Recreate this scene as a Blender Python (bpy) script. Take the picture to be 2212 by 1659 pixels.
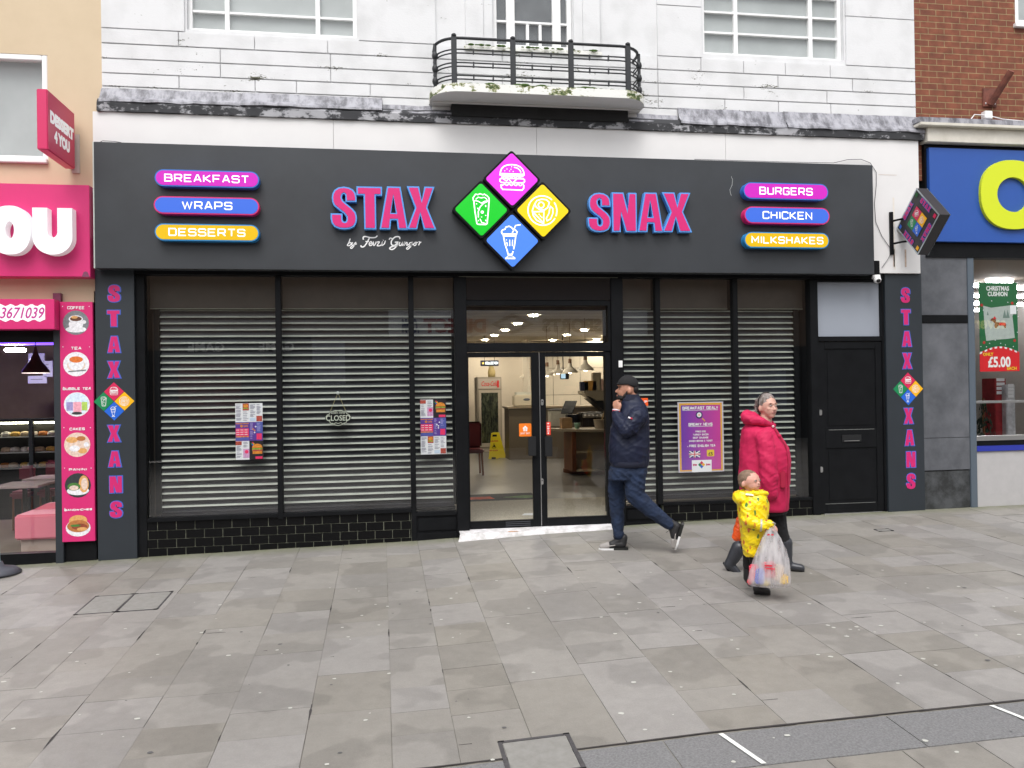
import bpy, bmesh, math, random
from mathutils import Vector, Matrix, noise, Euler
random.seed(7)
for o in list(bpy.data.objects): bpy.data.objects.remove(o)
SC = bpy.context.scene
COL = SC.collection
rad = math.radians

# ---------------------------------------------------------------- camera
TH, PI_, RO, FPX = rad(9.0), rad(.34), rad(.85), 1780.0
CAM = Vector((0, -9.55, 1.62))
FW = Vector((math.sin(TH)*math.cos(PI_), math.cos(TH)*math.cos(PI_), math.sin(PI_)))
RT = Vector((math.cos(TH), -math.sin(TH), 0))
UP = RT.cross(FW)
R2 = RT*math.cos(RO) - UP*math.sin(RO)
U2 = UP*math.cos(RO) + RT*math.sin(RO)
cd = bpy.data.cameras.new('camera'); cam = bpy.data.objects.new('camera', cd); COL.objects.link(cam)
cam.matrix_world = Matrix(((R2.x, U2.x, -FW.x, CAM.x), (R2.y, U2.y, -FW.y, CAM.y), (R2.z, U2.z, -FW.z, CAM.z), (0, 0, 0, 1)))
cd.sensor_fit = 'HORIZONTAL'; cd.sensor_width = 36; cd.lens = 36*FPX/2212; cd.clip_end = 600; cd.clip_start = .05
SC.camera = cam

# ---------------------------------------------------------------- overcast daylight
EL, ROTZ = 58, 200
w = bpy.data.worlds.new('World'); SC.world = w; w.use_nodes = True
nt = w.node_tree; nt.nodes.clear()
sky = nt.nodes.new('ShaderNodeTexSky'); sky.sky_type = 'NISHITA'; sky.sun_disc = False
sky.sun_elevation = rad(EL); sky.sun_rotation = rad(ROTZ); sky.air_density = 1.0; sky.dust_density = 4.0; sky.ozone_density = 1.0
hs = nt.nodes.new('ShaderNodeHueSaturation'); hs.inputs['Saturation'].default_value = .18
bgn = nt.nodes.new('ShaderNodeBackground'); bgn.inputs['Strength'].default_value = .15
ow = nt.nodes.new('ShaderNodeOutputWorld')
nt.links.new(sky.outputs[0], hs.inputs['Color']); nt.links.new(hs.outputs[0], bgn.inputs[0]); nt.links.new(bgn.outputs[0], ow.inputs[0])
sl = bpy.data.lights.new('sun', 'SUN'); sl.energy = .8; sl.angle = rad(36); sl.color = (1, .97, .94)
so = bpy.data.objects.new('sun', sl); COL.objects.link(so)
# sun stands over the street behind the camera, high: direction to the sun
sd = Vector((-.25*math.cos(rad(EL)), -.97*math.cos(rad(EL)), math.sin(rad(EL))))
so.rotation_euler = sd.to_track_quat('Z', 'Y').to_euler()
SC.view_settings.view_transform = 'Standard'; SC.view_settings.look = 'None'
SC.view_settings.exposure = 0.75; SC.view_settings.gamma = 1
SC.render.engine = 'CYCLES'
SC.cycles.max_bounces = 8; SC.cycles.transparent_max_bounces = 16

# ---------------------------------------------------------------- geometry of the view (used to survey real positions)
def ray(x, y): return FW + R2*((x-1106)/FPX) - U2*((y-829.5)/FPX)
def at(x, y, Y=0.):
    d = ray(x, y); return CAM + d*((Y-CAM.y)/d.y)
def atX(x, y, X):
    d = ray(x, y); return CAM + d*((X-CAM.x)/d.x)
def atZ(x, y, Z):
    d = ray(x, y); return CAM + d*((Z-CAM.z)/d.z)
ZBX = [-30, -12, -3, .3, 1.8, 3.7, 5.3, 12, 30]; ZBZ = [-.7, -.34, -.165, -.11, -.05, -.014, -.003, .06, .2]
def zb(X):
    for i in range(len(ZBX)-1):
        if X <= ZBX[i+1]:
            t = (X-ZBX[i])/(ZBX[i+1]-ZBX[i]); return ZBZ[i]+t*(ZBZ[i+1]-ZBZ[i])
    return ZBZ[-1]
def gz(X, Y):
    if Y < -9: return gz(X, -9) - .0*(Y+9)
    return zb(X) + .042*Y
def gnd(x, y):
    d = ray(x, y); t = 5.
    for i in range(60):
        p = CAM+d*t; t += (p.z-gz(p.x, p.y))/(-d.z+.042*d.y)*.9
    return CAM+d*t

# ---------------------------------------------------------------- materials
def s2l(c):
    f = lambda v: (v/12.92 if v <= .04045 else ((v+.055)/1.055)**2.4)
    return tuple(f(v/255.) for v in c)
MATS = {}
def mat(name, col, rough=.6, metal=0., var=0., scale=4., bump=0., bscale=60., emit=None, es=0., spec=None, coat=0., alpha=1.):
    if name in MATS: return MATS[name]
    m = bpy.data.materials.new(name); m.use_nodes = True; n = m.node_tree.nodes; L = m.node_tree.links
    b = n['Principled BSDF']; b.inputs['Roughness'].default_value = rough; b.inputs['Metallic'].default_value = metal
    b.inputs['Base Color'].default_value = (*col, 1)
    if spec is not None: b.inputs['Specular IOR Level'].default_value = spec
    if coat: b.inputs['Coat Weight'].default_value = coat
    if emit is not None:
        b.inputs['Emission Color'].default_value = (*emit, 1); b.inputs['Emission Strength'].default_value = es
    if alpha < 1: b.inputs['Alpha'].default_value = alpha
    if var or bump:
        tc = n.new('ShaderNodeTexCoord')
    if var:
        nz = n.new('ShaderNodeTexNoise'); nz.inputs['Scale'].default_value = scale; nz.inputs['Detail'].default_value = 6; nz.inputs['Roughness'].default_value = .65
        L.new(tc.outputs['Object'], nz.inputs['Vector'])
        rp = n.new('ShaderNodeMapRange'); rp.inputs['From Min'].default_value = .3; rp.inputs['From Max'].default_value = .7
        rp.inputs['To Min'].default_value = 1-var; rp.inputs['To Max'].default_value = 1+var
        L.new(nz.outputs['Fac'], rp.inputs['Value'])
        mx = n.new('ShaderNodeMix'); mx.data_type = 'RGBA'; mx.blend_type = 'MULTIPLY'; mx.inputs['Factor'].default_value = 1
        mx.inputs[6].default_value = (*col, 1); L.new(rp.outputs[0], mx.inputs[7]); L.new(mx.outputs[2], b.inputs['Base Color'])
    if bump:
        n2 = n.new('ShaderNodeTexNoise'); n2.inputs['Scale'].default_value = bscale; n2.inputs['Detail'].default_value = 4
        L.new(tc.outputs['Object'], n2.inputs['Vector'])
        bp = n.new('ShaderNodeBump'); bp.inputs['Strength'].default_value = bump; bp.inputs['Distance'].default_value = .01
        L.new(n2.outputs['Fac'], bp.inputs['Height']); L.new(bp.outputs[0], b.inputs['Normal'])
    MATS[name] = m; return m
def mS(name, rgb, **k): return mat(name, s2l(rgb), **k)
def glass(name, refl=.1, tint=(.96, .98, .97), rough=0.0):
    if name in MATS: return MATS[name]
    m = bpy.data.materials.new(name); m.use_nodes = True; n = m.node_tree.nodes; L = m.node_tree.links; n.clear()
    o = n.new('ShaderNodeOutputMaterial'); mx = n.new('ShaderNodeMixShader'); t = n.new('ShaderNodeBsdfTransparent'); g = n.new('ShaderNodeBsdfGlossy')
    t.inputs[0].default_value = (*tint, 1); g.inputs['Roughness'].default_value = rough
    lw = n.new('ShaderNodeLayerWeight'); lw.inputs['Blend'].default_value = .5; pw = n.new('ShaderNodeMath'); pw.operation = 'POWER'; pw.inputs[1].default_value = 4.5; L.new(lw.outputs['Facing'], pw.inputs[0])
    ad = n.new('ShaderNodeMath'); ad.operation = 'MULTIPLY_ADD'; ad.use_clamp = True; ad.inputs[1].default_value = .85; ad.inputs[2].default_value = refl+.04
    L.new(pw.outputs[0], ad.inputs[0]); L.new(ad.outputs[0], mx.inputs[0]); L.new(t.outputs[0], mx.inputs[1]); L.new(g.outputs[0], mx.inputs[2]); L.new(mx.outputs[0], o.inputs[0])
    MATS[name] = m; return m

def nodes_of(name):
    m = bpy.data.materials.new(name); m.use_nodes = True
    MATS[name] = m
    return m, m.node_tree.nodes, m.node_tree.links, m.node_tree.nodes['Principled BSDF']
def N(n, t, **k):
    x = n.new(t)
    for a, v in k.items(): setattr(x, a, v)
    return x

def mat_painted_wall():
    # white masonry paint with peeled spots and green-black growth near the course joints
    m, n, L, b = nodes_of('painted_wall')
    tc = N(n, 'ShaderNodeTexCoord')
    n1 = N(n, 'ShaderNodeTexNoise'); n1.inputs['Scale'].default_value = 34; n1.inputs['Detail'].default_value = 8; n1.inputs['Roughness'].default_value = .7
    n2 = N(n, 'ShaderNodeTexNoise'); n2.inputs['Scale'].default_value = 1.9; n2.inputs['Detail'].default_value = 5; n2.inputs['Roughness'].default_value = .62
    mp = N(n, 'ShaderNodeMapping'); mp.inputs['Scale'].default_value = (1, 1, 2.2)
    L.new(tc.outputs['Object'], mp.inputs[0]); L.new(mp.outputs[0], n1.inputs['Vector']); L.new(mp.outputs[0], n2.inputs['Vector'])
    r2 = N(n, 'ShaderNodeMapRange'); r2.inputs['From Min'].default_value = .52; r2.inputs['From Max'].default_value = .8
    L.new(n2.outputs['Fac'], r2.inputs['Value'])
    ad = N(n, 'ShaderNodeMath', operation='MULTIPLY_ADD'); ad.inputs[1].default_value = .42
    L.new(r2.outputs[0], ad.inputs[0]); L.new(n1.outputs['Fac'], ad.inputs[2])
    # growth sits low on the storey, below the sills
    sx = N(n, 'ShaderNodeSeparateXYZ'); L.new(tc.outputs['Object'], sx.inputs[0])
    zr = N(n, 'ShaderNodeMapRange'); zr.inputs['From Min'].default_value = 5.9; zr.inputs['From Max'].default_value = 5.4; zr.inputs['To Min'].default_value = -.10; zr.inputs['To Max'].default_value = 0
    L.new(sx.outputs['Z'], zr.inputs['Value'])
    fr0 = N(n, 'ShaderNodeMath', operation='MULTIPLY_ADD'); fr0.inputs[1].default_value = 1/.1595; fr0.inputs[2].default_value = -4.985/.1595+.5; L.new(sx.outputs['Z'], fr0.inputs[0])
    fr1 = N(n, 'ShaderNodeMath', operation='FRACT'); L.new(fr0.outputs[0], fr1.inputs[0])
    fr2 = N(n, 'ShaderNodeMath', operation='SUBTRACT'); L.new(fr1.outputs[0], fr2.inputs[0]); fr2.inputs[1].default_value = .5
    fr3 = N(n, 'ShaderNodeMath', operation='ABSOLUTE'); L.new(fr2.outputs[0], fr3.inputs[0])
    fr4 = N(n, 'ShaderNodeMapRange'); fr4.inputs['From Min'].default_value = .14; fr4.inputs['From Max'].default_value = .03; fr4.inputs['To Min'].default_value = 0; fr4.inputs['To Max'].default_value = .085; L.new(fr3.outputs[0], fr4.inputs['Value'])
    a1 = N(n, 'ShaderNodeMath', operation='ADD'); L.new(ad.outputs[0], a1.inputs[0]); L.new(fr4.outputs[0], a1.inputs[1])
    a2 = N(n, 'ShaderNodeMath', operation='ADD'); L.new(a1.outputs[0], a2.inputs[0]); L.new(zr.outputs[0], a2.inputs[1])
    th = N(n, 'ShaderNodeMapRange'); th.inputs['From Min'].default_value = .72; th.inputs['From Max'].default_value = .78
    L.new(a2.outputs[0], th.inputs['Value'])
    n3 = N(n, 'ShaderNodeTexNoise'); n3.inputs['Scale'].default_value = 3; n3.inputs['Detail'].default_value = 7
    L.new(tc.outputs['Object'], n3.inputs['Vector'])
    cr = N(n, 'ShaderNodeValToRGB'); cr.color_ramp.elements[0].color = (.60, .605, .61, 1); cr.color_ramp.elements[0].position = .3
    cr.color_ramp.elements[1].color = (.69, .695, .705, 1); cr.color_ramp.elements[1].position = .55
    L.new(n3.outputs['Fac'], cr.inputs[0])
    mx = N(n, 'ShaderNodeMix', data_type='RGBA'); L.new(th.outputs[0], mx.inputs['Factor']); L.new(cr.outputs[0], mx.inputs[6]); mx.inputs[7].default_value = (.09, .09, .06, 1)
    L.new(mx.outputs[2], b.inputs['Base Color']); b.inputs['Roughness'].default_value = .75
    bp = N(n, 'ShaderNodeBump'); bp.inputs['Strength'].default_value = .25; bp.inputs['Distance'].default_value = .01
    L.new(n1.outputs['Fac'], bp.inputs['Height']); L.new(bp.outputs[0], b.inputs['Normal'])
    return m
def mat_two(name, c0, c1, scale, lo, hi, rough=.7, stretch=(1, 1, 1), detail=8, bump=.3, third=None):
    m, n, L, b = nodes_of(name)
    tc = N(n, 'ShaderNodeTexCoord'); mp = N(n, 'ShaderNodeMapping'); mp.inputs['Scale'].default_value = stretch
    nz = N(n, 'ShaderNodeTexNoise'); nz.inputs['Scale'].default_value = scale; nz.inputs['Detail'].default_value = detail; nz.inputs['Roughness'].default_value = .68
    L.new(tc.outputs['Object'], mp.inputs[0]); L.new(mp.outputs[0], nz.inputs['Vector'])
    cr = N(n, 'ShaderNodeValToRGB'); e = cr.color_ramp.elements; e[0].position = lo; e[0].color = (*c0, 1); e[1].position = hi; e[1].color = (*c1, 1)
    if third: x = e.new(third[0]); x.color = (*third[1], 1)
    L.new(nz.outputs['Fac'], cr.inputs[0]); L.new(cr.outputs[0], b.inputs['Base Color']); b.inputs['Roughness'].default_value = rough
    bp = N(n, 'ShaderNodeBump'); bp.inputs['Strength'].default_value = bump; bp.inputs['Distance'].default_value = .01
    L.new(nz.outputs['Fac'], bp.inputs['Height']); L.new(bp.outputs[0], b.inputs['Normal'])
    return m
def mat_brick(name, c1, c2, mortar, off=(0, 0)):
    m, n, L, b = nodes_of(name)
    tc = N(n, 'ShaderNodeTexCoord'); s = N(n, 'ShaderNodeSeparateXYZ'); c = N(n, 'ShaderNodeCombineXYZ')
    L.new(tc.outputs['Object'], s.inputs[0]); L.new(s.outputs['X'], c.inputs['X']); L.new(s.outputs['Z'], c.inputs['Y'])
    br = N(n, 'ShaderNodeTexBrick'); br.offset = .5
    br.inputs['Color1'].default_value = (*c1, 1); br.inputs['Color2'].default_value = (*c2, 1); br.inputs['Mortar'].default_value = (*mortar, 1)
    br.inputs['Scale'].default_value = 1; br.inputs['Mortar Size'].default_value = .005; br.inputs['Mortar Smooth'].default_value = .15
    br.inputs['Brick Width'].default_value = .225; br.inputs['Row Height'].default_value = .079; br.inputs['Bias'].default_value = 0
    L.new(c.outputs[0], br.inputs['Vector'])
    nz = N(n, 'ShaderNodeTexNoise'); nz.inputs['Scale'].default_value = 9; nz.inputs['Detail'].default_value = 8
    L.new(tc.outputs['Object'], nz.inputs['Vector'])
    r = N(n, 'ShaderNodeMapRange'); r.inputs['From Min'].default_value = .3; r.inputs['From Max'].default_value = .7; r.inputs['To Min'].default_value = .72; r.inputs['To Max'].default_value = 1.2
    L.new(nz.outputs['Fac'], r.inputs['Value'])
    mx = N(n, 'ShaderNodeMix', data_type='RGBA', blend_type='MULTIPLY'); mx.inputs['Factor'].default_value = 1
    L.new(br.outputs['Color'], mx.inputs[6]); L.new(r.outputs[0], mx.inputs[7]); L.new(mx.outputs[2], b.inputs['Base Color'])
    b.inputs['Roughness'].default_value = .85
    iv = N(n, 'ShaderNodeMath', operation='MULTIPLY_ADD'); iv.inputs[1].default_value = -1; L.new(br.outputs['Fac'], iv.inputs[0]); L.new(nz.outputs['Fac'], iv.inputs[2])
    bp = N(n, 'ShaderNodeBump'); bp.inputs['Strength'].default_value = .5; bp.inputs['Distance'].default_value = .008
    L.new(iv.outputs[0], bp.inputs['Height']); L.new(bp.outputs[0], b.inputs['Normal'])
    return m
def mat_slab():
    # sandstone slabs: a tone per slab, blotches, specks of old gum are geometry
    m, n, L, b = nodes_of('slab_stone')
    at_ = N(n, 'ShaderNodeAttribute'); at_.attribute_name = 'tone'
    sh = N(n, 'ShaderNodeAttribute'); sh.attribute_name = 'shift'
    tc = N(n, 'ShaderNodeTexCoord')
    cr = N(n, 'ShaderNodeValToRGB'); e = cr.color_ramp.elements
    e[0].position = 0; e[0].color = (.218, .205, .182, 1); e[1].position = 1; e[1].color = (.258, .247, .236, 1)
    x = e.new(.35); x.color = (.236, .224, .205, 1); x = e.new(.7); x.color = (.246, .235, .221, 1)
    L.new(at_.outputs['Fac'], cr.inputs[0])
    nz = N(n, 'ShaderNodeTexNoise'); nz.inputs['Scale'].default_value = 1.75; nz.inputs['Detail'].default_value = 2.6; nz.inputs['Roughness'].default_value = .5
    va = N(n, 'ShaderNodeVectorMath', operation='ADD'); L.new(tc.outputs['Object'], va.inputs[0]); L.new(sh.outputs['Vector'], va.inputs[1]); L.new(va.outputs[0], nz.inputs['Vector'])
    r = N(n, 'ShaderNodeMapRange'); r.inputs['From Min'].default_value = .478; r.inputs['From Max'].default_value = .512; r.inputs['To Min'].default_value = .89; r.inputs['To Max'].default_value = 1.05
    L.new(nz.outputs['Fac'], r.inputs['Value'])
    n2 = N(n, 'ShaderNodeTexNoise'); n2.inputs['Scale'].default_value = 120; n2.inputs['Detail'].default_value = 3
    L.new(tc.outputs['Object'], n2.inputs['Vector'])
    rb = N(n, 'ShaderNodeMapRange'); rb.inputs['To Min'].default_value = .86; rb.inputs['To Max'].default_value = 1.14; L.new(n2.outputs['Fac'], rb.inputs['Value'])
    n4 = N(n, 'ShaderNodeTexNoise'); n4.inputs['Scale'].default_value = 9; n4.inputs['Detail'].default_value = 8; n4.inputs['Roughness'].default_value = .7
    L.new(va.outputs[0], n4.inputs['Vector'])
    rd = N(n, 'ShaderNodeMapRange'); rd.inputs['From Min'].default_value = .3; rd.inputs['From Max'].default_value = .7; rd.inputs['To Min'].default_value = .9; rd.inputs['To Max'].default_value = 1.08; L.new(n4.outputs['Fac'], rd.inputs['Value'])
    ml = N(n, 'ShaderNodeMath', operation='MULTIPLY'); L.new(r.outputs[0], ml.inputs[0]); L.new(rb.outputs[0], ml.inputs[1])
    ml2 = N(n, 'ShaderNodeMath', operation='MULTIPLY'); L.new(ml.outputs[0], ml2.inputs[0]); L.new(rd.outputs[0], ml2.inputs[1])
    mx = N(n, 'ShaderNodeMix', data_type='RGBA', blend_type='MULTIPLY'); mx.inputs['Factor'].default_value = 1
    L.new(cr.outputs[0], mx.inputs[6]); L.new(ml2.outputs[0], mx.inputs[7])
    sx = N(n, 'ShaderNodeSeparateXYZ'); L.new(tc.outputs['Object'], sx.inputs[0])     # algae and grime line along the foot of the walls
    ry = N(n, 'ShaderNodeMapRange'); ry.inputs['From Min'].default_value = -.42; ry.inputs['From Max'].default_value = -.02; L.new(sx.outputs['Y'], ry.inputs['Value'])
    n5 = N(n, 'ShaderNodeTexNoise'); n5.inputs['Scale'].default_value = 7; n5.inputs['Detail'].default_value = 8; n5.inputs['Roughness'].default_value = .7; L.new(tc.outputs['Object'], n5.inputs['Vector'])
    m5 = N(n, 'ShaderNodeMath', operation='MULTIPLY'); L.new(ry.outputs[0], m5.inputs[0]); L.new(n5.outputs['Fac'], m5.inputs[1])
    r5 = N(n, 'ShaderNodeMapRange'); r5.inputs['From Min'].default_value = .12; r5.inputs['From Max'].default_value = .52; r5.inputs['To Max'].default_value = .75; L.new(m5.outputs[0], r5.inputs['Value'])
    n6 = N(n, 'ShaderNodeTexNoise'); n6.inputs['Scale'].default_value = .55; n6.inputs['Detail'].default_value = 4; L.new(tc.outputs['Object'], n6.inputs['Vector'])
    r6 = N(n, 'ShaderNodeMapRange'); r6.inputs['From Min'].default_value = .35; r6.inputs['From Max'].default_value = .65; r6.inputs['To Min'].default_value = .92; r6.inputs['To Max'].default_value = 1.07; L.new(n6.outputs['Fac'], r6.inputs['Value'])
    mg = N(n, 'ShaderNodeMix', data_type='RGBA'); L.new(r5.outputs[0], mg.inputs['Factor']); L.new(mx.outputs[2], mg.inputs[6]); mg.inputs[7].default_value = (.13, .14, .075, 1)
    mh = N(n, 'ShaderNodeMix', data_type='RGBA', blend_type='MULTIPLY'); mh.inputs['Factor'].default_value = 1; L.new(mg.outputs[2], mh.inputs[6]); L.new(r6.outputs[0], mh.inputs[7]); L.new(mh.outputs[2], b.inputs['Base Color'])
    b.inputs['Roughness'].default_value = .55; b.inputs['Specular IOR Level'].default_value = .35
    bp = N(n, 'ShaderNodeBump'); bp.inputs['Strength'].default_value = .25; bp.inputs['Distance'].default_value = .004
    L.new(n2.outputs['Fac'], bp.inputs['Height']); L.new(bp.outputs[0], b.inputs['Normal'])
    return m

# ---------------------------------------------------------------- mesh builder
def tag(o, label=None, cat=None, group=None, kind=None):
    if label: o['label'] = label
    if cat: o['category'] = cat
    if group: o['group'] = group
    if kind: o['kind'] = kind
    return o
def thing(name, label, cat, loc=(0, 0, 0), rz=0., group=None):
    o = bpy.data.objects.new(name, None); COL.objects.link(o); o.location = loc; o.rotation_euler = (0, 0, rz); o.empty_display_size = .1
    return tag(o, label, cat, group)
class MB:
    def __init__(s): s.v = []; s.f = []; s.m = []; s.mats = []; s.sm = []
    def mi(s, m):
        if m not in s.mats: s.mats.append(m)
        return s.mats.index(m)
    def add(s, vs, fs, m, smooth=False):
        b = len(s.v); s.v += [tuple(v) for v in vs]; k = s.mi(m)
        for f in fs: s.f.append([b+i for i in f]); s.m.append(k); s.sm.append(smooth)
        return s
    def box(s, x0, x1, y0, y1, z0, z1, m, bev=0):
        if x0 > x1: x0, x1 = x1, x0
        if y0 > y1: y0, y1 = y1, y0
        if z0 > z1: z0, z1 = z1, z0
        if bev:
            bm = bmesh.new(); bmesh.ops.create_cube(bm, size=1)
            for v in bm.verts: v.co = Vector(((x0+x1)/2+v.co.x*(x1-x0), (y0+y1)/2+v.co.y*(y1-y0), (z0+z1)/2+v.co.z*(z1-z0)))
            bmesh.ops.bevel(bm, geom=bm.edges[:], offset=bev, segments=2, affect='EDGES')
            bm.verts.ensure_lookup_table(); s.add([v.co for v in bm.verts], [[v.index for v in f.verts] for f in bm.faces], m); bm.free(); return s
        vs = [(x, y, z) for x in (x0, x1) for y in (y0, y1) for z in (z0, z1)]
        return s.add(vs, [(0, 1, 3, 2), (4, 6, 7, 5), (0, 4, 5, 1), (2, 3, 7, 6), (0, 2, 6, 4), (1, 5, 7, 3)], m)
    def prism(s, pts, y0, y1, m, mside=None):           # polygon in the XZ plane (pts counterclockwise seen from -Y), extruded in Y
        a = sum(pts[i][0]*pts[(i+1) % len(pts)][1]-pts[(i+1) % len(pts)][0]*pts[i][1] for i in range(len(pts)))
        if a < 0: pts = pts[::-1]
        n = len(pts); vs = [(p[0], y0, p[1]) for p in pts]+[(p[0], y1, p[1]) for p in pts]
        s.add(vs, [list(range(n)), list(range(2*n-1, n-1, -1))], m)
        s.add(vs, [(i, i+n, (i+1) % n+n, (i+1) % n) for i in range(n)], mside or m)
        return s
    def flat(s, pts, y, m):
        a = sum(pts[i][0]*pts[(i+1) % len(pts)][1]-pts[(i+1) % len(pts)][0]*pts[i][1] for i in range(len(pts)))
        if a < 0: pts = pts[::-1]
        return s.add([(p[0], y, p[1]) for p in pts], [list(range(len(pts)))], m)
    def rect(s, x0, x1, z0, z1, y, m): return s.flat([(x0, z0), (x1, z0), (x1, z1), (x0, z1)], y, m)
    def disc(s, cx, cz, r, y, m, n=28, rz=None, a0=0, a1=2*math.pi):
        return s.flat([(cx+r*math.cos(a0+(a1-a0)*i/n), cz+(rz or r)*math.sin(a0+(a1-a0)*i/n)) for i in range(n)], y, m)
    def ribbon(s, pts, hw, y0, m, y1=None, closed=False):
        # a mitred stroke of half width hw lying in the XZ plane
        P = [Vector(p) for p in pts]; q = [P[0]]
        for p in P[1:]:
            if (p-q[-1]).length > 1e-6: q.append(p)
        P = q
        if closed and (P[0]-P[-1]).length < 1e-6: P.pop()
        n = len(P)
        if n < 2: return s
        Lf = []; Rg = []
        for i in range(n):
            if closed: a, b, c = P[i-1], P[i], P[(i+1) % n]
            else: a, b, c = P[max(i-1, 0)], P[i], P[min(i+1, n-1)]
            d1 = (b-a).normalized() if (b-a).length > 1e-9 else (c-b).normalized(); d2 = (c-b).normalized() if (c-b).length > 1e-9 else d1
            n1 = Vector((-d1.y, d1.x)); n2 = Vector((-d2.y, d2.x)); h = n1+n2
            if h.length < .2: h = n1
            h.normalize(); k = min(1/max(h.dot(n1), .3), 1.8)
            Lf.append(b+h*hw*k); Rg.append(b-h*hw*k)
        rng = range(n if closed else n-1)
        vs = [(p.x, y0, p.y) for p in Lf]+[(p.x, y0, p.y) for p in Rg]
        s.add(vs, [(i, i+n, (i+1) % n+n, (i+1) % n) for i in rng], m)
        if y1 is not None:
            vs2 = vs+[(v[0], y1, v[2]) for v in vs]
            fs = []
            for i in rng:
                j = (i+1) % n; fs += [(i, j, j+2*n, i+2*n), (j+n, i+n, i+3*n, j+3*n)]
            if not closed: fs += [(0, 2*n, 3*n, n), (n-1, 2*n-1, 4*n-1, 3*n-1)]
            s.add(vs2, fs, m)
        return s
    def tube(s, pts, r, m, n=8, closed=False, caps=True, smooth=True):
        P = [Vector(p) for p in pts]; k = len(P); R = r if isinstance(r, (list, tuple)) else [r]*k
        vs = []; prev = None
        for i in range(k):
            if closed: t = (P[(i+1) % k]-P[i-1]).normalized()
            else: t = (P[min(i+1, k-1)]-P[max(i-1, 0)]).normalized()
            if prev is None:
                u = t.orthogonal().normalized()
            else:
                u = (prev-t*prev.dot(t)).normalized()
            prev = u; v = t.cross(u)
            for j in range(n):
                a = 2*math.pi*j/n; vs.append(P[i]+(u*math.cos(a)+v*math.sin(a))*R[i])
        fs = []
        for i in range(k if closed else k-1):
            i2 = (i+1) % k
            for j in range(n): fs.append((i*n+j, i*n+(j+1) % n, i2*n+(j+1) % n, i2*n+j))
        s.add(vs, fs, m, smooth)
        if caps and not closed:
            s.add(vs[:n], [list(range(n-1, -1, -1))], m); s.add(vs[-n:], [list(range(n))], m)
        return s
    def lathe(s, prof, c, m, n=24, smooth=True, mtx=None):  # prof: (radius, z) list
        vs = []
        for r, z in prof:
            for j in range(n):
                a = 2*math.pi*j/n; p = Vector((r*math.cos(a), r*math.sin(a), z))
                if mtx: p = mtx @ p
                vs.append(p+Vector(c))
        fs = [(i*n+j, i*n+(j+1) % n, (i+1)*n+(j+1) % n, (i+1)*n+j) for i in range(len(prof)-1) for j in range(n)]
        return s.add(vs, fs, m, smooth)
    def ell(s, c, r, m, rot=None, n=14):
        bm = bmesh.new(); bmesh.ops.create_uvsphere(bm, u_segments=n, v_segments=max(6, n*2//3), radius=1)
        M = Matrix.Diagonal((*r, 1)); M = (rot.to_4x4() if rot else Matrix()) @ M; M.translation = Vector(c)
        bmesh.ops.transform(bm, matrix=M, verts=bm.verts); bm.verts.ensure_lookup_table()
        s.add([v.co.copy() for v in bm.verts], [[v.index for v in f.verts] for f in bm.faces], m, True); bm.free(); return s
    def cap(s, p0, r0, p1, r1, m, n=12):
        p0, p1 = Vector(p0), Vector(p1); s.ell(p0, (r0,)*3, m, n=n); s.ell(p1, (r1,)*3, m, n=n)
        if (p1-p0).length > 1e-4: s.tube([p0, p1], [r0, r1], m, n=n)
        return s
    def loft(s, secs, m, n=20, caps=True, p=2.3):          # secs: (cx, cy, z, rx, ry)
        vs = []
        for cx, cy, z, rx, ry in secs:
            for j in range(n):
                a = 2*math.pi*j/n; ca, sa = math.cos(a), math.sin(a)
                vs.append((cx+rx*math.copysign(abs(ca)**(2/p), ca), cy+ry*math.copysign(abs(sa)**(2/p), sa), z))
        fs = [(i*n+j, i*n+(j+1) % n, (i+1)*n+(j+1) % n, (i+1)*n+j) for i in range(len(secs)-1) for j in range(n)]
        s.add(vs, fs, m, True)
        if caps: s.add(vs[:n], [list(range(n-1, -1, -1))], m); s.add(vs[-n:], [list(range(n))], m)
        return s
    def text(s, txt, size, x, z, y, m, bold=0., sx=1., align='LEFT', depth=0., shear=0., mtx=None):
        me = text_mesh(txt, size, bold, depth, shear, align)
        vs = []
        for v in me.vertices:
            p = Vector((v.co.x*sx, -v.co.z, v.co.y))
            if mtx: p = mtx @ p
            vs.append(p+Vector((x, y, z)))
        s.add(vs, [list(p.vertices) for p in me.polygons], m); bpy.data.meshes.remove(me); return s
    def xform(s, M):
        s.v = [tuple(M @ Vector(v)) for v in s.v]; return s
    def build(s, name, parent=None, **k):
        me = bpy.data.meshes.new(name); me.from_pydata(s.v, [], s.f)
        for m in s.mats: me.materials.append(m)
        me.polygons.foreach_set('material_index', s.m); me.polygons.foreach_set('use_smooth', s.sm); me.update()
        o = bpy.data.objects.new(name, me); COL.objects.link(o)
        if parent:
            o.parent = parent
        return tag(o, **k)
TXC = {}
def text_mesh(txt, size, bold, depth, shear, align):
    cu = bpy.data.curves.new('t', 'FONT'); cu.body = txt; cu.size = size; cu.offset = bold; cu.extrude = depth/2; cu.shear = shear; cu.align_x = align; cu.resolution_u = 3
    o = bpy.data.objects.new('t', cu); COL.objects.link(o)
    dg = bpy.context.evaluated_depsgraph_get(); dg.update()
    me = bpy.data.meshes.new_from_object(o.evaluated_get(dg)); bpy.data.objects.remove(o); bpy.data.curves.remove(cu); return me
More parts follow.
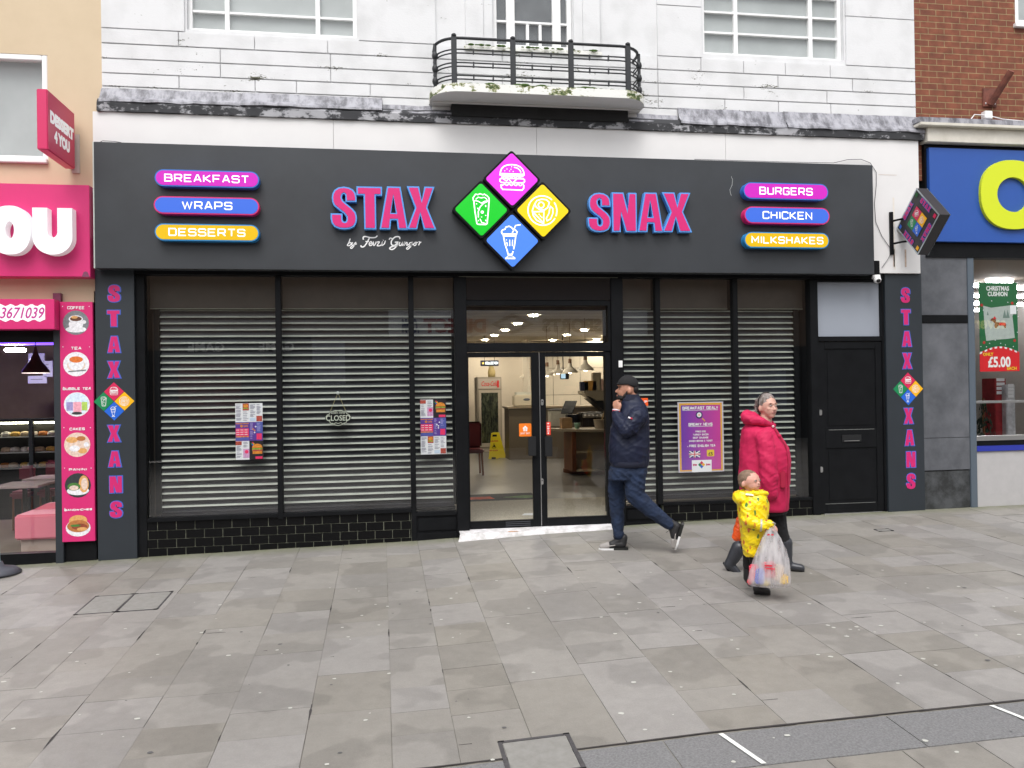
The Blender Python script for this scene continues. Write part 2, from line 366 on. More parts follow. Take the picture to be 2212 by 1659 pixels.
def poly_mesh(loops, depth, off):                       # filled 2-D outlines with holes, offset outward, extruded; in XY plane
    cu = bpy.data.curves.new('p', 'CURVE'); cu.dimensions = '2D'; cu.fill_mode = 'BOTH'; cu.extrude = depth/2; cu.offset = off
    for lp in loops:
        sp = cu.splines.new('POLY'); sp.points.add(len(lp)-1); sp.use_cyclic_u = True
        for i, p in enumerate(lp): sp.points[i].co = (p[0], p[1], 0, 1)
    o = bpy.data.objects.new('p', cu); COL.objects.link(o); dg = bpy.context.evaluated_depsgraph_get(); dg.update()
    me = bpy.data.meshes.new_from_object(o.evaluated_get(dg)); bpy.data.objects.remove(o); bpy.data.curves.remove(cu); return me
def organic(name, mb, voxel, parent=None, smooth=3, wr=0., wsc=12., **k):
    # fuse the overlapping volumes of mb into one continuous skin
    me = bpy.data.meshes.new('tmp'); me.from_pydata(mb.v, [], mb.f); me.update()
    o = bpy.data.objects.new('tmp', me); COL.objects.link(o)
    r = o.modifiers.new('r', 'REMESH'); r.mode = 'VOXEL'; r.voxel_size = voxel
    sm = o.modifiers.new('s', 'SMOOTH'); sm.iterations = smooth; sm.factor = .6
    dg = bpy.context.evaluated_depsgraph_get(); dg.update()
    m2 = bpy.data.meshes.new_from_object(o.evaluated_get(dg)); bpy.data.objects.remove(o); bpy.data.meshes.remove(me)
    if wr:
        ns = [v.normal.copy() for v in m2.vertices]
        for v, nn in zip(m2.vertices, ns):
            q = Vector((v.co.x*wsc*.45, v.co.y*wsc*.45, v.co.z*wsc+v.co.x*wsc*.7)); h = noise.noise(q); q2 = Vector((v.co.x*wsc*1.3+7, v.co.y*wsc*1.3, v.co.z*wsc*2.6-v.co.x*wsc*1.2)); h2 = noise.noise(q2)
            v.co += nn*wr*(.9*(1-3.2*abs(h)**.8)+.45*(1-3*abs(h2)))
    m2.name = name; m2.materials.clear(); m2.materials.append(mb.mats[0])
    for p in m2.polygons: p.use_smooth = True; p.material_index = 0
    q = bpy.data.objects.new(name, m2); COL.objects.link(q)
    if parent: q.parent = parent
    return tag(q, **k)

# ---------------------------------------------------------------- drawn letters
SF = {  # wide square sign lettering, 4 x 6 grid
'A': [[(0, 0), (1.7, 6), (2.3, 6), (4, 0)], [(.65, 1.9), (3.35, 1.9)]],
'B': [[(0, 3.1), (3.3, 3.1), (3.9, 3.7), (3.9, 5.4), (3.3, 6), (0, 6), (0, 0), (3.5, 0), (4.1, .6), (4.1, 2.5), (3.4, 3.1)]],
'C': [[(4, 4.6), (4, 5.4), (3.4, 6), (.6, 6), (0, 5.4), (0, .6), (.6, 0), (3.4, 0), (4, .6), (4, 1.4)]],
'D': [[(0, 0), (0, 6), (3.4, 6), (4, 5.2), (4, .8), (3.4, 0), (0, 0)]],
'E': [[(4, 6), (0, 6), (0, 0), (4, 0)], [(0, 3.05), (3.5, 3.05)]],
'F': [[(4, 6), (0, 6), (0, 0)], [(0, 2.9), (3.5, 2.9)]],
'G': [[(4, 4.8), (4, 5.4), (3.4, 6), (.6, 6), (0, 5.4), (0, .6), (.6, 0), (3.4, 0), (4, .6), (4, 2.8), (2.2, 2.8)]],
'H': [[(0, 0), (0, 6)], [(4, 0), (4, 6)], [(0, 3), (4, 3)]],
'I': [[(.5, 0), (.5, 6)]],
'J': [[(3.4, 6), (3.4, .6), (2.8, 0), (.6, 0), (0, .6), (0, 1.6)]],
'K': [[(0, 0), (0, 6)], [(3.8, 6), (.6, 3), (4, 0)]],
'L': [[(0, 6), (0, 0), (3.7, 0)]],
'M': [[(0, 0), (0, 6), (2.3, 1.9), (4.6, 6), (4.6, 0)]],
'N': [[(0, 0), (0, 6), (4, 0), (4, 6)]],
'O': [[(0, .6), (0, 5.4), (.6, 6), (3.4, 6), (4, 5.4), (4, .6), (3.4, 0), (.6, 0), (0, .6)]],
'P': [[(0, 0), (0, 6), (3.4, 6), (4, 5.4), (4, 3.1), (3.4, 2.5), (0, 2.5)]],
'Q': [[(0, .6), (0, 5.4), (.6, 6), (3.4, 6), (4, 5.4), (4, .6), (3.4, 0), (.6, 0), (0, .6)], [(2.6, 1.4), (4.2, -.4)]],
'R': [[(0, 0), (0, 6), (3.4, 6), (4, 5.4), (4, 3.3), (3.4, 2.7), (0, 2.7)], [(2.3, 2.7), (4.1, 0)]],
'S': [[(4, 4.7), (4, 5.4), (3.4, 6), (.6, 6), (0, 5.4), (0, 3.7), (.6, 3.1), (3.4, 3.1), (4, 2.5), (4, .6), (3.4, 0), (.6, 0), (0, .6), (0, 1.3)]],
'T': [[(0, 6), (4, 6)], [(2, 6), (2, 0)]],
'U': [[(0, 6), (0, .6), (.6, 0), (3.4, 0), (4, .6), (4, 6)]],
'V': [[(0, 6), (2, 0), (4, 6)]],
'W': [[(0, 6), (1.4, 0), (2.7, 5.4), (4, 0), (5.4, 6)]],
'X': [[(0, 0), (4, 6)], [(0, 6), (4, 0)]],
'Y': [[(0, 6), (2, 2.8), (4, 6)], [(2, 2.8), (2, 0)]],
'Z': [[(0, 6), (4, 6), (0, 0), (4, 0)]],
'!': [[(.5, 6), (.5, 1.8)], [(.5, .8), (.5, 0)]], '.': [[(.5, .7), (.5, 0)]],
'&': [[(4, 0), (.6, 4.6), (.6, 5.6), (2.2, 6), (3, 5.2), (.2, 2), (.4, .4), (2.2, 0), (4, 2.4)]],
'5': [[(3.8, 6), (0, 6), (0, 3.4), (3.4, 3.4), (4, 2.8), (4, .6), (3.4, 0), (0, 0)]],
'£': [[(3.9, 5), (3.3, 6), (1.6, 6), (1.1, 5.2), (1.1, .4), (.2, 0), (4, 0)], [(.1, 3), (3, 3)]],
}
def sf_width(t, sp): return sum((2.4 if c == ' ' else max(p[0] for q in SF[c] for p in q))+sp for c in t)-sp
def sf_text(mb, t, x0, x1, z0, z1, y, m, hw=None, sp=1.7, y1=None, slope=0.):
    # fit text between x0..x1, z0..z1
    W = sf_width(t, sp); hgt = z1-z0; hw = hw or hgt*.085; kx = (x1-x0-2*hw)/W; kz = (hgt-2*hw)/6; cx = x0+hw; q = 0
    for c in t:
        if c == ' ': cx += (2.4+sp)*kx; continue
        for pl in SF[c]:
            mb.ribbon([(cx+p[0]*kx, z0+hw+p[1]*kz+slope*(cx+p[0]*kx-x0)) for p in pl], hw, y-.0005*(q % 2), m, y1); q += 1
        cx += (max(p[0] for r_ in SF[c] for p in r_)+sp)*kx
    return mb
# heavy condensed sign letters; outlines in image-like units (y down), height about 485
HV = {
'S': ([[(905, 703), (905, 650), (895, 600), (865, 560), (820, 538), (765, 530), (705, 540), (660, 570), (637, 615), (630, 660), (634, 705), (650, 745), (700, 790), (760, 835), (788, 870), (790, 905), (783, 926), (768, 932), (753, 925), (747, 905), (747, 838), (615, 838), (615, 900), (625, 950), (655, 990), (705, 1012), (760, 1018), (825, 1010), (875, 985), (902, 935), (907, 875), (895, 825), (860, 780), (800, 730), (757, 692), (745, 665), (744, 640), (752, 620), (765, 613), (778, 622), (781, 645), (781, 703)]], 615, 907, 530, 1018),
'T': ([[(903, 545), (1187, 545), (1187, 642), (1117, 642), (1118, 1016), (984, 1016), (981, 642), (903, 642)]], 903, 1187, 545, 1016),
'A': ([[(1243, 548), (1395, 548), (1472, 1016), (1358, 1016), (1347, 915), (1285, 915), (1274, 1016), (1155, 1016)], [(1312, 655), (1340, 838), (1285, 838)]], 1155, 1472, 548, 1016),
'X': ([[(1472, 552), (1605, 552), (1632, 700), (1662, 552), (1772, 552), (1692, 780), (1785, 1020), (1650, 1020), (1614, 862), (1578, 1020), (1470, 1020), (1558, 785)]], 1470, 1785, 552, 1020),
'N': ([[(285, 310), (375, 310), (413, 470), (410, 310), (475, 310), (475, 610), (388, 610), (345, 455), (350, 610), (285, 610)]], 285, 475, 310, 610),
}
def hv_loops(ch, w, h):
    lps, a, b, c, d = HV[ch]
    return [[((p[0]-a)/(b-a)*w, (d-p[1])/(d-c)*h) for p in lp] for lp in lps]
def inset(lp, d):
    n = len(lp); a = sum(lp[i][0]*lp[(i+1) % n][1]-lp[(i+1) % n][0]*lp[i][1] for i in range(n)); s = 1 if a > 0 else -1; out = []
    for i in range(n):
        p, q, r = Vector(lp[i-1]), Vector(lp[i]), Vector(lp[(i+1) % n]); d1 = (q-p).normalized(); d2 = (r-q).normalized()
        n1 = Vector((-d1.y, d1.x))*s; n2 = Vector((-d2.y, d2.x))*s; hh = n1+n2
        hh = n1 if hh.length < .25 else hh.normalized(); k = min(1/max(hh.dot(n1), .35), 2.2); out.append(tuple(q+hh*d*k))
    return out
def hv_letter(ch, x, z, w, h, yf, depth, off, mface, mbody, parent, name='letter'):
    me = poly_mesh(hv_loops(ch, w, h), depth, off); mb = MB()
    mb.add([(v.co.x+x, yf-v.co.z+depth/2, v.co.y+z) for v in me.vertices], [list(p.vertices) for p in me.polygons], mbody); bpy.data.meshes.remove(me)
    o = mb.build(name, parent)
    lps = hv_loops(ch, w, h); me = poly_mesh([inset(lp, .0165 if i == 0 else -.012) for i, lp in enumerate(lps)], .004, 0); mb = MB()
    mb.add([(v.co.x+x, yf-.003-v.co.z, v.co.y+z) for v in me.vertices], [list(p.vertices) for p in me.polygons], mface); bpy.data.meshes.remove(me)
    mb.build('letter_face', o)
    return o
def circ(cx, cy, r, a0=0, a1=360, n=18, ry=None): return [(cx+r*math.cos(rad(a0+(a1-a0)*i/n)), cy+(ry or r)*math.sin(rad(a0+(a1-a0)*i/n))) for i in range(n+1)]
def wave(x0, x1, y, amp, n): return [(x0+(x1-x0)*i/(n*6), y+amp*math.sin(2*math.pi*i/6)) for i in range(n*6+1)]
# icons as strokes, units of the diamond's half diagonal (y up)
def U_(pts, cx, cy): return [((x-cx)/355., (cy-y)/355.) for x, y in pts]
ICON = {
'burger': [(U_(q, 950, 440), w_) for q, w_ in [
    ([(1095, 392), (800, 388), (805, 350), (820, 310), (850, 280), (895, 262), (950, 257), (1010, 262), (1055, 282), (1085, 312), (1100, 350), (1103, 392)], 8),
    ([(800, 372), (1103, 375)], 9), (wave(818, 1090, 408, 9, 5), 7),
    ([(820, 430), (800, 440), (797, 465), (815, 482), (1090, 482), (1108, 465), (1106, 440), (1088, 430), (820, 428)], 8),
    ([(830, 432), (880, 462), (905, 432)], 7), ([(905, 435), (955, 488), (1010, 435)], 7), (wave(812, 1096, 508, 9, 5), 7),
    ([(810, 505), (812, 545), (832, 568), (1075, 572), (1095, 548), (1098, 508)], 8), ([(975, 288), (1020, 298), (1050, 322), (1065, 352)], 7)] +
    [([(x-5, y), (x+5, y)], 6) for x, y in [(860, 335), (888, 313), (921, 337), (938, 315), (966, 343), (947, 283)]]],
'wrap': [(U_(q, 558, 825), w_) for q, w_ in [
    ([(460, 715), (457, 680), (475, 655), (490, 635), (520, 640), (545, 628), (580, 640), (600, 632), (630, 650), (655, 675), (660, 712)], 7),
    ([(465, 715), (478, 850), (500, 1000), (520, 1010), (610, 1010), (628, 998), (645, 850), (657, 712)], 8),
    ([(475, 715), (520, 722), (560, 745), (600, 722), (650, 712)], 6), ([(650, 715), (590, 745), (545, 790), (520, 850), (520, 925)], 7),
    ([(490, 700), (520, 672), (560, 680), (600, 672), (635, 700)], 6), ([(540, 940), (560, 985), (615, 1000)], 6), (circ(570, 857, 14, n=10), 6)] +
    [([(x-7, y), (x+7, y)], w2) for x, y, w2 in [(613, 780, 12), (500, 755, 6), (515, 812, 9), (560, 918, 5), (612, 898, 6), (520, 965, 6), (612, 960, 9)]]],
'plate': [(U_(q, 1345, 838), w_) for q, w_ in [
    (circ(1338, 838, 183, -330, -48, 26), 8), (circ(1338, 838, 183, -35, 22, 6), 8), (circ(1322, 770, 36, n=14), 8),
    ([(1240, 760), (1270, 715), (1330, 697), (1390, 702), (1425, 735), (1418, 765), (1405, 800), (1360, 832), (1310, 830), (1262, 800), (1240, 760)], 8),
    ([(1235, 770), (1210, 840), (1220, 900), (1262, 960), (1350, 1000)], 8), ([(1220, 855), (1355, 850), (1352, 995), (1220, 860)], 8),
    ([(1440, 785), (1470, 810), (1470, 870), (1440, 940), (1395, 965), (1385, 935), (1420, 870), (1430, 810), (1440, 785)], 7),
    ([(1290, 880), (1300, 892)], 6), ([(1305, 900), (1318, 915)], 6), ([(1325, 915), (1335, 930)], 6)]],
'shake': [(U_(q, 955, 1222), w_) for q, w_ in [
    ([(830, 1140), (818, 1115), (832, 1090), (865, 1080), (875, 1055), (915, 1042), (945, 1058), (960, 1075), (990, 1085), (1015, 1110), (1008, 1140), (825, 1140)], 8),
    ([(840, 1165), (1000, 1165)], 8), ([(840, 1150), (862, 1270), (885, 1340), (900, 1400)], 8), ([(1000, 1150), (985, 1250), (968, 1330)], 8), ([(962, 1352), (945, 1400)], 8),
    ([(895, 1400), (950, 1400)], 15), ([(862, 1443), (988, 1443)], 9), ([(895, 1420), (870, 1436)], 6), ([(955, 1420), (982, 1436)], 6),
    ([(940, 1160), (998, 1032), (1062, 1022)], 7), ([(883, 1240), (893, 1290)], 6), ([(920, 1210), (920, 1290)], 6), ([(957, 1210), (952, 1290)], 6), ([(880, 1208), (880, 1220)], 6)]],
}
def icon(mb, kind, cx, cz, H, y, m, k=1.0, M2=None):
    for q, (pts, w_) in enumerate(ICON[kind]):
        P = [(p[0]*H*k, p[1]*H*k) for p in pts]
        if M2: P = [(M2[0][0]*a+M2[0][1]*b, M2[1][0]*a+M2[1][1]*b) for a, b in P]
        cl = len(pts) > 4 and abs(pts[0][0]-pts[-1][0]) < 1e-6 and abs(pts[0][1]-pts[-1][1]) < 1e-6
        mb.ribbon([(a+cx, b+cz) for a, b in P], w_/355.*H*k, y-.0004*(q % 4), m, closed=cl)
def rdiamond(cx, cz, H, r):
    # diamond with rounded corners; H half diagonal, r corner radius
    pts = []
    d = H-r*math.sqrt(2)
    for k in range(4):
        a = math.pi/2*k; c = (cx+d*math.cos(a), cz+d*math.sin(a))
        for i in range(7): b_ = a-math.pi/4+math.pi/2*i/6; pts.append((c[0]+r*math.cos(b_), c[1]+r*math.sin(b_)))
    return pts
def rrect(x0, x1, z0, z1, r, n=8):
    pts = []
    for cx, cz, a in ((x1-r, z1-r, 0), (x0+r, z1-r, 90), (x0+r, z0+r, 180), (x1-r, z0+r, 270)):
        for i in range(n+1): b_ = rad(a+90*i/n); pts.append((cx+r*math.cos(b_), cz+r*math.sin(b_)))
    return pts
# ================================================================ SETTING
M_wall = mat_painted_wall(); M_slab = mat_slab()
M_blk = mS('black_paint', (22, 23, 25), rough=.4, var=.2, scale=5, spec=.12)
M_char = mS('charcoal_panel', (49, 52, 56), rough=.42, var=.16, scale=1.6, bump=.04, bscale=300)
M_char2 = mS('dark_slate_panel', (38, 44, 50), rough=.5, var=.08, scale=3)
M_white = mat('white_panel', (.71, .70, .695), rough=.5, var=.03, scale=2)
M_wht = mat('white_gloss', (.82, .82, .82), rough=.4)
M_pap = mat('paper_white', (.82, .82, .85), rough=.6)
M_pink = mS('hot_pink', (224, 40, 120), rough=.35)
M_mort = mat('joint_mortar', (.20, .188, .165), rough=.9, var=.3, scale=8)

def grid_sheet(name, x0, x1, y0, y1, nx, ny, fz, m, lift=0):
    mb = MB(); vs = []
    for j in range(ny+1):
        for i in range(nx+1):
            x = x0+(x1-x0)*i/nx; y = y0+(y1-y0)*j/ny; vs.append((x, y, fz(x, y)+lift))
    mb.add(vs, [(j*(nx+1)+i, j*(nx+1)+i+1, (j+1)*(nx+1)+i+1, (j+1)*(nx+1)+i) for j in range(ny) for i in range(nx)], m)
    return mb.build(name, kind='structure')
mb = MB(); mb.box(-300, 300, -300, 300, -1.4, -1.3, mat('far_ground', (.3, .29, .28), rough=.8, var=.15, scale=.2)); mb.build('ground', kind='structure')
grid_sheet('street_bed', -30, 30, -19, .3, 240, 60, gz, M_mort, -.0075)

def build_paving():
    V = []; F = []; tone = []; shift = []; mi = []
    rnd = random.Random(3)
    def slab(x0, x1, y0, y1, g=.005, t=None, m=0, lift=0.):
        if x1-x0 > .62:
            n_ = int((x1-x0)/.3)+1; tt = rnd.random()
            for q in range(n_): slab(x0+(x1-x0)*q/n_-(0 if q == 0 else g), x0+(x1-x0)*(q+1)/n_+(0 if q == n_-1 else g), y0, y1, g, tt, m, lift)
            return
        cx = [x0+g, x1-g]; cy = [y0+g, y1-g]; b = len(V)
        tz = rnd.uniform(-.0012, .0012) if m == 0 else 0
        for x in cx:
            for y in cy: V.append((x, y, gz(x, y)+tz+lift))
        for x in cx:
            for y in cy: V.append((x, y, gz(x, y)-.012+lift))
        fs = [(0, 2, 3, 1), (4, 6, 2, 0), (6, 7, 3, 2), (7, 5, 1, 3), (5, 4, 0, 1)]
        tt = rnd.random()**1.0 if t is None else t; sh = (rnd.uniform(0, 40), rnd.uniform(0, 40), rnd.uniform(0, 40)) if rnd.random() < .3 else (0, 0, 0)
        for f in fs: F.append([b+i for i in f]); tone.append(tt); shift.append(sh); mi.append(m)
    xs = [-2.6, -2.28, -1.88, -1.4, -.93, -.45, .03, .38, .79, 1.28, 1.76, 2.2, 2.62, 3.04, 3.49]
    while xs[0] > -14: xs.insert(0, xs[0]-rnd.choice([.36, .42, .47, .47, .5]))
    while xs[-1] < 15: xs.append(xs[-1]+rnd.choice([.38, .43, .47, .47, .5]))
    for a, b_ in zip(xs[:-1], xs[1:]):
        y = .02+rnd.uniform(0, .02)
        while y > -5.22:
            L_ = rnd.choice([.3, .36, .45, .53, .6, .72]); y2 = y-L_
            if y2 < -5.0: y2 = -5.25
            slab(a, b_, y2, y, g=rnd.choice([.0005, .0007, .001, .002, .003])); y = y2
        y = -5.655
        while y > -18.2:
            L_ = rnd.choice([.45, .6, .75]); slab(a, b_, y-L_, y, g=.003); y -= L_
    x = -14.1
    for d in (0,):
        seq = [x]
        while seq[-1] < 15: seq.append(seq[-1]+rnd.choice([.72, .9, 1.1]))
        base = [s for s in seq if s < .5]+[1.0, 1.47, 2.78, 3.47, 4.3]+[s for s in seq if s > 5.0]
        for a, b_ in zip(base[:-1], base[1:]): slab(a, b_, -5.645, -5.275, g=.004, t=rnd.random(), m=1, lift=-.002)
    # old chewing gum and paint flecks trodden flat
    for i in range(340):
        X = rnd.uniform(-4.5, 9); Y = -rnd.uniform(.2, 1)**.8*5.9; r = rnd.choice([.006, .009, .012, .012, .016]); b = len(V); n = 9
        for k in range(n):
            a = 2*math.pi*k/n; rr = r*rnd.uniform(.75, 1.15); V.append((X+rr*math.cos(a)*1.1, Y+rr*math.sin(a), gz(X, Y)+.0025))
        F.append(list(range(b, b+n))); tone.append(rnd.random()); shift.append((0, 0, 0)); mi.append(2 if rnd.random() < .82 else 3)
    xg = -14.
    while xg < 15:
        b = len(V); w2 = .012+rnd.uniform(-.003, .004)
        for xx, yy in ((xg, -5.2505-w2), (xg+.25, -5.2505-w2), (xg+.25, -5.2505), (xg, -5.2505)): V.append((xx, yy, gz(xx, yy)+.0012))
        F.append([b, b+1, b+2, b+3]); tone.append(0); shift.append((0, 0, 0)); mi.append(4); xg += .25
    # lost mortar: dark gaps and chips at some joints
    for i in range(90):
        X = rnd.choice([q for q in xs if -4 < q < 8]); Y = -rnd.uniform(.6, 5.1); al = rnd.random() < .55; L_ = rnd.uniform(.05, .26); wd = rnd.uniform(.003, .008); b = len(V); n = 7
        up = []; dn = []
        for k in range(n+1):
            s_ = (k/n-.5)*L_; w_ = wd*(.3+.7*math.sin(math.pi*k/n))*rnd.uniform(.6, 1.3); up.append((s_, w_)); dn.append((s_, -w_*rnd.uniform(.5, 1)))
        pts = dn+up[::-1]
        if al: pts = [(-q[1], q[0]) for q in pts]
        for q in pts: V.append((X+q[0]+(0 if al else .12), Y+q[1], gz(X, Y+q[1])+.0022+.042*0))
        F.append(list(range(b, b+len(pts)))); tone.append(0); shift.append((0, 0, 0)); mi.append(4)
    me = bpy.data.meshes.new('paving'); me.from_pydata(V, [], F)
    M_gr = mat_two('channel_granite', (.13, .13, .132), (.21, .21, .213), 90, .35, .65, rough=.6, detail=3, bump=.2)
    for m in (M_slab, M_gr, mat('trodden_gum', (.50, .50, .46), rough=.8), mat('dark_gum', (.1, .1, .1), rough=.8), mat('open_joint', (.045, .04, .04), rough=.95)): me.materials.append(m)
    me.polygons.foreach_set('material_index', mi)
    a = me.attributes.new('tone', 'FLOAT', 'FACE'); a.data.foreach_set('value', tone)
    a = me.attributes.new('shift', 'FLOAT_VECTOR', 'FACE'); a.data.foreach_set('vector', [c for s_ in shift for c in s_])
    o = bpy.data.objects.new('paving', me); COL.objects.link(o); tag(o, kind='structure')
build_paving()
def dropped(mbv, x0, x1, y0, y1, m, lift=.004, th=.01):
    vs = [(x, y, gz(x, y)+lift) for x, y in ((x0, y0), (x1, y0), (x1, y1), (x0, y1))]; vs += [(v[0], v[1], v[2]-th) for v in vs]
    mbv.add(vs, [(0, 1, 2, 3), (0, 4, 5, 1), (1, 5, 6, 2), (2, 6, 7, 3), (3, 7, 4, 0)], m)
M_iron = mS('cast_iron', (70, 68, 70), rough=.6, var=.3, scale=20, bump=.3)
# two white strips set across the drainage channel
for k, (xa, xb) in enumerate(((1.78, 1.86), (3.42, 3.52))):
    mb = MB(); vs = [(xa, -5.29, 0), (xa+.028, -5.29, 0), (xb+.028, -5.64, 0), (xb, -5.64, 0)]; vs = [(v[0], v[1], gz(v[0], v[1])+.004) for v in vs]
    mb.add(vs, [(3, 2, 1, 0)], mat('white_strip', (.72, .73, .7), rough=.6, var=.15, scale=30)); mb.build('marking_strip', kind='structure')
M_tarm = mat_two('cover_infill', (.20, .195, .18), (.25, .245, .23), 14, .35, .65, rough=.7, bump=.1)
cv = thing('access_cover', 'double paved access cover with thin dark edges in the paving near the tiled wall', 'access cover', (-2.27, -1.78, gz(-2.27, -1.78)))
def cover(t, quad, n=1, w_=.012, cs=.07):
    (x0, x1, y0, y1) = quad; ox, oy, oz = t.location
    def off(b): b.v = [(v[0]-ox, v[1]-oy, v[2]-oz) for v in b.v]; return b
    mb = MB()
    for (a, b, c, d) in ((x0, x1, y0, y0+w_), (x0, x1, y1-w_, y1), (x0, x0+w_, y0+w_, y1-w_), (x1-w_, x1, y0+w_, y1-w_)): dropped(mb, a, b, c, d, M_iron, .004)
    for k in range(1, n): xx = x0+(x1-x0)*k/n; dropped(mb, xx-w_/2, xx+w_/2, y0+w_, y1-w_, M_iron, .004)
    off(mb).build('frame', t)
    for k in range(n):
        mb = MB(); dropped(mb, x0+(x1-x0)*k/n+w_*1.2, x0+(x1-x0)*(k+1)/n-w_*1.2, y0+w_*1.2, y1-w_*1.2, M_tarm, .003); off(mb).build('cover_panel', t)
    for k in range(n+1):
        for yy in (y0, y1):
            mb = MB(); xx = x0+(x1-x0)*k/n; dropped(mb, max(xx-cs/2, x0), min(xx+cs/2, x1), yy-.012 if yy == y1 else yy, yy if yy == y1 else yy+.012, M_blk, .006); off(mb).build('lifting_slot', t)
cover(cv, (-2.61, -1.93, -2.05, -1.5), 2)
c2 = thing('drain_cover', 'small square drain cover with worn iron edge in the grey channel', 'drain cover', (.8, -5.26, gz(.8, -5.26)))
cover(c2, (.6, 1.0, -5.47, -5.07), 1, .022)
c3 = thing('stopcock_cover', 'tiny dark metal hatch in the paving before the dark slate pillar', 'metal hatch', (5.6, -.98, gz(5.6, -.98)))
cover(c3, (5.5, 5.68, -1.04, -.93), 1, .012)

# ================================================================ WHITE BUILDING (centre)
WB = thing('white_building', 'white painted two-storey shop building with peeling paint and black shopfront', 'building', (1.9, 0, 0))
OFF = Vector(WB.location)
def P_(mb, name, parent=None, base=None, **k):            # part of a building whose empty stands at OFF
    base = base or OFF; mb.v = [(v[0]-base[0], v[1]-base[1], v[2]-base[2]) for v in mb.v]; return mb.build(name, parent or WB, **k)
XL, XR = -2.965, 6.77
def opening(dx0, dx1, dyb, ztop, Y=.0):
    a = at(dx0, dyb[0], Y); b = at(dx1, dyb[1], Y); return (a.x, b.x, (a.z+b.z)/2, ztop)
WL = opening(404, 771, (66, 80), 7.05); WC = opening(1066, 1237, (101, 105), 7.3); WR = opening(1519, 1823, (116, 131), 7.05)
ops = [WL, WC, WR]
mb = MB()
zt = 9.6; xs = XL
for (a, b, z0, z1) in ops:
    mb.box(xs, a, 0, .35, 4.6, zt, M_wall); mb.box(a, b, 0, .35, 4.6, z0, M_wall); mb.box(a, b, 0, .35, z1, zt, M_wall); xs = b
mb.box(xs, XR, 0, .35, 4.6, zt, M_wall)
mb.box(XL, XL+.3, .35, 9, 4.6, zt, M_wall); mb.box(XR-.3, XR, .35, 9, 4.6, zt, M_wall); mb.box(XL+.3, XR-.3, .35, 9, zt-.25, zt-.05, M_mort)
mb.box(XL-.05, XR+.05, -.12, .35, zt, zt+.25, M_wall)
P_(mb, 'wall')
# rendered courses: shallow blocks with open joints
rows = [4.86, 4.985, 5.13, 5.29, 5.455, 5.622]
mb = MB(); rnd = random.Random(5)
offs = {0: [-2.6, -1.3, .05, 3.6, 5.2], 1: [-2.16, -1.35, -.9, -.08, .7, 3.35, 4.2, 4.9, 5.6], 2: [-1.72, -.52, .68, 1.45, 3.35, 4.45, 5.55], 3: [-1.72, -.52, .68, 3.35, 4.9, 5.9], 4: [-2.16, -1.35, -.55, .68, 1.45, 3.35, 3.9, 4.45, 5.0, 5.6]}
for r in range(5):
    js = [XL]+offs[r]+[XR]
    for a, b in zip(js[:-1], js[1:]): mb.box(a+.004, b-.004, -.022, -.001, rows[r]+.004, rows[r+1]-.006, M_wall, bev=.004)
for (a, b) in ((XL, WL[0]-.02), (WL[1]+.02, .68), (3.35, WR[0]-.02), (WR[1]+.02, XR)):
    z = 5.622
    for dz in (.62, .62, .62):
        mb.box(a+.003, b-.003, -.02, -.001, z+.004, z+dz-.004, M_wall, bev=.003); z += dz
P_(mb, 'rendered_courses')
# plain strips framing the middle window
mb = MB()
for (a, b, d) in ((WC[0]-.33, WC[0]-.12, .045), (WC[1]+.12, WC[1]+.33, .045), (WC[0]-.12, WC[0]-.01, .03), (WC[1]+.01, WC[1]+.12, .03)):
    mb.box(a, b, -d, -.001, WC[2]-.02, 7.5, M_wall, bev=.004)
mb.box(WC[0]-.35, WC[1]+.35, -.05, -.001, WC[2]-.08, WC[2]-.022, mat_two('mossy_sill', (.14, .15, .05), (.76, .76, .72), 16, .38, .48, stretch=(1, 1, 2)), bev=.01)
P_(mb, 'window_surround')
# windows upstairs
M_net = mat('window_blind', (.40, .415, .42), rough=.8, var=.12, scale=1.5)
M_upg = glass('upper_glass', refl=.03)
M_dkin = mat('dark_room', (.10, .11, .115), rough=.9, var=.3, scale=2)
def sash(op, vbars, hbars, wide, backing, fw=.045):
    a, b, z0, z1 = op; t = .09
    fr = MB()
    fr.box(a, a+fw, t-.03, t+.05, z0, z1, M_wht, bev=.004); fr.box(b-fw, b, t-.03, t+.05, z0, z1, M_wht, bev=.004)
    fr.box(a+fw, b-fw, t-.03, t+.05, z0, z0+fw, M_wht, bev=.004); fr.box(a+fw, b-fw, t-.03, t+.05, z1-fw, z1, M_wht, bev=.004)
    for x, w_ in vbars: fr.box(x-w_/2, x+w_/2, t-.02, t+.04, z0+fw, z1-fw, M_wht, bev=.003)
    xs_ = [a+fw]+[x for x, _ in vbars]+[b-fw]
    for z in hbars:
        for i in range(len(xs_)-1):
            l = xs_[i]+(vbars[i-1][1]/2 if i else 0); r_ = xs_[i+1]-(vbars[i][1]/2 if i < len(vbars) else 0)
            fr.box(l, r_, t-.012, t+.03, z-.012, z+.012, M_wht)
    o = P_(fr, 'window')
    g = MB(); g.rect(a+fw*.5, b-fw*.5, z0+fw*.5, z1-fw*.5, t+.012, M_upg)
    P_(g, 'pane', o)
    k = MB(); k.rect(a+.01, b-.01, z0+.01, z1-.01, .13, backing); P_(k, 'blind', o)
def xd(x, y, Y=.1): return at(x, y, Y).x
def zd(x, y, Y=.1): return at(x, y, Y).z
zl = [zd(450, 27), zd(450, 27)+.55]
sash(WL, [(xd(492, 50), .05), (xd(687, 50), .05)], [zl[0], zl[1]], 1, M_net)
sash(WR, [(xd(1587, 50), .05), (xd(1748, 50), .05)], [zd(1550, 72), zd(1550, 28), zd(1550, 28)+.25, zd(1550, 28)+.5], 1, M_net)
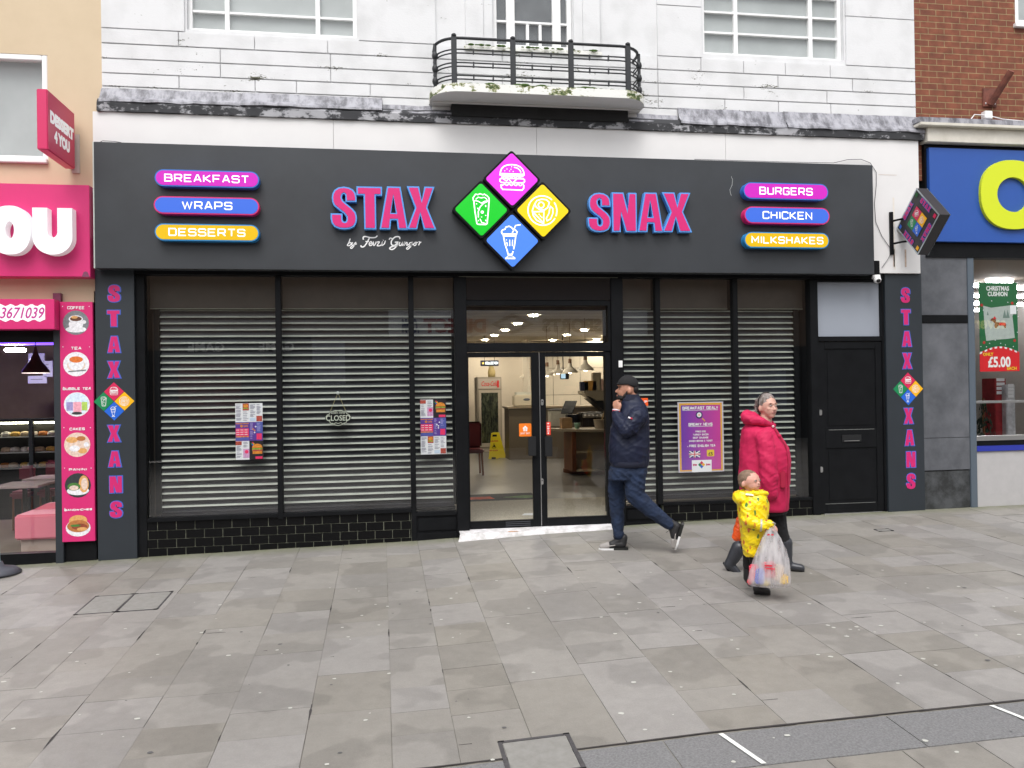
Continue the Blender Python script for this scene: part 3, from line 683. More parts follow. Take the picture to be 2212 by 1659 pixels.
# middle: french window with side lights
a, b, z0, z1 = WC; x1_, x2_ = xd(1102, 50), xd(1201, 50)
sash(WC, [(x1_, .10), (x2_, .10)], [zd(1080, 47)+.0, zd(1080, 47)+.62], 1, mat('blind_grey', (.11, .115, .125), rough=.8, var=.3, scale=3), fw=.05)
mb = MB()
for q in (1.0, 2.0): xx = x1_+.05+(x2_-x1_-.1)*q/3; mb.box(xx-.016, xx+.016, .06, .12, z0+.05, zd(1150, 56), M_wht)
P_(mb, 'glazing_bar')

# lead flashing + broken cornice band + frieze
M_lead = mat_two('lead_sheet', (.11, .11, .125), (.34, .34, .375), 6, .38, .58, rough=.6, stretch=(1.6, 1, .7), bump=.4)
M_band = mat_two('peeled_band', (.035, .036, .04), (.36, .36, .38), 3.6, .50, .56, rough=.85, stretch=(1, 1, 1.6), bump=.6)
mb = MB()
def lead(x0, x1, zt_, zbm, yb):
    n = max(2, int((x1-x0)/.12)); rnd_ = random.Random(int(x0*100)); vs = []
    for i in range(n+1):
        x = x0+(x1-x0)*i/n; j = rnd_.uniform(-.008, .008); k = rnd_.uniform(-.01, .01)
        vs += [(x, -.03, zt_+j*.6), (x, yb+.02+j, (zt_+zbm)/2-.02), (x, yb-.03+k, zbm+.025+j), (x, yb-.035+k, zbm+j), (x, yb+.04, zbm-.004)]
    mb.add(vs, [(i*5+q, i*5+q+1, (i+1)*5+q+1, (i+1)*5+q) for i in range(n) for q in range(4)], M_lead)
def zy(x, y, Y): return at(x, y, Y).z
P_(mb, 'flashing_backing') if False else None
for (x0, x1, ta, tb, ba, bb, yb) in ((XL, -1.5, (220, 189), (515, 200), (220, 219), (515, 227), -.10), (-1.495, .05, (515, 200), (825, 210), (515, 227), (825, 236), -.105),
        (.055, 1.0, (830, 226), (990, 231), (830, 243), (990, 248), -.08), (2.95, 3.58, (1340, 246), (1450, 246), (1340, 262), (1450, 267), -.08),
        (3.585, 4.95, (1460, 233), (1725, 242), (1460, 266), (1725, 276), -.11), (4.955, XR+.03, (1725, 242), (1980, 252), (1725, 276), (1980, 286), -.11)):
    mb = MB(); lead(x0, x1, (zy(*ta, -.04)+zy(*tb, -.04))/2, (zy(*ba, yb-.03)+zy(*bb, yb-.03))/2, yb); P_(mb, 'lead_flashing')
mb = MB(); rnd = random.Random(8)
vs = []; n = 110; zt_b = zy(825, 240, -.13); zb_b = (zy(400, 247, -.13)+zy(825, 262, -.13)+zy(1900, 295, -.13))/3
for i in range(n+1):
    x = XL-.02+(XR+.05-XL)*i/n; j = rnd.uniform(-.005, .005)
    vs += [(x, -.02, 4.86), (x, -.09+j, zt_b+.035), (x, -.115+j, zt_b), (x, -.13+rnd.uniform(-.005, .005), zt_b-.02), (x, -.13+j, zb_b+rnd.uniform(-.003, .003)), (x, -.06, zb_b-.004)]
mb.add(vs, [(i*6+q, i*6+q+1, (i+1)*6+q+1, (i+1)*6+q) for i in range(n) for q in range(5)], M_band)
P_(mb, 'cornice_band')
fx0 = at(200, 270, -.1).x; fx1 = at(1984, 320, -.1).x
mb = MB(); cuts = [fx0, xd(720, 280, -.1), xd(1159, 300, -.1), xd(1567, 300, -.1), fx1]
for a, b in zip(cuts[:-1], cuts[1:]):
    zb_ = 3.0 if b == fx1 else 3.3
    mb.box(a+.0015, b-.0015, -.10, -.02, zb_, zb_b-.003, M_white, bev=.002)
mb.box(fx0+.01, fx1-.01, -.019, .3, 3.02, 4.6, M_mort)
P_(mb, 'frieze')
mb = MB()                                                 # wiring marks and rust drips left by an older sign
M_st = mat('rust_drip', (.55, .42, .34), rough=.8, var=.3, scale=20)
P0 = at(1930, 430, -.102); mb.rect(P0.x-.012, P0.x+.012, 3.05, 3.95, -.1022, mat('faint_stain', (.72, .68, .62), rough=.7, var=.06, scale=9))
for x in (6.36, 6.52): mb.rect(x, x+.022, 3.08, 3.3, -.1022, M_st)
mb.rect(P0.x-.2, P0.x+.05, P0.z+.3, P0.z+.304, -.1024, M_st)
P_(mb, 'stain')

# balcony
bz = at(1165, 216, -.45).z
BX0, BX1 = at(930, 215, -.30).x, at(1395, 215, -.30).x
YB = -.50; RC = .32
def bal_path(ins=0., n=9):
    x0, x1, yf, r = BX0+ins, BX1-ins, YB+ins, RC-ins*.5
    pts = [(x0, -.0)]
    for i in range(n+1): a = rad(180+90*i/n); pts.append((x0+r+r*math.cos(a), yf+r+r*math.sin(a)))
    for i in range(n+1): a = rad(270+90*i/n); pts.append((x1-r+r*math.cos(a), yf+r+r*math.sin(a)))
    pts.append((x1, -.0)); return pts
M_moss = mat_two('mossy_paint', (.04, .07, .015), (.76, .76, .73), 9, .42, .49, stretch=(.8, 1, 1.3), bump=.6, third=(.455, (.30, .31, .14)))
SB, ST = at(1165, 204, YB).z, at(1165, 186, YB).z; ZSF = at(1165, 228, -.15).z
bp = bal_path(0)
mb = MB(); n = len(bp)
vs = [(x, y, SB) for x, y in bp]+[(x, y, ST) for x, y in bp]
mb.add(vs, [list(range(n, 2*n))], M_moss); mb.add(vs, [list(range(n-1, -1, -1))], M_white); mb.add(vs, [(i, i+1, n+i+1, n+i) for i in range(n-1)], M_moss)
P_(mb, 'balcony_slab')
mb = MB()                                                 # soffit mouldings and black bearing block
a0, a1 = at(975, 235, -.12).x, at(1355, 245, -.12).x
mb.box(BX0+.03, BX1-.03, -.16, -.001, min(ZSF, SB-.02), SB-.001, M_white, bev=.006); mb.box(BX0+.03, a0-.002, -.05, -.001, 4.85, min(ZSF, SB-.02)-.001, M_white, bev=.006); mb.box(a1+.002, BX1-.03, -.05, -.001, 4.85, min(ZSF, SB-.02)-.001, M_white, bev=.006)
P_(mb, 'balcony_soffit')
mb = MB(); mb.box(a0, a1, -.15, -.001, 4.76, min(ZSF, SB-.02)-.001, mS('block_black', (30, 30, 31), rough=.9, var=.3, scale=4)); P_(mb, 'bearing_block')  # near-black block under the slab, tone mottled by noise
RL = MB(); M_rail = mS('rail_paint', (36, 38, 42), rough=.55, var=.3, scale=15)
zr = at(1165, 90, YB+.05).z
inner = bal_path(.06)
def rail3(z, r): RL.tube([(x, y, z) for x, y in inner], r, M_rail, n=8)
RB = ST+.03; H_ = zr-RB
rail3(zr, .017)
lv = [RB+H_*t for t in (.07, .155, .36, .445, .66, .745)]
for z in lv: rail3(z, .0085)
P_(RL, 'railing')
posts = [at(x, 150, YB+.06).x for x in (981, 1108, 1233, 1356)]
for x in posts:
    mb = MB(); mb.box(x-.03, x+.03, YB+.06-.03, YB+.06+.005, ST-.01, zr+.01, M_rail, bev=.005); mb.ell((x, YB+.045, zr+.02), (.03, .03, .022), M_rail, n=8); P_(mb, 'railing_post')
for sx_ in (BX0+.06, BX1-.06):
    mb = MB(); mb.tube([(sx_, -.24, zr), (sx_, -.25, ST+.3), (sx_, -.24, ST)], .02, M_rail); 
    for z in lv[::2]: mb.ell((sx_, -.25, z+.03), (.035, .035, .05), M_rail, n=8)
    P_(mb, 'railing_scroll')
for i in range(3):
    for q in (.33, .66):
        xx = posts[i]+(posts[i+1]-posts[i])*q
        for j in (0, 2, 4): mb = MB(); mb.box(xx-.008, xx+.008, YB+.05, YB+.07, lv[j]-.01, lv[j+1]+.01, M_rail); P_(mb, 'rail_spacer')
mb = MB(); rnd = random.Random(2)
Mg = mat('moss_clump', (.045, .085, .015), rough=1, var=.4, scale=60)
for i in range(46):
    x = rnd.uniform(BX0+.35, BX1-.2); r = rnd.choice([.012, .016, .02, .034]); mb.ell((x, YB+.02+rnd.uniform(-.005, .03), ST+r*.1), (r*2, r*.9, r*.7), Mg, n=8)
for i in range(30):
    x = rnd.uniform(WC[0]-.3, WC[1]+.3); r = rnd.choice([.01, .014, .018]); mb.ell((x, -.075, WC[2]-.03), (r*2, r*.6, r*.8), Mg, n=8)
P_(mb, 'moss', kind='stuff')

# pilasters with upright pink letters and the four-diamond emblem
M_lp = mS('letter_pink', (208, 32, 114), rough=.35); M_lb = mS('letter_blue', (84, 150, 222), rough=.4)
M_vp = mS('vinyl_pink', (200, 36, 108), rough=.4); M_vb = mS('vinyl_blue', (72, 100, 190), rough=.4)
DC = {'burger': mS('emblem_red', (206, 34, 84), rough=.4), 'wrap': mS('emblem_green', (20, 130, 78), rough=.4), 'plate': mS('emblem_yellow', (240, 176, 14), rough=.4), 'shake': mS('emblem_blue', (34, 98, 204), rough=.4)}
M_ic = mat('icon_white', (.84, .84, .84), rough=.5)
def emblem(parent, base, cx, cz, H, y):
    for kind, dx, dz in (('burger', 0, 1), ('wrap', -1, 0), ('plate', 1, 0), ('shake', 0, -1)):
        h = H/2; mb = MB(); c = (cx+dx*h, cz+dz*h); mb.flat([(c[0], c[1]+h*.97), (c[0]-h*.97, c[1]), (c[0], c[1]-h*.97), (c[0]+h*.97, c[1])], y, DC[kind])
        icon(mb, kind, c[0], c[1], h, y-.001, M_ic, .9)
        mb.v = [(v[0]-base[0], v[1]-base[1], v[2]-base[2]) for v in mb.v]; mb.build('emblem', parent)
def pilaster(x0, x1, zt_, rowsd, edd, letw=.145):
    mb = MB(); mb.box(x0, x1, -.06, .2, zb(x0)-.1, zt_, M_char2, bev=.003); p = P_(mb, 'pilaster')
    for ch, (xc, yt, yb_) in rowsd:
        a = at(xc, yt, -.06); b = at(xc, yb_, -.06); h = a.z-b.z; cx = a.x
        for off, dy, mm in ((.010, -.002, M_vb), (0, -.004, M_vp)):
            me = poly_mesh(hv_loops(ch, letw*.86, h*.9), .0004, off); mb = MB()
            mb.add([(v.co.x+cx-letw*.43+(.003 if off else 0), -.06+dy, v.co.y+b.z+h*.05) for v in me.vertices], [list(q.vertices) for q in me.polygons if len(q.vertices) >= 3 and abs(q.normal.z) > .5 and q.normal.z > 0], mm)
            P_(mb, 'letter', p) if off == 0 else P_(mb, 'letter_outline', p)
    cx, cy, hh = edd; c = at(cx, cy, -.06); H = (at(cx, cy-hh, -.06).z-at(cx, cy+hh, -.06).z)/2
    emblem(p, OFF, c.x, c.z, H, -.062)
def ydl(y): return (750+y/2.011)/1.8517
LW = [('S', (246, 614, 654)), ('T', (245, 669, 707)), ('A', (246, 725, 763)), ('X', (246, 779, 818)), ('X', (246, 917, 956)), ('A', (247.5, 973, 1010)), ('N', (250, 1027, 1066)), ('S', (250.5, 1081, 1120))]
pilaster(at(206, 700, -.06).x, -2.645, 2.985, LW, (246.5, 867, 42))
RW = [('S', (1955, 620, 656)), ('T', (1956, 667, 703)), ('A', (1958, 714, 750)), ('X', (1959, 761, 798)), ('X', (1962, 880, 917)), ('A', (1964, 927, 964)), ('N', (1967, 974, 1011)), ('S', (1967, 1021, 1058))]
pilaster(at(1913, 700, -.06).x, at(1992, 700, -.06).x, 2.995, RW, (1961.5, 840, 36))

# shopfront frame
fr = MB()
def bar(x0, x1, z0, z1, y0=-.02, y1=.08): fr.box(x0, x1, y0, y1, z0, z1, M_blk, bev=.004)
PX1 = at(1913, 700, -.06).x
bar(-2.644, -2.55, zb(-2.6), 2.93); bar(-2.644, PX1-.001, 2.931, 3.0, -.05, .1)
bar(-1.165, -1.105, .20, 2.93); bar(.318, .378, gz(.3, 0), 2.93)
bar(-2.55, -1.165, .22, .264, -.03, .08); bar(-1.105, .318, .22, .264, -.03, .08); bar(.378, .845, .17, .214)
bar(.845, .985, gz(.9, 0), 2.93, -.05, .08); bar(2.715, 2.86, gz(2.8, 0), 2.93, -.05, .08)
bar(3.275, 3.335, .20, 2.93); bar(4.265, 4.325, .20, 2.93)
bar(2.86, 3.275, .17, .199); bar(3.335, 4.265, .185, .22); bar(4.325, 5.27, .185, .22)
bar(5.27, 5.375, 0, 2.93, -.03, .08); bar(6.24, PX1-.001, 0, 2.93, -.03, .08)
bar(5.375, 6.24, 2.155, 2.215, -.025, .08); bar(5.375, 6.24, 2.90, 2.93)
P_(fr, 'shopfront_frame')
# dark boards over the shutter rolls
M_hb = mS('brown_board', (62, 54, 48), rough=.5, var=.25, scale=2)
for a, b in ((-2.55, -1.165), (-1.105, .318), (.378, .845), (2.86, 3.275), (3.335, 4.265), (4.325, 5.27)):
    mb = MB(); mb.box(a, b, .16, .2, 2.57, 2.95, M_hb); mb.box(a, b, .15, .158, 2.57, 2.578, mS('trim_line', (120, 122, 110), rough=.4)); P_(mb, 'header_board')
# stall risers
M_tile = mS('black_tile', (17, 17, 18), rough=.18, spec=.12)
M_grt = mat_two('pale_grout', (.13, .14, .10), (.32, .33, .25), 5, .4, .6, bump=.1)
def riser(x0, x1, ztop, name='stall_riser'):
    mb = MB(); mb.box(x0, x1, .0, .12, min(zb(x0), zb(x1))-.1, ztop-.001, M_grt); H = .0965; W_ = .196; g = .006; r = 0
    z = ztop-.002
    while z > zb(x0)-.02:
        x = x0-(W_/2 if r % 2 else 0)
        while x < x1:
            a = max(x, x0)+g/2; b = min(x+W_, x1)-g/2
            if b-a > .01: mb.box(a, b, -.008, -.0005, z-H+g, z, M_tile, bev=.002)
            x += W_
        z -= H; r += 1
    P_(mb, name)
riser(-2.643, .317, .219); riser(3.336, 5.269, .184)
mb = MB(); mb.box(.379, .844, 0, .08, gz(.6, 0)-.05, .169, M_blk); mb.box(.40, .83, -.012, -.001, -.0, .15, M_blk, bev=.006); mb.box(.379, .844, -.03, -.001, -.11, -.02, M_blk, bev=.004); P_(mb, 'plinth_panel')
mb = MB(); mb.box(2.861, 3.274, 0, .08, -.1, .169, M_blk); mb.box(2.88, 3.26, -.012, -.001, .03, .15, M_blk, bev=.006); mb.box(2.861, 3.274, -.03, -.001, -.08, .0, M_blk, bev=.004); P_(mb, 'plinth_panel')
# glass panes
M_gl = glass('shop_glass', refl=.075)
for a, b, z0 in ((-2.55, -1.165, .264), (-1.105, .318, .264), (.378, .845, .214), (2.86, 3.275, .199), (3.335, 4.265, .22), (4.325, 5.27, .22)):
    mb = MB(); mb.rect(a, b, z0, 2.93, .03, M_gl); P_(mb, 'window_pane')
# roller shutters: shallow curved laths with a bright rolled lip
M_lip = mat('shutter_lip', (.33, .345, .305), rough=.4, var=.22, scale=4)
M_lath = mS('shutter_lath', (34, 34, 40), rough=.35, metal=.0, var=.4, scale=3, spec=.3)
def shutter(x0, x1, z0, z1, label=None):
    t = MB(); pitch = .0735; z = z1
    while z-pitch > z0-.02:
        prof = [(.210, z+.001), (.198, z-.004), (.189, z-.010), (.185, z-.021)]
        prof2 = [(.185, z-.021), (.207, z-.025), (.213, z-.045), (.207, z-.066), (.205, z-pitch)]
        for pr, m in ((prof, M_lip), (prof2, M_lath)):
            nx = 26; k_ = int(round((z1-z)/pitch)); vs = []
            for y, zz in pr:
                for j in range(nx+1):
                    x = x0+(x1-x0)*j/nx; dn = noise.noise(Vector((x*1.6, k_*.55, 3.1))); d2 = noise.noise(Vector((x*5, k_*2.3, 8)))
                    vs.append((x, y+.006*dn+.0022*d2, zz+.0022*dn+.0012*noise.noise(Vector((x*.8, k_*3.7, 1)))))
            t.add(vs, [(i*(nx+1)+j, (i+1)*(nx+1)+j, (i+1)*(nx+1)+j+1, i*(nx+1)+j+1) for i in range(len(pr)-1) for j in range(nx)], m, True)
        z -= pitch
    t.box(x0, x1, .18, .215, z-.05, z, M_lath)
    o = P_(t, 'roller_shutter')
    for xa, xb in ((x0-.05, x0+.01), (x1-.01, x1+.05)): r = MB(); r.box(xa, xb, .17, .24, z0-.03, z1+.08, M_blk); P_(r, 'guide_rail', o)
sx0 = at(345, 850, .19).x; sx1 = at(978, 850, .19).x
shutter(sx0, sx1, .30, zd(500, 670, .19)+.01)
shutter(at(1340, 850, .19).x, at(1717, 850, .19).x, .26, zd(1500, 672, .19)+.01)
mb = MB(); mb.box(-2.64, sx0-.05, .24, .30, .1, 2.95, M_hb); mb.box(sx1+.051, .99, .24, .3, .1, 2.95, M_blk); mb.box(2.70, at(1340, 850, .19).x-.051, .24, .3, .1, 2.95, M_blk)
mb.box(at(1717, 850, .19).x+.051, 5.42, .24, .3, .1, 2.95, M_blk); mb.box(-2.64, 5.42, .201, .3, 2.56, 2.98, M_blk)
mb.box(-2.64, -2.54, .081, .24, .1, 2.95, M_blk); mb.box(5.27, 5.42, .081, .24, .05, 2.95, M_blk); mb.box(-2.539, .84, .09, .3, .15, .25, M_blk); mb.box(2.87, 5.26, .09, .3, .1, .2, M_blk)
P_(mb, 'display_lining')

# entrance: panel, transom light, pair of glazed doors
mb = MB(); mb.box(.986, 2.714, -.03, .06, 2.66, 2.93, mS('black_gloss', (20, 21, 24), rough=.12, coat=.6), bev=.004)
mb.box(.90, 2.80, -.056, -.034, 2.925, 2.93, mS('trim_line', (120, 122, 110)))
P_(mb, 'door_header')
fr = MB(); Zt0, Zt1 = zd(1150, 741, .03), zd(1150, 661, .03)
tx0, tx1 = xd(1002, 700, .03), xd(1311, 700, .03)
bar(.986, tx0, Zt0, 2.66); bar(tx1, 2.714, Zt0, 2.66); bar(tx0, tx1, Zt1, 2.66); bar(.986, 2.714, 2.055, Zt0)
P_(fr, 'transom_frame')
mb = MB(); mb.rect(tx0, tx1, Zt0, Zt1, .03, M_gl); P_(mb, 'transom_pane')
M_met = mat('brushed_metal', (.6, .6, .6), rough=.3, metal=.9)
M_dmt = mS('dark_pull', (28, 29, 31), rough=.4)
def leaf(x0, x1, gx0, gx1, gz0, gz1, pull, lockx):
    fr = MB(); zb0 = -.005; Y0, Y1 = -.005, .05
    for q in ((x0, gx0, zb0, 2.05), (gx1, x1, zb0, 2.05), (gx0, gx1, zb0, gz0), (gx0, gx1, gz1, 2.05)): fr.box(q[0], q[1], Y0, Y1, q[2], q[3], M_blk, bev=.004)
    d = P_(fr, 'door'); g = MB(); g.rect(gx0, gx1, gz0, gz1, .025, M_gl); P_(g, 'pane', d)
    h = MB(); h.box(pull[0], pull[1], -.06, -.035, pull[2], pull[3], M_dmt, bev=.006)
    for z in (pull[2]+.03, pull[3]-.03): h.box((pull[0]+pull[1])/2-.015, (pull[0]+pull[1])/2+.015, -.035, -.004, z-.012, z+.012, M_dmt)
    P_(h, 'handle', d); return d
g0 = zd(1150, 1121, .02); g1 = zd(1150, 771, .02)
lx0, lx1, rx0, rx1 = xd(1013, 900, .02), xd(1149, 900, .02), xd(1179, 900, .02), xd(1308, 900, .02)
mid = xd(1167, 950, .0)
dl = leaf(.99, mid-.004, lx0, lx1, g0, g1, (xd(1141, 960, -.05), xd(1158, 960, -.05), zd(1150, 985, -.05), zd(1150, 943, -.05)), 0)
dr = leaf(mid+.004, 2.71, rx0, rx1, g0+.01, g1, (xd(1177, 960, -.05), xd(1193, 960, -.05), zd(1180, 986, -.05), zd(1180, 943, -.05)), 0)
mb = MB(); mb.box(mid-.0035, mid+.0035, -.012, .02, .01, 2.04, M_met); P_(mb, 'meeting_strip', dr)
for yy in (869, 1040):
    c = at(1171, yy, -.006); mb = MB(); mb.prism(rrect(c.x-.015, c.x+.015, c.z-.036, c.z+.036, .0145), -.016, -.006, M_met); mb.disc(c.x, c.z+.01, .007, -.0165, M_blk); P_(mb, 'lock_plate', dr)
mb = MB(); c0, c1 = at(1098, 1131, 0), at(1142, 1131, 0)
for k in range(3): mb.box(c0.x-.03, c1.x+.02, -.012, -.006, c0.z-.03+k*.022, c0.z-.022+k*.022, mS('grille_grey', (66, 68, 74), rough=.4))
P_(mb, 'vent_grille', dl)
mb = MB()                                                  # whitewashed stone step
vs = [(.86, .02, -.005), (2.78, .02, -.005), (2.78, -.02, -.005), (.86, -.02, -.005), (.80, -.30, -.075), (2.82, -.26, -.045)]
mb.add([(.86, .05, -.004), (2.76, .05, -.004), (.86, -.20, -.02), (2.78, -.18, -.02), (.82, -.27, -.14), (2.8, -.24, -.12)], [(0, 2, 3, 1), (2, 4, 5, 3)], mat_two('step_paint', (.45, .44, .43), (.74, .72, .74), 5, .38, .58, bump=.2))
P_(mb, 'doorstep')
mb = MB(); c = at(1108, 1157, -.19); mb.add([(c.x-.06, -.17, -.0165), (c.x+.05, -.165, -.0162), (c.x+.07, -.199, -.0182), (c.x-.05, -.2, -.0185)], [(0, 3, 2, 1)], mat('rust_spot', (.5, .26, .12), rough=.8, var=.4, scale=40)); P_(mb, 'rust_spot')
# stickers on doors and frames
a = at(1121, 915, .02); b = at(1148, 942.5, .02)
mb = MB(); mb.prism(rrect(a.x, b.x, b.z, a.z, .012), .018, .0215, mS('sticker_orange', (240, 122, 22), rough=.5))
cx = (a.x+b.x)/2; hz = a.z-.062; S_ = .016; y = .0165
mb.flat([(cx-.034, hz+.004), (cx, hz+.036), (cx+.034, hz+.004), (cx+.024, hz+.004), (cx+.022, hz-.03), (cx-.022, hz-.03), (cx-.024, hz+.004)], y, M_ic)
mb.rect(cx-.006, cx-.002, hz-.03, hz+.012, y-.001, mS('sticker_orange', (240, 122, 22))); mb.rect(cx+.004, cx+.008, hz-.03, hz+.012, y-.001, mS('sticker_orange', (240, 122, 22)))
mb.text('JUST EAT', .028, cx, b.z+.028, y-.0008, M_ic, bold=.0003, align='CENTER')
P_(mb, 'sticker', dl)
a = at(1179, 911.5, .02); b = at(1189.5, 939.5, .02); mb = MB(); mb.rect(a.x, b.x, b.z, a.z, .02, mS('sticker_red', (236, 60, 40), rough=.5)); hh = (a.z-b.z)
for i, ch in enumerate('PUSH'): sf_text(mb, ch, (a.x+b.x)/2-.012, (a.x+b.x)/2+.012, a.z-hh*(.075+.185*i)-hh*.13, a.z-hh*(.075+.185*i), .0185, M_ic, hw=.003)
mb.disc((a.x+b.x)/2, b.z+hh*.14, .01, .0185, M_ic); P_(mb, 'sticker', dr)
a = at(1336, 779, -.052); b = at(1344.5, 793.5, -.052); mb = MB(); mb.box(a.x, b.x, -.062, -.0505, b.z, a.z, M_wht, bev=.002); P_(mb, 'door_contact')
a = at(1383, 860, .02); b = at(1400, 877, .02); mb = MB(); mb.rect(a.x, b.x, b.z, a.z, .022, mS('sticker_deep_orange', (232, 86, 20))); sf_text(mb, 'OP', (a.x+b.x)/2, b.x-.01, a.z-.055, a.z-.03, .0205, M_ic); P_(mb, 'sticker')
# side door with frosted light above
mb = MB(); mb.box(5.377, 6.238, .0, .05, .012, 2.15, M_blk)
for q in ((5.377, 5.46, .012, 2.15), (6.15, 6.238, .012, 2.15), (5.46, 6.15, .012, .13), (5.46, 6.15, .82, 1.06), (5.46, 6.15, 2.06, 2.15)): mb.box(q[0], q[1], -.012, -.0005, q[2], q[3], M_blk, bev=.004)
for q in ((5.50, 6.11, .17, .79), (5.50, 6.11, 1.10, 2.02)): mb.box(q[0], q[1], -.006, -.0005, q[2], q[3], M_blk, bev=.003)
d = P_(mb, 'side_door')
M_edge = mS('edge_grey', (104, 106, 104), rough=.5)
mb = MB(); mb.box(5.50, 6.12, -.0145, -.0125, 1.045, 1.052, M_edge); mb.box(5.44, 6.12, -.0145, -.0125, .125, .131, M_edge); P_(mb, 'panel_trim', d)
a = at(1817, 941, 0); b = at(1859, 952, 0); mb = MB(); mb.box(a.x, b.x, -.022, -.013, b.z-.01, a.z+.01, M_dmt, bev=.003); mb.box(a.x+.03, b.x-.03, -.025, -.0225, b.z, b.z+.008, M_met); P_(mb, 'letter_plate', d)
for yy in (891, 1014): c = at(1770.5 if yy < 900 else 1772.5, yy, 0); mb = MB(); mb.prism(rrect(c.x-.018, c.x+.018, c.z-.036, c.z+.036, .0175), -.026, -.012, M_met); P_(mb, 'lock_plate', d)
mb = MB(); mb.box(5.42, 6.2, -.03, -.0005, -.02, .01, M_met); P_(mb, 'threshold', d)
mb = MB(); mb.rect(5.377, 6.238, 2.216, 2.899, .03, mS('frosted_light', (150, 156, 166), rough=.35, var=.03, scale=1)); P_(mb, 'frosted_pane')
# ================================================================ FASCIA SIGN AND LIGHT BOXES
YF = -.24
c00 = at(203, 582, YF); c10 = at(1887, 590, YF); c01 = at(205, 308, YF); c11 = at(1887, 355, YF)
FX0, FX1, FZ0, FZ1 = (c00.x+c01.x)/2, (c10.x+c11.x)/2, (c00.z+c10.z)/2, (c01.z+c11.z)/2
FS = thing('fascia_sign', 'long charcoal fascia board with pink and blue raised letters over the closed shopfront', 'shop sign', ((FX0+FX1)/2, -.1, FZ0))
def part(mb, name, t, **k):
    l = t.location if t.parent is None else None
    mb.v = [(v[0]-l[0], v[1]-l[1], v[2]-l[2]) for v in mb.v]; return mb.build(name, t, **k)
def sub(mb, name, p, t, **k):
    l = t.location; mb.v = [(v[0]-l[0], v[1]-l[1], v[2]-l[2]) for v in mb.v]; return mb.build(name, p, **k)
mb = MB(); mb.box(FX0, FX1, YF, -.105, FZ0, FZ1, M_char, bev=.003); part(mb, 'sign_board', FS)
mb = MB(); mb.box(FX0-.014, FX0-.001, YF+.002, -.105, FZ0, FZ1, mS('edge_trim', (190, 196, 190), rough=.4, metal=.5)); part(mb, 'edge_trim', FS)
def letters(word, xs_, ytop, ybot):
    for ch, (xa, xb) in zip(word, xs_):
        a = at(xa, ybot, YF-.09); b = at(xb, ytop, YF-.09)
        o = hv_letter(ch, a.x-FS.location.x, a.z-FS.location.z+.012, b.x-a.x-.004, b.z-a.z-.014, YF-.085-FS.location.y, .075, 0, M_lp, M_lb, FS)
letters('STAX', [(714.5, 771), (771, 826), (820, 881), (879.5, 942)], 403, 497)
letters('SNAX', [(1270, 1320), (1323, 1376), (1378, 1433), (1431, 1495)], 416, 503)
mb = MB()                                                  # script line, one pen stroke per letter
def sc(pts): r = [];  [r.append(((lambda p: (p.x, p.z))(at((1100+x/2.765)/1.8517, (550+y/2.765)/1.8517, YF-.004)))) for x, y in pts]; return r
def smooth(pts, n=4):
    out = []
    for i in range(len(pts)-1):
        p0, p1, p2, p3 = [Vector(pts[max(0, min(len(pts)-1, j))]) for j in (i-1, i, i+1, i+2)]
        for k in range(n):
            t = k/n; out.append(tuple(.5*((2*p1)+(p2-p0)*t+(2*p0-5*p1+4*p2-p3)*t*t+(3*p1-p0-3*p2+p3)*t**3)))
    return out+[tuple(pts[-1])]
SCR = [[(832, 1118), (815, 1165), (800, 1192), (822, 1196), (842, 1178), (838, 1162), (818, 1168)], [(858, 1158), (850, 1185), (866, 1192), (884, 1165)], [(896, 1155), (872, 1200), (850, 1225), (835, 1220), (850, 1202), (905, 1175)],
       [(978, 1130), (975, 1105), (1000, 1095), (1060, 1108), (1110, 1105), (1133, 1085)], [(1045, 1108), (1018, 1160), (985, 1205), (955, 1208), (950, 1192)], [(1000, 1150), (1040, 1150)],
       [(1045, 1180), (1068, 1168), (1062, 1150), (1042, 1170), (1048, 1196), (1072, 1188), (1088, 1155), (1092, 1195), (1112, 1175), (1118, 1152)], [(1125, 1158), (1155, 1155), (1130, 1196), (1170, 1192), (1188, 1155), (1182, 1192), (1208, 1178), (1222, 1140)], [(1196, 1138), (1200, 1134)],
       [(1380, 1125), (1375, 1100), (1330, 1100), (1290, 1140), (1290, 1185), (1325, 1192), (1358, 1160), (1340, 1205), (1300, 1238), (1268, 1228), (1290, 1208), (1355, 1195)], [(1262, 1130), (1275, 1112), (1300, 1120)], [(1325, 1158), (1366, 1155)],
       [(1382, 1155), (1372, 1188), (1390, 1194), (1412, 1158), (1405, 1192), (1425, 1180), (1436, 1156), (1428, 1192), (1450, 1162), (1462, 1165), (1458, 1192), (1478, 1182)],
       [(1515, 1160), (1492, 1165), (1482, 1188), (1502, 1190), (1522, 1158), (1500, 1205), (1470, 1235), (1455, 1225), (1480, 1205), (1530, 1180)], [(1552, 1160), (1532, 1180), (1545, 1196), (1562, 1178), (1552, 1160), (1580, 1162)], [(1590, 1150), (1600, 1162), (1588, 1192)], [(1598, 1165), (1618, 1155)]]
for q, s_ in enumerate(SCR): mb.ribbon(smooth(sc(s_)), .007 if q in (3, 4, 9) else .0056, YF-.003-.0006*(q % 4), M_ic)
part(mb, 'script_lettering', FS)
mb = MB(); rnd = random.Random(4)
pts_ = [tuple((lambda p: (p.x, p.z))(at(1580+3*math.sin(k*.5)+rnd.uniform(-1, 1), 381+k*3.2, YF))) for k in range(14)]
mb.ribbon(pts_, .0022, YF-.001, mat('scratch', (.42, .44, .44), rough=.8))
part(mb, 'scratch_mark', FS)

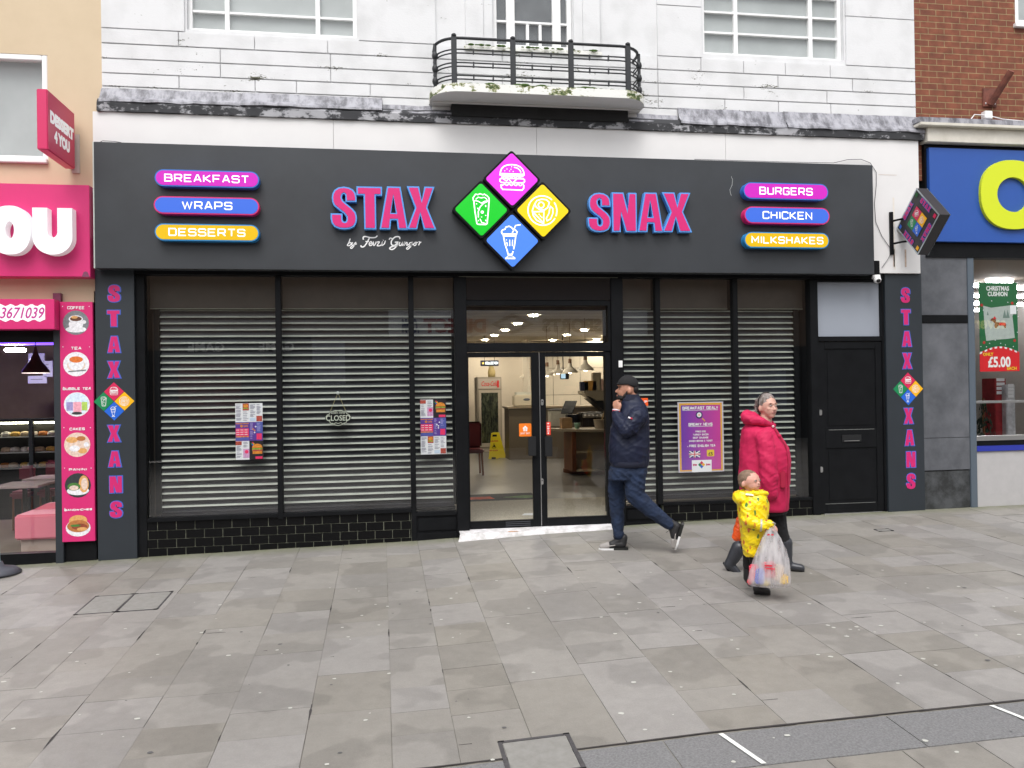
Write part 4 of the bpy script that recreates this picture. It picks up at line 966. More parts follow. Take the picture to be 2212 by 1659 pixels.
def emat(name, rgb, es): c = s2l(rgb); return mat(name, tuple(v*.42 for v in c), rough=.25, emit=c, es=es)
E_mag, E_blu, E_yel = emat('lit_magenta', (214, 22, 196), .36), emat('lit_blue', (62, 112, 228), .36), emat('lit_yellow', (238, 192, 0), .36)
E_txt = mat('lit_white', (.8, .8, .8), emit=(1, .96, .97), es=.38)
C_bl = mS('can_blue', (46, 112, 196), rough=.35); C_pk = mS('can_pink', (214, 30, 110), rough=.35); C_cy = mS('can_cyan', (38, 130, 190), rough=.35)
PILLS = [('BREAKFAST', 334, 560, 368, 404, E_mag, C_bl, 355, 538, 'magenta pill-shaped light box reading BREAKFAST, topmost left'),
         ('WRAPS', 332, 560, 425.5, 463, E_blu, C_pk, 393, 502, 'blue pill-shaped light box with pink rim reading WRAPS'),
         ('DESSERTS', 334, 560, 484, 520.5, E_yel, C_cy, 364, 530, 'yellow pill-shaped light box reading DESSERTS'),
         ('BURGERS', 1606, 1789, 395.5, 431, E_mag, C_bl, 1640, 1755, 'magenta pill-shaped light box reading BURGERS'),
         ('CHICKEN', 1608, 1792, 447.5, 483.5, E_blu, C_pk, 1647, 1754, 'blue pill-shaped light box with pink rim reading CHICKEN'),
         ('MILKSHAKES', 1608, 1791, 502, 536, E_yel, C_cy, 1623, 1778, 'yellow pill-shaped light box reading MILKSHAKES')]
for (tx, xa, xb, ya, yb_, em, cm, ta, tb, lab) in PILLS:
    Yf = YF-.10; xm = (xa+xb)/2; a = at(xa, (ya+yb_)/2, Yf); b = at(xb, (ya+yb_)/2, Yf); zt_, zb_ = at(xm, ya, Yf).z, at(xm, yb_, Yf).z
    t = thing('light_box', lab, 'light box', ((a.x+b.x)/2, YF, zb_), group='pill-shaped light boxes on the fascia')
    mb = MB(); mb.prism(rrect(a.x, b.x, zb_, zt_, (zt_-zb_)/2-.001), Yf, YF-.001, cm); part(mb, 'body', t)
    e = .013; mb = MB(); mb.prism(rrect(a.x+e, b.x-e, zb_+e, zt_-e, (zt_-zb_)/2-e-.001), Yf-.003, Yf-.0005, em); part(mb, 'face', t)
    h = (zt_-zb_)*.47; zc = (zt_+zb_)/2; X0, X1 = at(ta, (ya+yb_)/2, Yf).x, at(tb, (ya+yb_)/2, Yf).x
    mb = MB(); sf_text(mb, tx, X0, X1, zc-h/2, zc+h/2, Yf-.005, E_txt, hw=h*.078); part(mb, 'lettering', t)
E_D = {'burger': emat('lit_diamond_magenta', (232, 52, 232), .42), 'wrap': emat('lit_diamond_green', (0, 206, 36), .40), 'plate': emat('lit_diamond_yellow', (252, 214, 0), .42), 'shake': emat('lit_diamond_blue', (80, 138, 252), .42)}
LBD = {'burger': 'magenta lit diamond sign with a white burger outline', 'wrap': 'green lit diamond sign with a white wrap outline', 'plate': 'yellow lit diamond sign with a white breakfast plate outline', 'shake': 'blue lit diamond sign with a white milkshake outline'}
for kind, (cx, cy) in {'burger': (950, 440), 'wrap': (558, 825), 'plate': (1345, 838), 'shake': (955, 1222)}.items():
    Yf = YF-.12; x_, y_ = (1750+cx/3.19)/1.8517, (580+cy/3.19)/1.8517; c = at(x_, y_, Yf); H = (at(x_, y_-61.5, Yf).z-at(x_, y_+61.5, Yf).z)/2
    t = thing('diamond_light_box', LBD[kind], 'light box', (c.x, YF, c.z), group='lit diamond signs in the middle of the fascia')
    mb = MB(); mb.prism(rdiamond(c.x, c.z, H+.012, .03), Yf, YF-.001 if kind != 'burger' else -.1, M_blk); part(mb, 'body', t)
    mb = MB(); mb.prism(rdiamond(c.x, c.z, H-.018, .03), Yf-.004, Yf-.0005, E_D[kind]); part(mb, 'face', t)
    mb = MB(); icon(mb, kind, c.x, c.z, H, Yf-.006, E_txt); part(mb, 'icon', t)
# thin wires on top of the board
M_wire = mS('thin_cable', (60, 60, 66), rough=.6)
mb = MB(); pp = [(1500, 344), (1600, 347), (1700, 350), (1800, 352), (1830, 345), (1860, 344), (1880, 352), (1893, 372), (1893, 400), (1889, 440), (1892, 480), (1905, 510), (1922, 535), (1924, 548), (1918, 560), (1905, 578)]
mb.tube([tuple(at(x, y, -.13 if x < 1870 else -.112)) for x, y in pp], .0035, M_wire, n=5)
t = thing('loose_cable', 'thin loose cable looping down the white frieze right of the fascia', 'cable', tuple(at(1893, 372, -.11))); part(mb, 'cable_run', t)
mb = MB(); pp = [(205, 400), (199, 412), (190, 425), (160, 432)]; pp = [(203, 360), (201, 330), (206, 312), (222, 304), (250, 306), (262, 308)]
mb.tube([tuple(at(x, y, -.14)) for x, y in pp], .0035, M_wire, n=5)
t = thing('loose_cable', 'short loose cable over the top left corner of the fascia', 'cable', tuple(at(205, 330, -.14))); part(mb, 'cable_run', t)

# security camera
c = at(1893, 602, -.16)
t = thing('security_camera', 'small white dome security camera hanging under the right end of the fascia', 'camera', tuple(c+Vector((0, 0, .05))))
mb = MB(); mb.box(c.x-.02, c.x+.05, -.16, -.09, c.z+.04, at(1893, 563, -.16).z, M_blk, bev=.004); part(mb, 'junction_box', t)
mb = MB(); mb.lathe([(.045, .045), (.05, .02), (.052, .0), (.02, -.01)], c, M_wht); part(mb, 'mount', t)
mb = MB(); mb.ell(c+Vector((-.005, -.03, -.02)), (.045, .045, .042), M_wht); part(mb, 'housing', t)
mb = MB(); mb.ell(c+Vector((-.01, -.055, -.03)), (.028, .026, .028), mS('lens_black', (12, 12, 14), rough=.08)); part(mb, 'lens', t)

# ---------------------------------------------------------------- projecting diamond sign (right)
XS = 6.42
def solveY(xd_, yd_, X): p = atX(xd_, yd_, X); return p
pl, pr, pt, pb_ = atX(1939, 494, XS), atX(2027.6, 461.5, XS), atX(1980, 404, XS), atX(1987.4, 552.5, XS)
cy_, cz_ = (pl.y+pr.y)/2, (pl.z+pr.z+pt.z+pb_.z)/4; Hs = (abs(pl.y-pr.y)/2+(pt.z-pb_.z)/2)/2
t = thing('projecting_sign', 'black diamond-shaped projecting sign with pink lettering on a wall bracket', 'projecting sign', (XS, cy_, cz_))
def side(pts, x): return [(x, cy_-p[0], cz_+p[1]) for p in pts]     # drawn facing -X: +p0 runs towards the street
TK = .135
mb = MB(); q = [(-Hs, 0), (0, -Hs), (Hs, 0), (0, Hs)]; vs = side(q, XS)+side(q, XS+TK)
mb.add(vs, [(0, 1, 2, 3), (7, 6, 5, 4), (0, 4, 5, 1), (1, 5, 6, 2), (2, 6, 7, 3), (3, 7, 4, 0)], mS('sign_case_grey', (44, 43, 48), rough=.35)); part(mb, 'sign_case', t)
mb = MB(); e1, e2 = Hs+.006, Hs-.022; M_rim = mS('silver_rim', (190, 200, 205), rough=.3, metal=.6)
for xx in (XS-.003, XS+TK+.003):
    o_, i_ = [(-e1, 0), (0, -e1), (e1, 0), (0, e1)], [(-e2, 0), (0, -e2), (e2, 0), (0, e2)]; vs = side(o_, xx)+side(i_, xx)
    mb.add(vs, [(k, (k+1) % 4, (k+1) % 4+4, k+4) for k in range(4)], M_rim)
part(mb, 'rim', t)
# artwork: drawn in XZ then turned onto the side face
def onside(b, ang=0.):
    R_ = Matrix.Rotation(ang, 3, 'Y'); out = []
    for v in b.v:
        p = R_ @ Vector(v); out.append((XS-.004+p.y, cy_-p.x, cz_+p.z))
    b.v = out; return b
for k, (kind, cc) in enumerate((('burger', (0, 1)), ('wrap', (-1, 0)), ('plate', (1, 0)), ('shake', (0, -1)))):
    mb = MB(); h = Hs*.235; c_ = (cc[0]*h, cc[1]*h); mb.flat([(c_[0], c_[1]+h*.97), (c_[0]-h*.97, c_[1]), (c_[0], c_[1]-h*.97), (c_[0]+h*.97, c_[1])], -.002, DC[kind]); icon(mb, kind, c_[0], c_[1], h, -.004, M_ic, .85)
    onside(mb); part(mb, 'artwork', t); mb = MB(); d = .80*Hs; c2_ = (cc[0]*d, cc[1]*d); r = Hs*.085
    mb.flat([(c2_[0], c2_[1]+r), (c2_[0]-r, c2_[1]), (c2_[0], c2_[1]-r), (c2_[0]+r, c2_[1])], -.002, {0: mS('emblem_green_dark', (20, 90, 40)), 1: DC['shake'], 2: DC['burger'], 3: DC['plate']}[k])
    onside(mb); part(mb, 'corner_emblem', t)
for k, (wd, ang) in enumerate((('STAX', 45), ('SNAX', 135), ('STAX', 225), ('SNAX', 315))):
    mb = MB(); w0 = Hs*.60
    for i, ch in enumerate(wd):
        for off, m_, dy in ((.006, M_vb, -.002), (0, M_vp, -.0035)):
            me = poly_mesh(hv_loops(ch, w0/4*.86, Hs*.15), .0003, off)
            mb.add([(v.co.x-w0/2+w0/4*i+.003, dy, v.co.y+Hs*.505) for v in me.vertices], [list(p.vertices) for p in me.polygons if p.normal.z > .5], m_)
    onside(mb, rad(ang)); part(mb, 'lettering', t)
mb = MB(); wx = XS+TK/2; pA = at(1925, 458, -.12); pB = at(1925, 545, -.12); bx = pA.x
mb.box(bx-.02, bx+.02, -.135, -.101, pB.z-.03, pA.z+.0, M_blk, bev=.003)
for zz in (at(1925, 478, -.12).z, at(1925, 527, -.12).z):
    mb.tube([(bx, -.12, zz), ((bx+wx)/2, -.22, zz+.01), (wx, cy_+Hs*.75 if False else -.30, zz+.01), (wx, cy_, zz+.01)], .013, M_blk, n=6)
part(mb, 'bracket', t)

# ================================================================ NOTICES BEHIND THE GLASS
def xz(x, y, Y=.07): p = at(x, y, Y); return p.x, p.z
YP = .075
def notice(name, lab, cat, x0, x1, y0, y1, grp=None):
    a = xz(x0, y0, YP); b = xz(x1, y1, YP); t = thing(name, lab, cat, ((a[0]+b[0])/2, YP, b[1]), group=grp); return t, a[0], b[0], b[1], a[1]
M_mpu = mS('menu_purple', (92, 58, 150), rough=.5); M_mbl = mS('menu_blue', (82, 92, 170), rough=.5); M_mpk = mS('menu_pink', (236, 52, 106), rough=.5)
M_mor = mS('menu_orange', (226, 140, 40), rough=.6, var=.5, scale=40); M_mbk = mS('menu_black', (34, 28, 34), rough=.5); M_mlb = mS('menu_pale_blue', (196, 214, 234), rough=.6)
M_txg = mS('print_grey', (130, 128, 150), rough=.6); M_mrd = mS('menu_food_red', (176, 74, 60), rough=.6, var=.6, scale=50); M_grn = mS('menu_green', (140, 170, 60), rough=.6, var=.4, scale=50)
M_bun = mS('menu_bun', (222, 138, 44), rough=.6, var=.35, scale=60); M_lil = mS('menu_lilac', (208, 160, 200), rough=.6, var=.3, scale=60)
def menu(lab, X0, X1, Y0, Y1, order):
    t, x0, x1, z0, z1 = notice('menu_poster', lab, 'menu poster', X0, X1, Y0, Y1, 'menu posters stuck inside the shop windows')
    mb = MB(); mb.box(x0, x1, YP, YP+.002, z0, z1, M_pap); part(mb, 'sheet', t)
    W_ = x1-x0; H = (z1-z0)/3; pr = MB(); y = YP-.0015; rnd = random.Random(X0)
    def R(a, b, c, d, m, dy=0): pr.rect(x0+W_*a, x0+W_*b, zb_+H*c, zb_+H*d, y-dy, m)
    for i, kind in enumerate(order):
        zb_ = z1-H*(i+1)
        def lines(a, b, c, d, m=M_txg):
            z = d
            while z > c: R(a, a+(b-a)*rnd.uniform(.55, 1), z-.022, z, m, .001); z -= rnd.choice([.05, .05, .09])
        if kind == 'list':
            R(.27, .50, .62, .99, M_mrd, .0005); pr.disc(x0+W_*.385, zb_+H*.86, W_*.09, y-.001, M_bun, rz=H*.09); R(.29, .48, .70, .76, M_grn, .001); R(.77, .98, .03, .32, M_mrd, .0005); R(.53, .74, .05, .22, M_mlb, .0005)
            for q in ((.03, .24, .1, .93), (.28, .49, .05, .55), (.54, .74, .28, .93), (.78, .96, .4, .93)): lines(*q)
        elif kind == 'purple':
            R(0, 1, 0, 1, M_mpu, .0003); R(.76, 1, .42, 1, M_mbl, .0006); R(.01, .49, .9, .94, M_mor, .0007); R(.01, .49, .27, .66, M_mpk, .0007); R(.01, .49, .2, .25, M_mor, .0007); R(.01, .49, .03, .18, M_mbl, .0007); R(.77, .96, .06, .38, M_mpk, .0009)
            for r_ in range(3):
                for c_ in range(3): R(.03+c_*.15, .14+c_*.15, .33+r_*.12, .36+r_*.12, M_pap, .0012)
            for q in ((.54, .66, .1, .95), (.79, .94, .5, .93)): lines(*q, m=mS('print_lilac', (170, 160, 210)))
            for (a, b) in ((.70, .55), (.74, .75), (.64, .62), (.70, .44)): pr.disc(x0+W_*a, zb_+H*b, W_*.03, y-.0012, rnd.choice([M_bun, M_pap]), 10)
            pr.disc(x0+W_*.22, zb_+H*.79, W_*.05, y-.0012, M_bun, 12); sf_text(pr, 'CAFE', x0+W_*.3, x0+W_*.46, zb_+H*.74, zb_+H*.83, y-.0014, M_mor)
        else:
            R(.5, 1, .0, 1, M_mbk, .0003); R(0, .22, .78, .98, M_mrd, .0005); R(.27, .5, .1, .58, M_lil, .0005); pr.disc(x0+W_*.40, zb_+H*.42, W_*.07, y-.0012, M_mpk, 12)
            bx, bz_ = x0+W_*.79, zb_+H*.62; pr.flat([(bx+W_*.19*math.cos(rad(a)), bz_+H*.22*math.sin(rad(a))) for a in range(0, 181, 15)], y-.0012, M_bun); R(.60, .98, .46, .6, M_grn, .0012)
            pr.rect(bx-W_*.18, bx+W_*.19, bz_-H*.18, bz_-H*.09, y-.0014, M_mrd); pr.rect(bx-W_*.17, bx+W_*.18, bz_-H*.32, bz_-H*.18, y-.0016, M_bun); R(.72, .98, .03, .16, M_mpk, .0013)
            for k, (a, b) in enumerate(((0, 1), (-1, 0), (1, 0), (0, -1))):
                h = W_*.038; cx, cz = x0+W_*.62+a*h, zb_+H*.84+b*h; pr.flat([(cx, cz+h), (cx-h, cz), (cx, cz-h), (cx+h, cz)], y-.0012, [DC['burger'], DC['wrap'], DC['plate'], DC['shake']][k])
            for q in ((.03, .22, .1, .72), (.28, .47, .64, .93)): lines(*q)
    part(pr, 'print', t)
menu('colourful menu poster in the widest left window, white lists at its top', 508, 568.5, 871.5, 992, ('list', 'purple', 'burger'))
menu('colourful menu poster in the narrow window left of the door, burger picture at its top', 907.5, 964.5, 863.5, 980.5, ('burger', 'purple', 'list'))
# hanging CLOSED plaque
c = xz(730.5, 902, YP); W2 = (xz(759, 902)[0]-xz(702, 902)[0])/2; H2 = (xz(730, 884)[1]-xz(730, 921)[1])/2
t = thing('closed_sign', 'black scalloped plaque reading CLOSED hung on a cord inside the window', 'hanging sign', (c[0], YP, c[1]+H2+.15))
def scal(k): return [(c[0]+W2*k*p[0], c[1]+H2*k*p[1]) for p in [(-1, .12), (-.98, -.12), (-.88, -.3), (-.72, -.42), (-.66, -.62), (-.56, -.74), (-.42, -.76), (-.3, -.92), (0, -1), (.3, -.92), (.42, -.76), (.56, -.74), (.66, -.62), (.72, -.42), (.88, -.3), (.98, -.12), (1, .12), (.88, .36), (.72, .46), (.66, .66), (.52, .8), (.36, .78), (.25, .92), (0, .86), (-.25, .92), (-.36, .78), (-.52, .8), (-.66, .66), (-.72, .46), (-.88, .36)]]
M_cr = mS('cream_print', (196, 200, 186), rough=.6)
mb = MB(); mb.prism(scal(1), YP, YP+.004, M_blk); part(mb, 'plaque', t)
mb = MB(); mb.ribbon(scal(.92), .0035, YP-.0012, M_cr, closed=True); mb.text('CLOSED', .086, c[0], c[1]-.034, YP-.002, M_cr, bold=.0012, sx=.86, align='CENTER'); mb.text("SORRY, WE'RE", .024, c[0], c[1]+.045, YP-.002, M_cr, bold=.0006, align='CENTER')
for s_ in (-1, 1): mb.ribbon(smooth([(c[0], c[1]-.068), (c[0]+s_*.03, c[1]-.06), (c[0]+s_*.05, c[1]-.072), (c[0]+s_*.07, c[1]-.06)]), .003, YP-.002-.0005*s_, M_cr)
for s_ in (-1, 1): mb.ribbon(smooth([(c[0], c[1]+.078), (c[0]+s_*.03, c[1]+.072), (c[0]+s_*.05, c[1]+.082)]), .003, YP-.003-.0005*s_, M_cr)
part(mb, 'lettering', t)
hk = xz(730, 849); mb = MB(); mb.tube([(c[0]-.085, YP, c[1]+H2*.8), (hk[0], YP-.01, hk[1])], .003, mS('cord', (160, 150, 110))); mb.tube([(c[0]+.085, YP, c[1]+H2*.8), (hk[0], YP-.01, hk[1])], .003, mS('cord', (160, 150, 110))); part(mb, 'cord', t)
mb = MB(); mb.ell((hk[0], .045, hk[1]), (.02, .012, .02), mat('suction_cup', (.5, .52, .5), rough=.2)); part(mb, 'suction_hook', t)
# breakfast poster
t, x0, x1, z0, z1 = notice('breakfast_poster', 'purple and magenta poster reading BREAKFAST DEAL in a gold border behind the window', 'poster', 1463.5, 1564.5, 869, 1018)
mb = MB(); mb.box(x0, x1, YP, YP+.004, z0, z1, mS('poster_edge', (196, 190, 206))); part(mb, 'sheet', t)
W_, H_p = x1-x0, z1-z0
def mat_grad(name, c0, c1, X0, X1):
    m, n, L, b = nodes_of(name); tc = N(n, 'ShaderNodeTexCoord'); s = N(n, 'ShaderNodeSeparateXYZ'); L.new(tc.outputs['Object'], s.inputs[0])
    r = N(n, 'ShaderNodeMapRange'); r.inputs['From Min'].default_value = X0; r.inputs['From Max'].default_value = X1; L.new(s.outputs['X'], r.inputs['Value'])
    mx = N(n, 'ShaderNodeMix', data_type='RGBA'); mx.inputs[6].default_value = (*s2l(c0), 1); mx.inputs[7].default_value = (*s2l(c1), 1); L.new(r.outputs[0], mx.inputs['Factor']); L.new(mx.outputs[2], b.inputs['Base Color']); b.inputs['Roughness'].default_value = .45; return m
M_pg = mat_grad('poster_gradient', (96, 60, 168), (204, 66, 150), -W_/2, W_/2)
M_gold = mS('gold_border', (224, 168, 62), rough=.5, var=.3, scale=120)
def Q(u, v): return x0+W_*u, z1-H_p*v
def q(x, y): return ((x-252)/770., (y-245)/1140.)
mb = MB(); a, b = Q(.03, .985), Q(.97, .015); mb.rect(a[0], b[0], a[1], b[1], YP-.001, M_gold); a, b = Q(.068, .965), Q(.932, .045); mb.rect(a[0], b[0], a[1], b[1], YP-.002, M_pg); part(mb, 'print', t)
mb = MB(); y = YP-.0035
def L_(txt, xa, xb, ya, yb_, ul=False):
    a, b = Q(*q(xa, yb_)), Q(*q(xb, ya)); sf_text(mb, txt, a[0], b[0], a[1], b[1], y, M_ic, hw=(b[1]-a[1])*.115)
    if ul: mb.rect(a[0], b[0], a[1]-.010, a[1]-.005, y, M_ic)
L_('BREAKFAST DEAL!!', 330, 930, 318, 368, 1); L_('BREAKY NEWS', 428, 832, 585, 632, 1); L_('FRIED EGG', 545, 716, 712, 740); L_('TURKEY BACON', 500, 766, 762, 790); L_('BEEF SAUSAGE', 500, 762, 812, 840); L_('BAKED BEANS & TOAST', 434, 832, 864, 892); L_('FREE ENGLISH TEA', 436, 876, 938, 978)
a = Q(*q(410, 968)); mb.disc(a[0], a[1], .006, y, M_ic, 8)
a = Q(*q(610, 458)); mb.disc(a[0], a[1], W_*.075, y, mS('pan_navy', (40, 48, 96)), 24); mb.disc(a[0], a[1]+.002, W_*.052, y-.001, M_pap, 9); mb.disc(a[0], a[1], W_*.022, y-.002, mS('yolk', (236, 190, 150)), 12)
mb.ribbon([Q(*q(660, 512)), Q(*q(708, 560))], .007, y-.001, M_gold)
a, b = Q(*q(428, 1145)), Q(*q(620, 1038)); w_, h_ = b[0]-a[0], b[1]-a[1]; nv = mS('flag_navy', (38, 38, 110)); fr_ = mS('flag_red', (206, 40, 60))
mb.rect(a[0], b[0], a[1], b[1], y, nv)
for s_ in ((0, 0, 1, 1), (0, 1, 1, 0)): mb.ribbon([(a[0]+w_*(.04+.92*s_[0]), a[1]+h_*(.04+.92*s_[1])), (a[0]+w_*(.04+.92*s_[2]), a[1]+h_*(.04+.92*s_[3]))], h_*.08, y-.0006-.0003*s_[1], M_ic)
mb.rect(a[0]+w_*.41, a[0]+w_*.59, a[1], b[1], y-.0014, M_ic); mb.rect(a[0], b[0], a[1]+h_*.36, a[1]+h_*.64, y-.0017, M_ic); mb.rect(a[0]+w_*.46, a[0]+w_*.54, a[1], b[1], y-.0021, fr_); mb.rect(a[0], b[0], a[1]+h_*.43, a[1]+h_*.57, y-.0024, fr_)
a, b = Q(*q(730, 1134)), Q(*q(855, 1026)); mb.flat(rrect(a[0], b[0], a[1], b[1], .012), y, mS('price_yellow', (226, 196, 50))); mb.text('£5', .058, (a[0]+b[0])/2, a[1]+.012, y-.001, M_mbk, bold=.0012, align='CENTER')
a, b = Q(*q(475, 1385)), Q(*q(808, 1190)); mb.rect(a[0], b[0], a[1], b[1], y, M_pap)
for tx, xa, xb in (('STAX', 492, 560), ('SNAX', 712, 788)): a, b = Q(*q(xa, 1284)), Q(*q(xb, 1250)); sf_text(mb, tx, a[0], b[0], a[1], b[1], y-.0012, M_vp, hw=.0035)
cc = Q(*q(638, 1266)); h = W_*.040
for k, (a_, b_) in enumerate(((0, 1), (-1, 0), (1, 0), (0, -1))): cx, cz = cc[0]+a_*h, cc[1]+b_*h; mb.flat([(cx, cz+h*.95), (cx-h*.95, cz), (cx, cz-h*.95), (cx+h*.95, cz)], y-.0012, [DC['burger'], DC['wrap'], DC['plate'], DC['shake']][k])
part(mb, 'lettering', t)

# ================================================================ INSIDE THE CENTRE SHOP
M_iw = mat_two('interior_wall', (.60, .53, .44), (.64, .57, .48), 3, .3, .7, bump=0)
M_fl = mat_two('interior_floor', (.095, .088, .078), (.14, .13, .118), 6, .35, .65, rough=.28, bump=.02)
mb = MB(); mb.box(-2.9, 6.3, .35, 13, -.03, .004, M_fl); mb.box(.86, 2.84, .03, .35, -.03, .004, M_fl); mb.build('shop_floor', kind='structure')
ZC = 2.94
mb = MB(); mb.box(-2.96, -2.9, .31, 13, 0, ZC, M_iw); mb.box(6.3, 6.36, .31, 13, 0, ZC, M_iw); mb.box(-2.9, 6.3, 13, 13.1, 0, ZC, M_iw)
P_(mb, 'interior_wall')
mb = MB(); mb.box(-2.9, 6.3, .31, 13, ZC, ZC+.08, mat('ceiling_tiles', (.36, .33, .27), rough=.8, var=.06, scale=3))
for k in range(20):
    for xx in (0,): mb.box(-2.9, 6.3, .5+k*.6, .52+k*.6, ZC-.004, ZC-.001, mS('ceiling_grid', (140, 130, 105)))
P_(mb, 'ceiling')
M_wp = mat('wall_panels', (.62, .57, .49), rough=.35, var=.03, scale=2)
mb = MB()                                                   # panelled inner wall with joints on the kitchen side
xa = at(1147, 900, 11.5).x
for i in range(9):
    for j in range(4): mb.box(xa+i*.75+.006, xa+(i+1)*.75-.006, 12.2, 12.22, j*.72+.006, (j+1)*.72-.006, M_wp)
mb.box(xa, 6.29, 12.225, 12.3, 0, 2.9, M_mort); mb.box(xa-.06, xa, 11.6, 12.3, 0, 2.9, M_wp)
P_(mb, 'partition_wall')
DLL = ['largest and highest glowing downlight seen through the transom', 'second highest glowing downlight, inside the mirrored logo', 'third glowing downlight down the left row in the transom', 'fourth glowing downlight down the left row in the transom', 'lowest and leftmost glowing downlight in the transom', 'highest glowing downlight of the right row in the transom', 'second glowing downlight down the right row in the transom', 'lowest glowing downlight of the right row in the transom', 'low glowing downlight near the right end of the transom', 'glowing downlight cut by the right edge of the transom']
E_dl = mat('downlight_glow', (1, 1, 1), emit=(1, .88, .70), es=330)
for i, (x, y) in enumerate([(1055, 580), (855, 683), (698, 765), (560, 829), (443, 888), (1697, 763), (1480, 823), (1298, 891), (1855, 879), (1968, 835)]):
    p = atZ((1800+x/3.16)/1.8517, (1080+y/3.16)/1.8517, ZC-.02)
    t = thing('ceiling_downlight', DLL[i], 'ceiling light', tuple(p), group='downlights in the shop ceiling')
    mb = MB(); mb.disc(0, 0, .075, 0, E_dl, 20); mb.xform(Matrix.Rotation(rad(90), 4, 'X')); mb.v = [(v[0], v[1], -.002) for v in mb.v]; mb.f = [f[::-1] if False else f for f in mb.f]; mb.build('lamp', t)
    mb = MB(); mb.lathe([(.078, -.004), (.095, -.006), (.10, .015)], (0, 0, 0), M_wht, n=20); mb.build('trim_ring', t)
M_shd = mat('lamp_shade_white', (.50, .45, .37), rough=.5)
M_cork = mat('cork_neck', (.17, .09, .05), rough=.8)
E_bulb = mat('bulb_glow', (1, 1, 1), emit=(1, .9, .75), es=14)
for i, (x, y, w_) in enumerate([(858, 1383, 128), (955, 1366, 150), (1228, 1340, 190), (1365, 1312, 190), (1518, 1302, 200), (1712, 1272, 215)]):
    dx, dy = (1800+x/3.16)/1.8517, (1080+y/3.16)/1.8517; dw = w_/3.16/1.8517; Yp = 1780*.32/dw/1.02-9.55; p = at(dx, dy, Yp); r = .16
    t = thing('pendant_lamp', ['pendant lamp furthest left with cream dome shade, beside the door stile', 'cream dome pendant lamp second from the left', 'cream dome pendant lamp just right of the door stile', 'cream dome pendant lamp third from the right', 'cream dome pendant lamp second from the right', 'largest cream dome pendant lamp, rightmost over the counter'][i], 'pendant lamp', tuple(p), group='pendant lamps over the counter')
    mb = MB(); mb.lathe([(r, 0), (r*.98, .02), (r*.86, .055), (r*.55, .10), (r*.3, .13), (r*.22, .20)], (0, 0, 0), M_shd, n=22); mb.build('lamp_shade', t)
    mb = MB(); mb.lathe([(r*.23, .20), (r*.21, .29), (.01, .292)], (0, 0, 0), M_cork, n=14); mb.build('neck', t)
    mb = MB(); mb.tube([(0, 0, .29), (0, 0, ZC-p.z)], .005, M_cork, n=5); mb.build('flex', t)
    mb = MB(); mb.ell((0, 0, .03), (.045, .045, .045), E_bulb, n=10); mb.lathe([(r*.99, -.001), (r*.93, .004), (r*.90, .012)], (0, 0, 0), mat('shade_rim', (.6, .52, .36), rough=.5, emit=(1, .86, .6), es=.5), n=22); mb.build('bulb', t)
# lit order-point sign
a = at((1800+386/3.16)/1.8517, (1080+1143/3.16)/1.8517, 10.5); b = at((1800+616/3.16)/1.8517, (1080+1212/3.16)/1.8517, 10.5)
t = thing('collection_sign', 'dark blue hanging screen reading COLLECTION with a gold star, above the fridge', 'sign', ((a.x+b.x)/2, 10.5, b.z))
mb = MB(); mb.box(a.x, b.x, 10.5, 10.58, b.z, a.z, mS('screen_navy', (16, 20, 52), rough=.3), bev=.006); part(mb, 'case', t)
mb = MB(); w_ = b.x-a.x; h_ = a.z-b.z; sf_text(mb, 'COLLECTION', a.x+w_*.26, b.x-w_*.03, b.z+h_*.28, b.z+h_*.74, 10.495, mat('screen_text', (.8, .9, 1), emit=(.75, .9, 1), es=.9), hw=h_*.04)
st = [(a.x+w_*.14+h_*(.27 if k % 2 == 0 else .11)*math.sin(math.pi*k/5), b.z+h_*.5+h_*(.27 if k % 2 == 0 else .11)*math.cos(math.pi*k/5)) for k in range(10)]
mb.flat(st, 10.494, mat('gold_star', (.8, .6, .1), emit=(.9, .7, .2), es=.6)); part(mb, 'lettering', t)
mb = MB()
for xx in (a.x+.1, b.x-.1): mb.tube([(xx, 10.54, a.z), (xx, 10.54, ZC)], .006, M_blk, n=5)
part(mb, 'hanger', t)
# drinks fridge
YG = 11.3; a = at((1800+340/3.16)/1.8517, (1080+1355/3.16)/1.8517, YG); b = at((1800+650/3.16)/1.8517, (1080+1355/3.16)/1.8517, YG)
t = thing('drinks_fridge', 'tall grey drinks fridge with red script header against the back wall', 'fridge', ((a.x+b.x)/2, YG, .0)); zt_ = a.z; x0, x1 = a.x, b.x
mb = MB(); M_fg = mS('fridge_grey', (150, 142, 130), rough=.5); mb.box(x0, x1, YG, YG+.6, .0, zt_, M_fg, bev=.01); part(mb, 'cabinet', t)
mb = MB(); mb.box(x0+.03, x1-.03, YG-.02, YG-.001, zt_-.30, zt_-.04, mS('fridge_header', (176, 166, 156), rough=.4)); mb.text('Coca-Cola', .17, x0+.10, zt_-.225, YG-.024, mS('cola_red', (206, 40, 44)), bold=.002, sx=.56, shear=.35); mb.rect(x1-.12, x1-.07, zt_-.27, zt_-.09, YG-.024, mS('cola_red', (206, 40, 44))); part(mb, 'header_panel', t)
mb = MB(); mb.box(x0+.04, x1-.04, YG-.02, YG-.001, .15, zt_-.33, mS('fridge_frame', (168, 158, 144))); d_ = part(mb, 'door', t)
mb = MB(); mb.rect(x0+.10, x1-.10, .25, zt_-.40, YG-.022, mat_two('bottles_behind_glass', (.01, .015, .012), (.07, .08, .05), 9, .45, .62, rough=.2, stretch=(2.2, 1, .6), bump=0)); sub(mb, 'pane', d_, t)
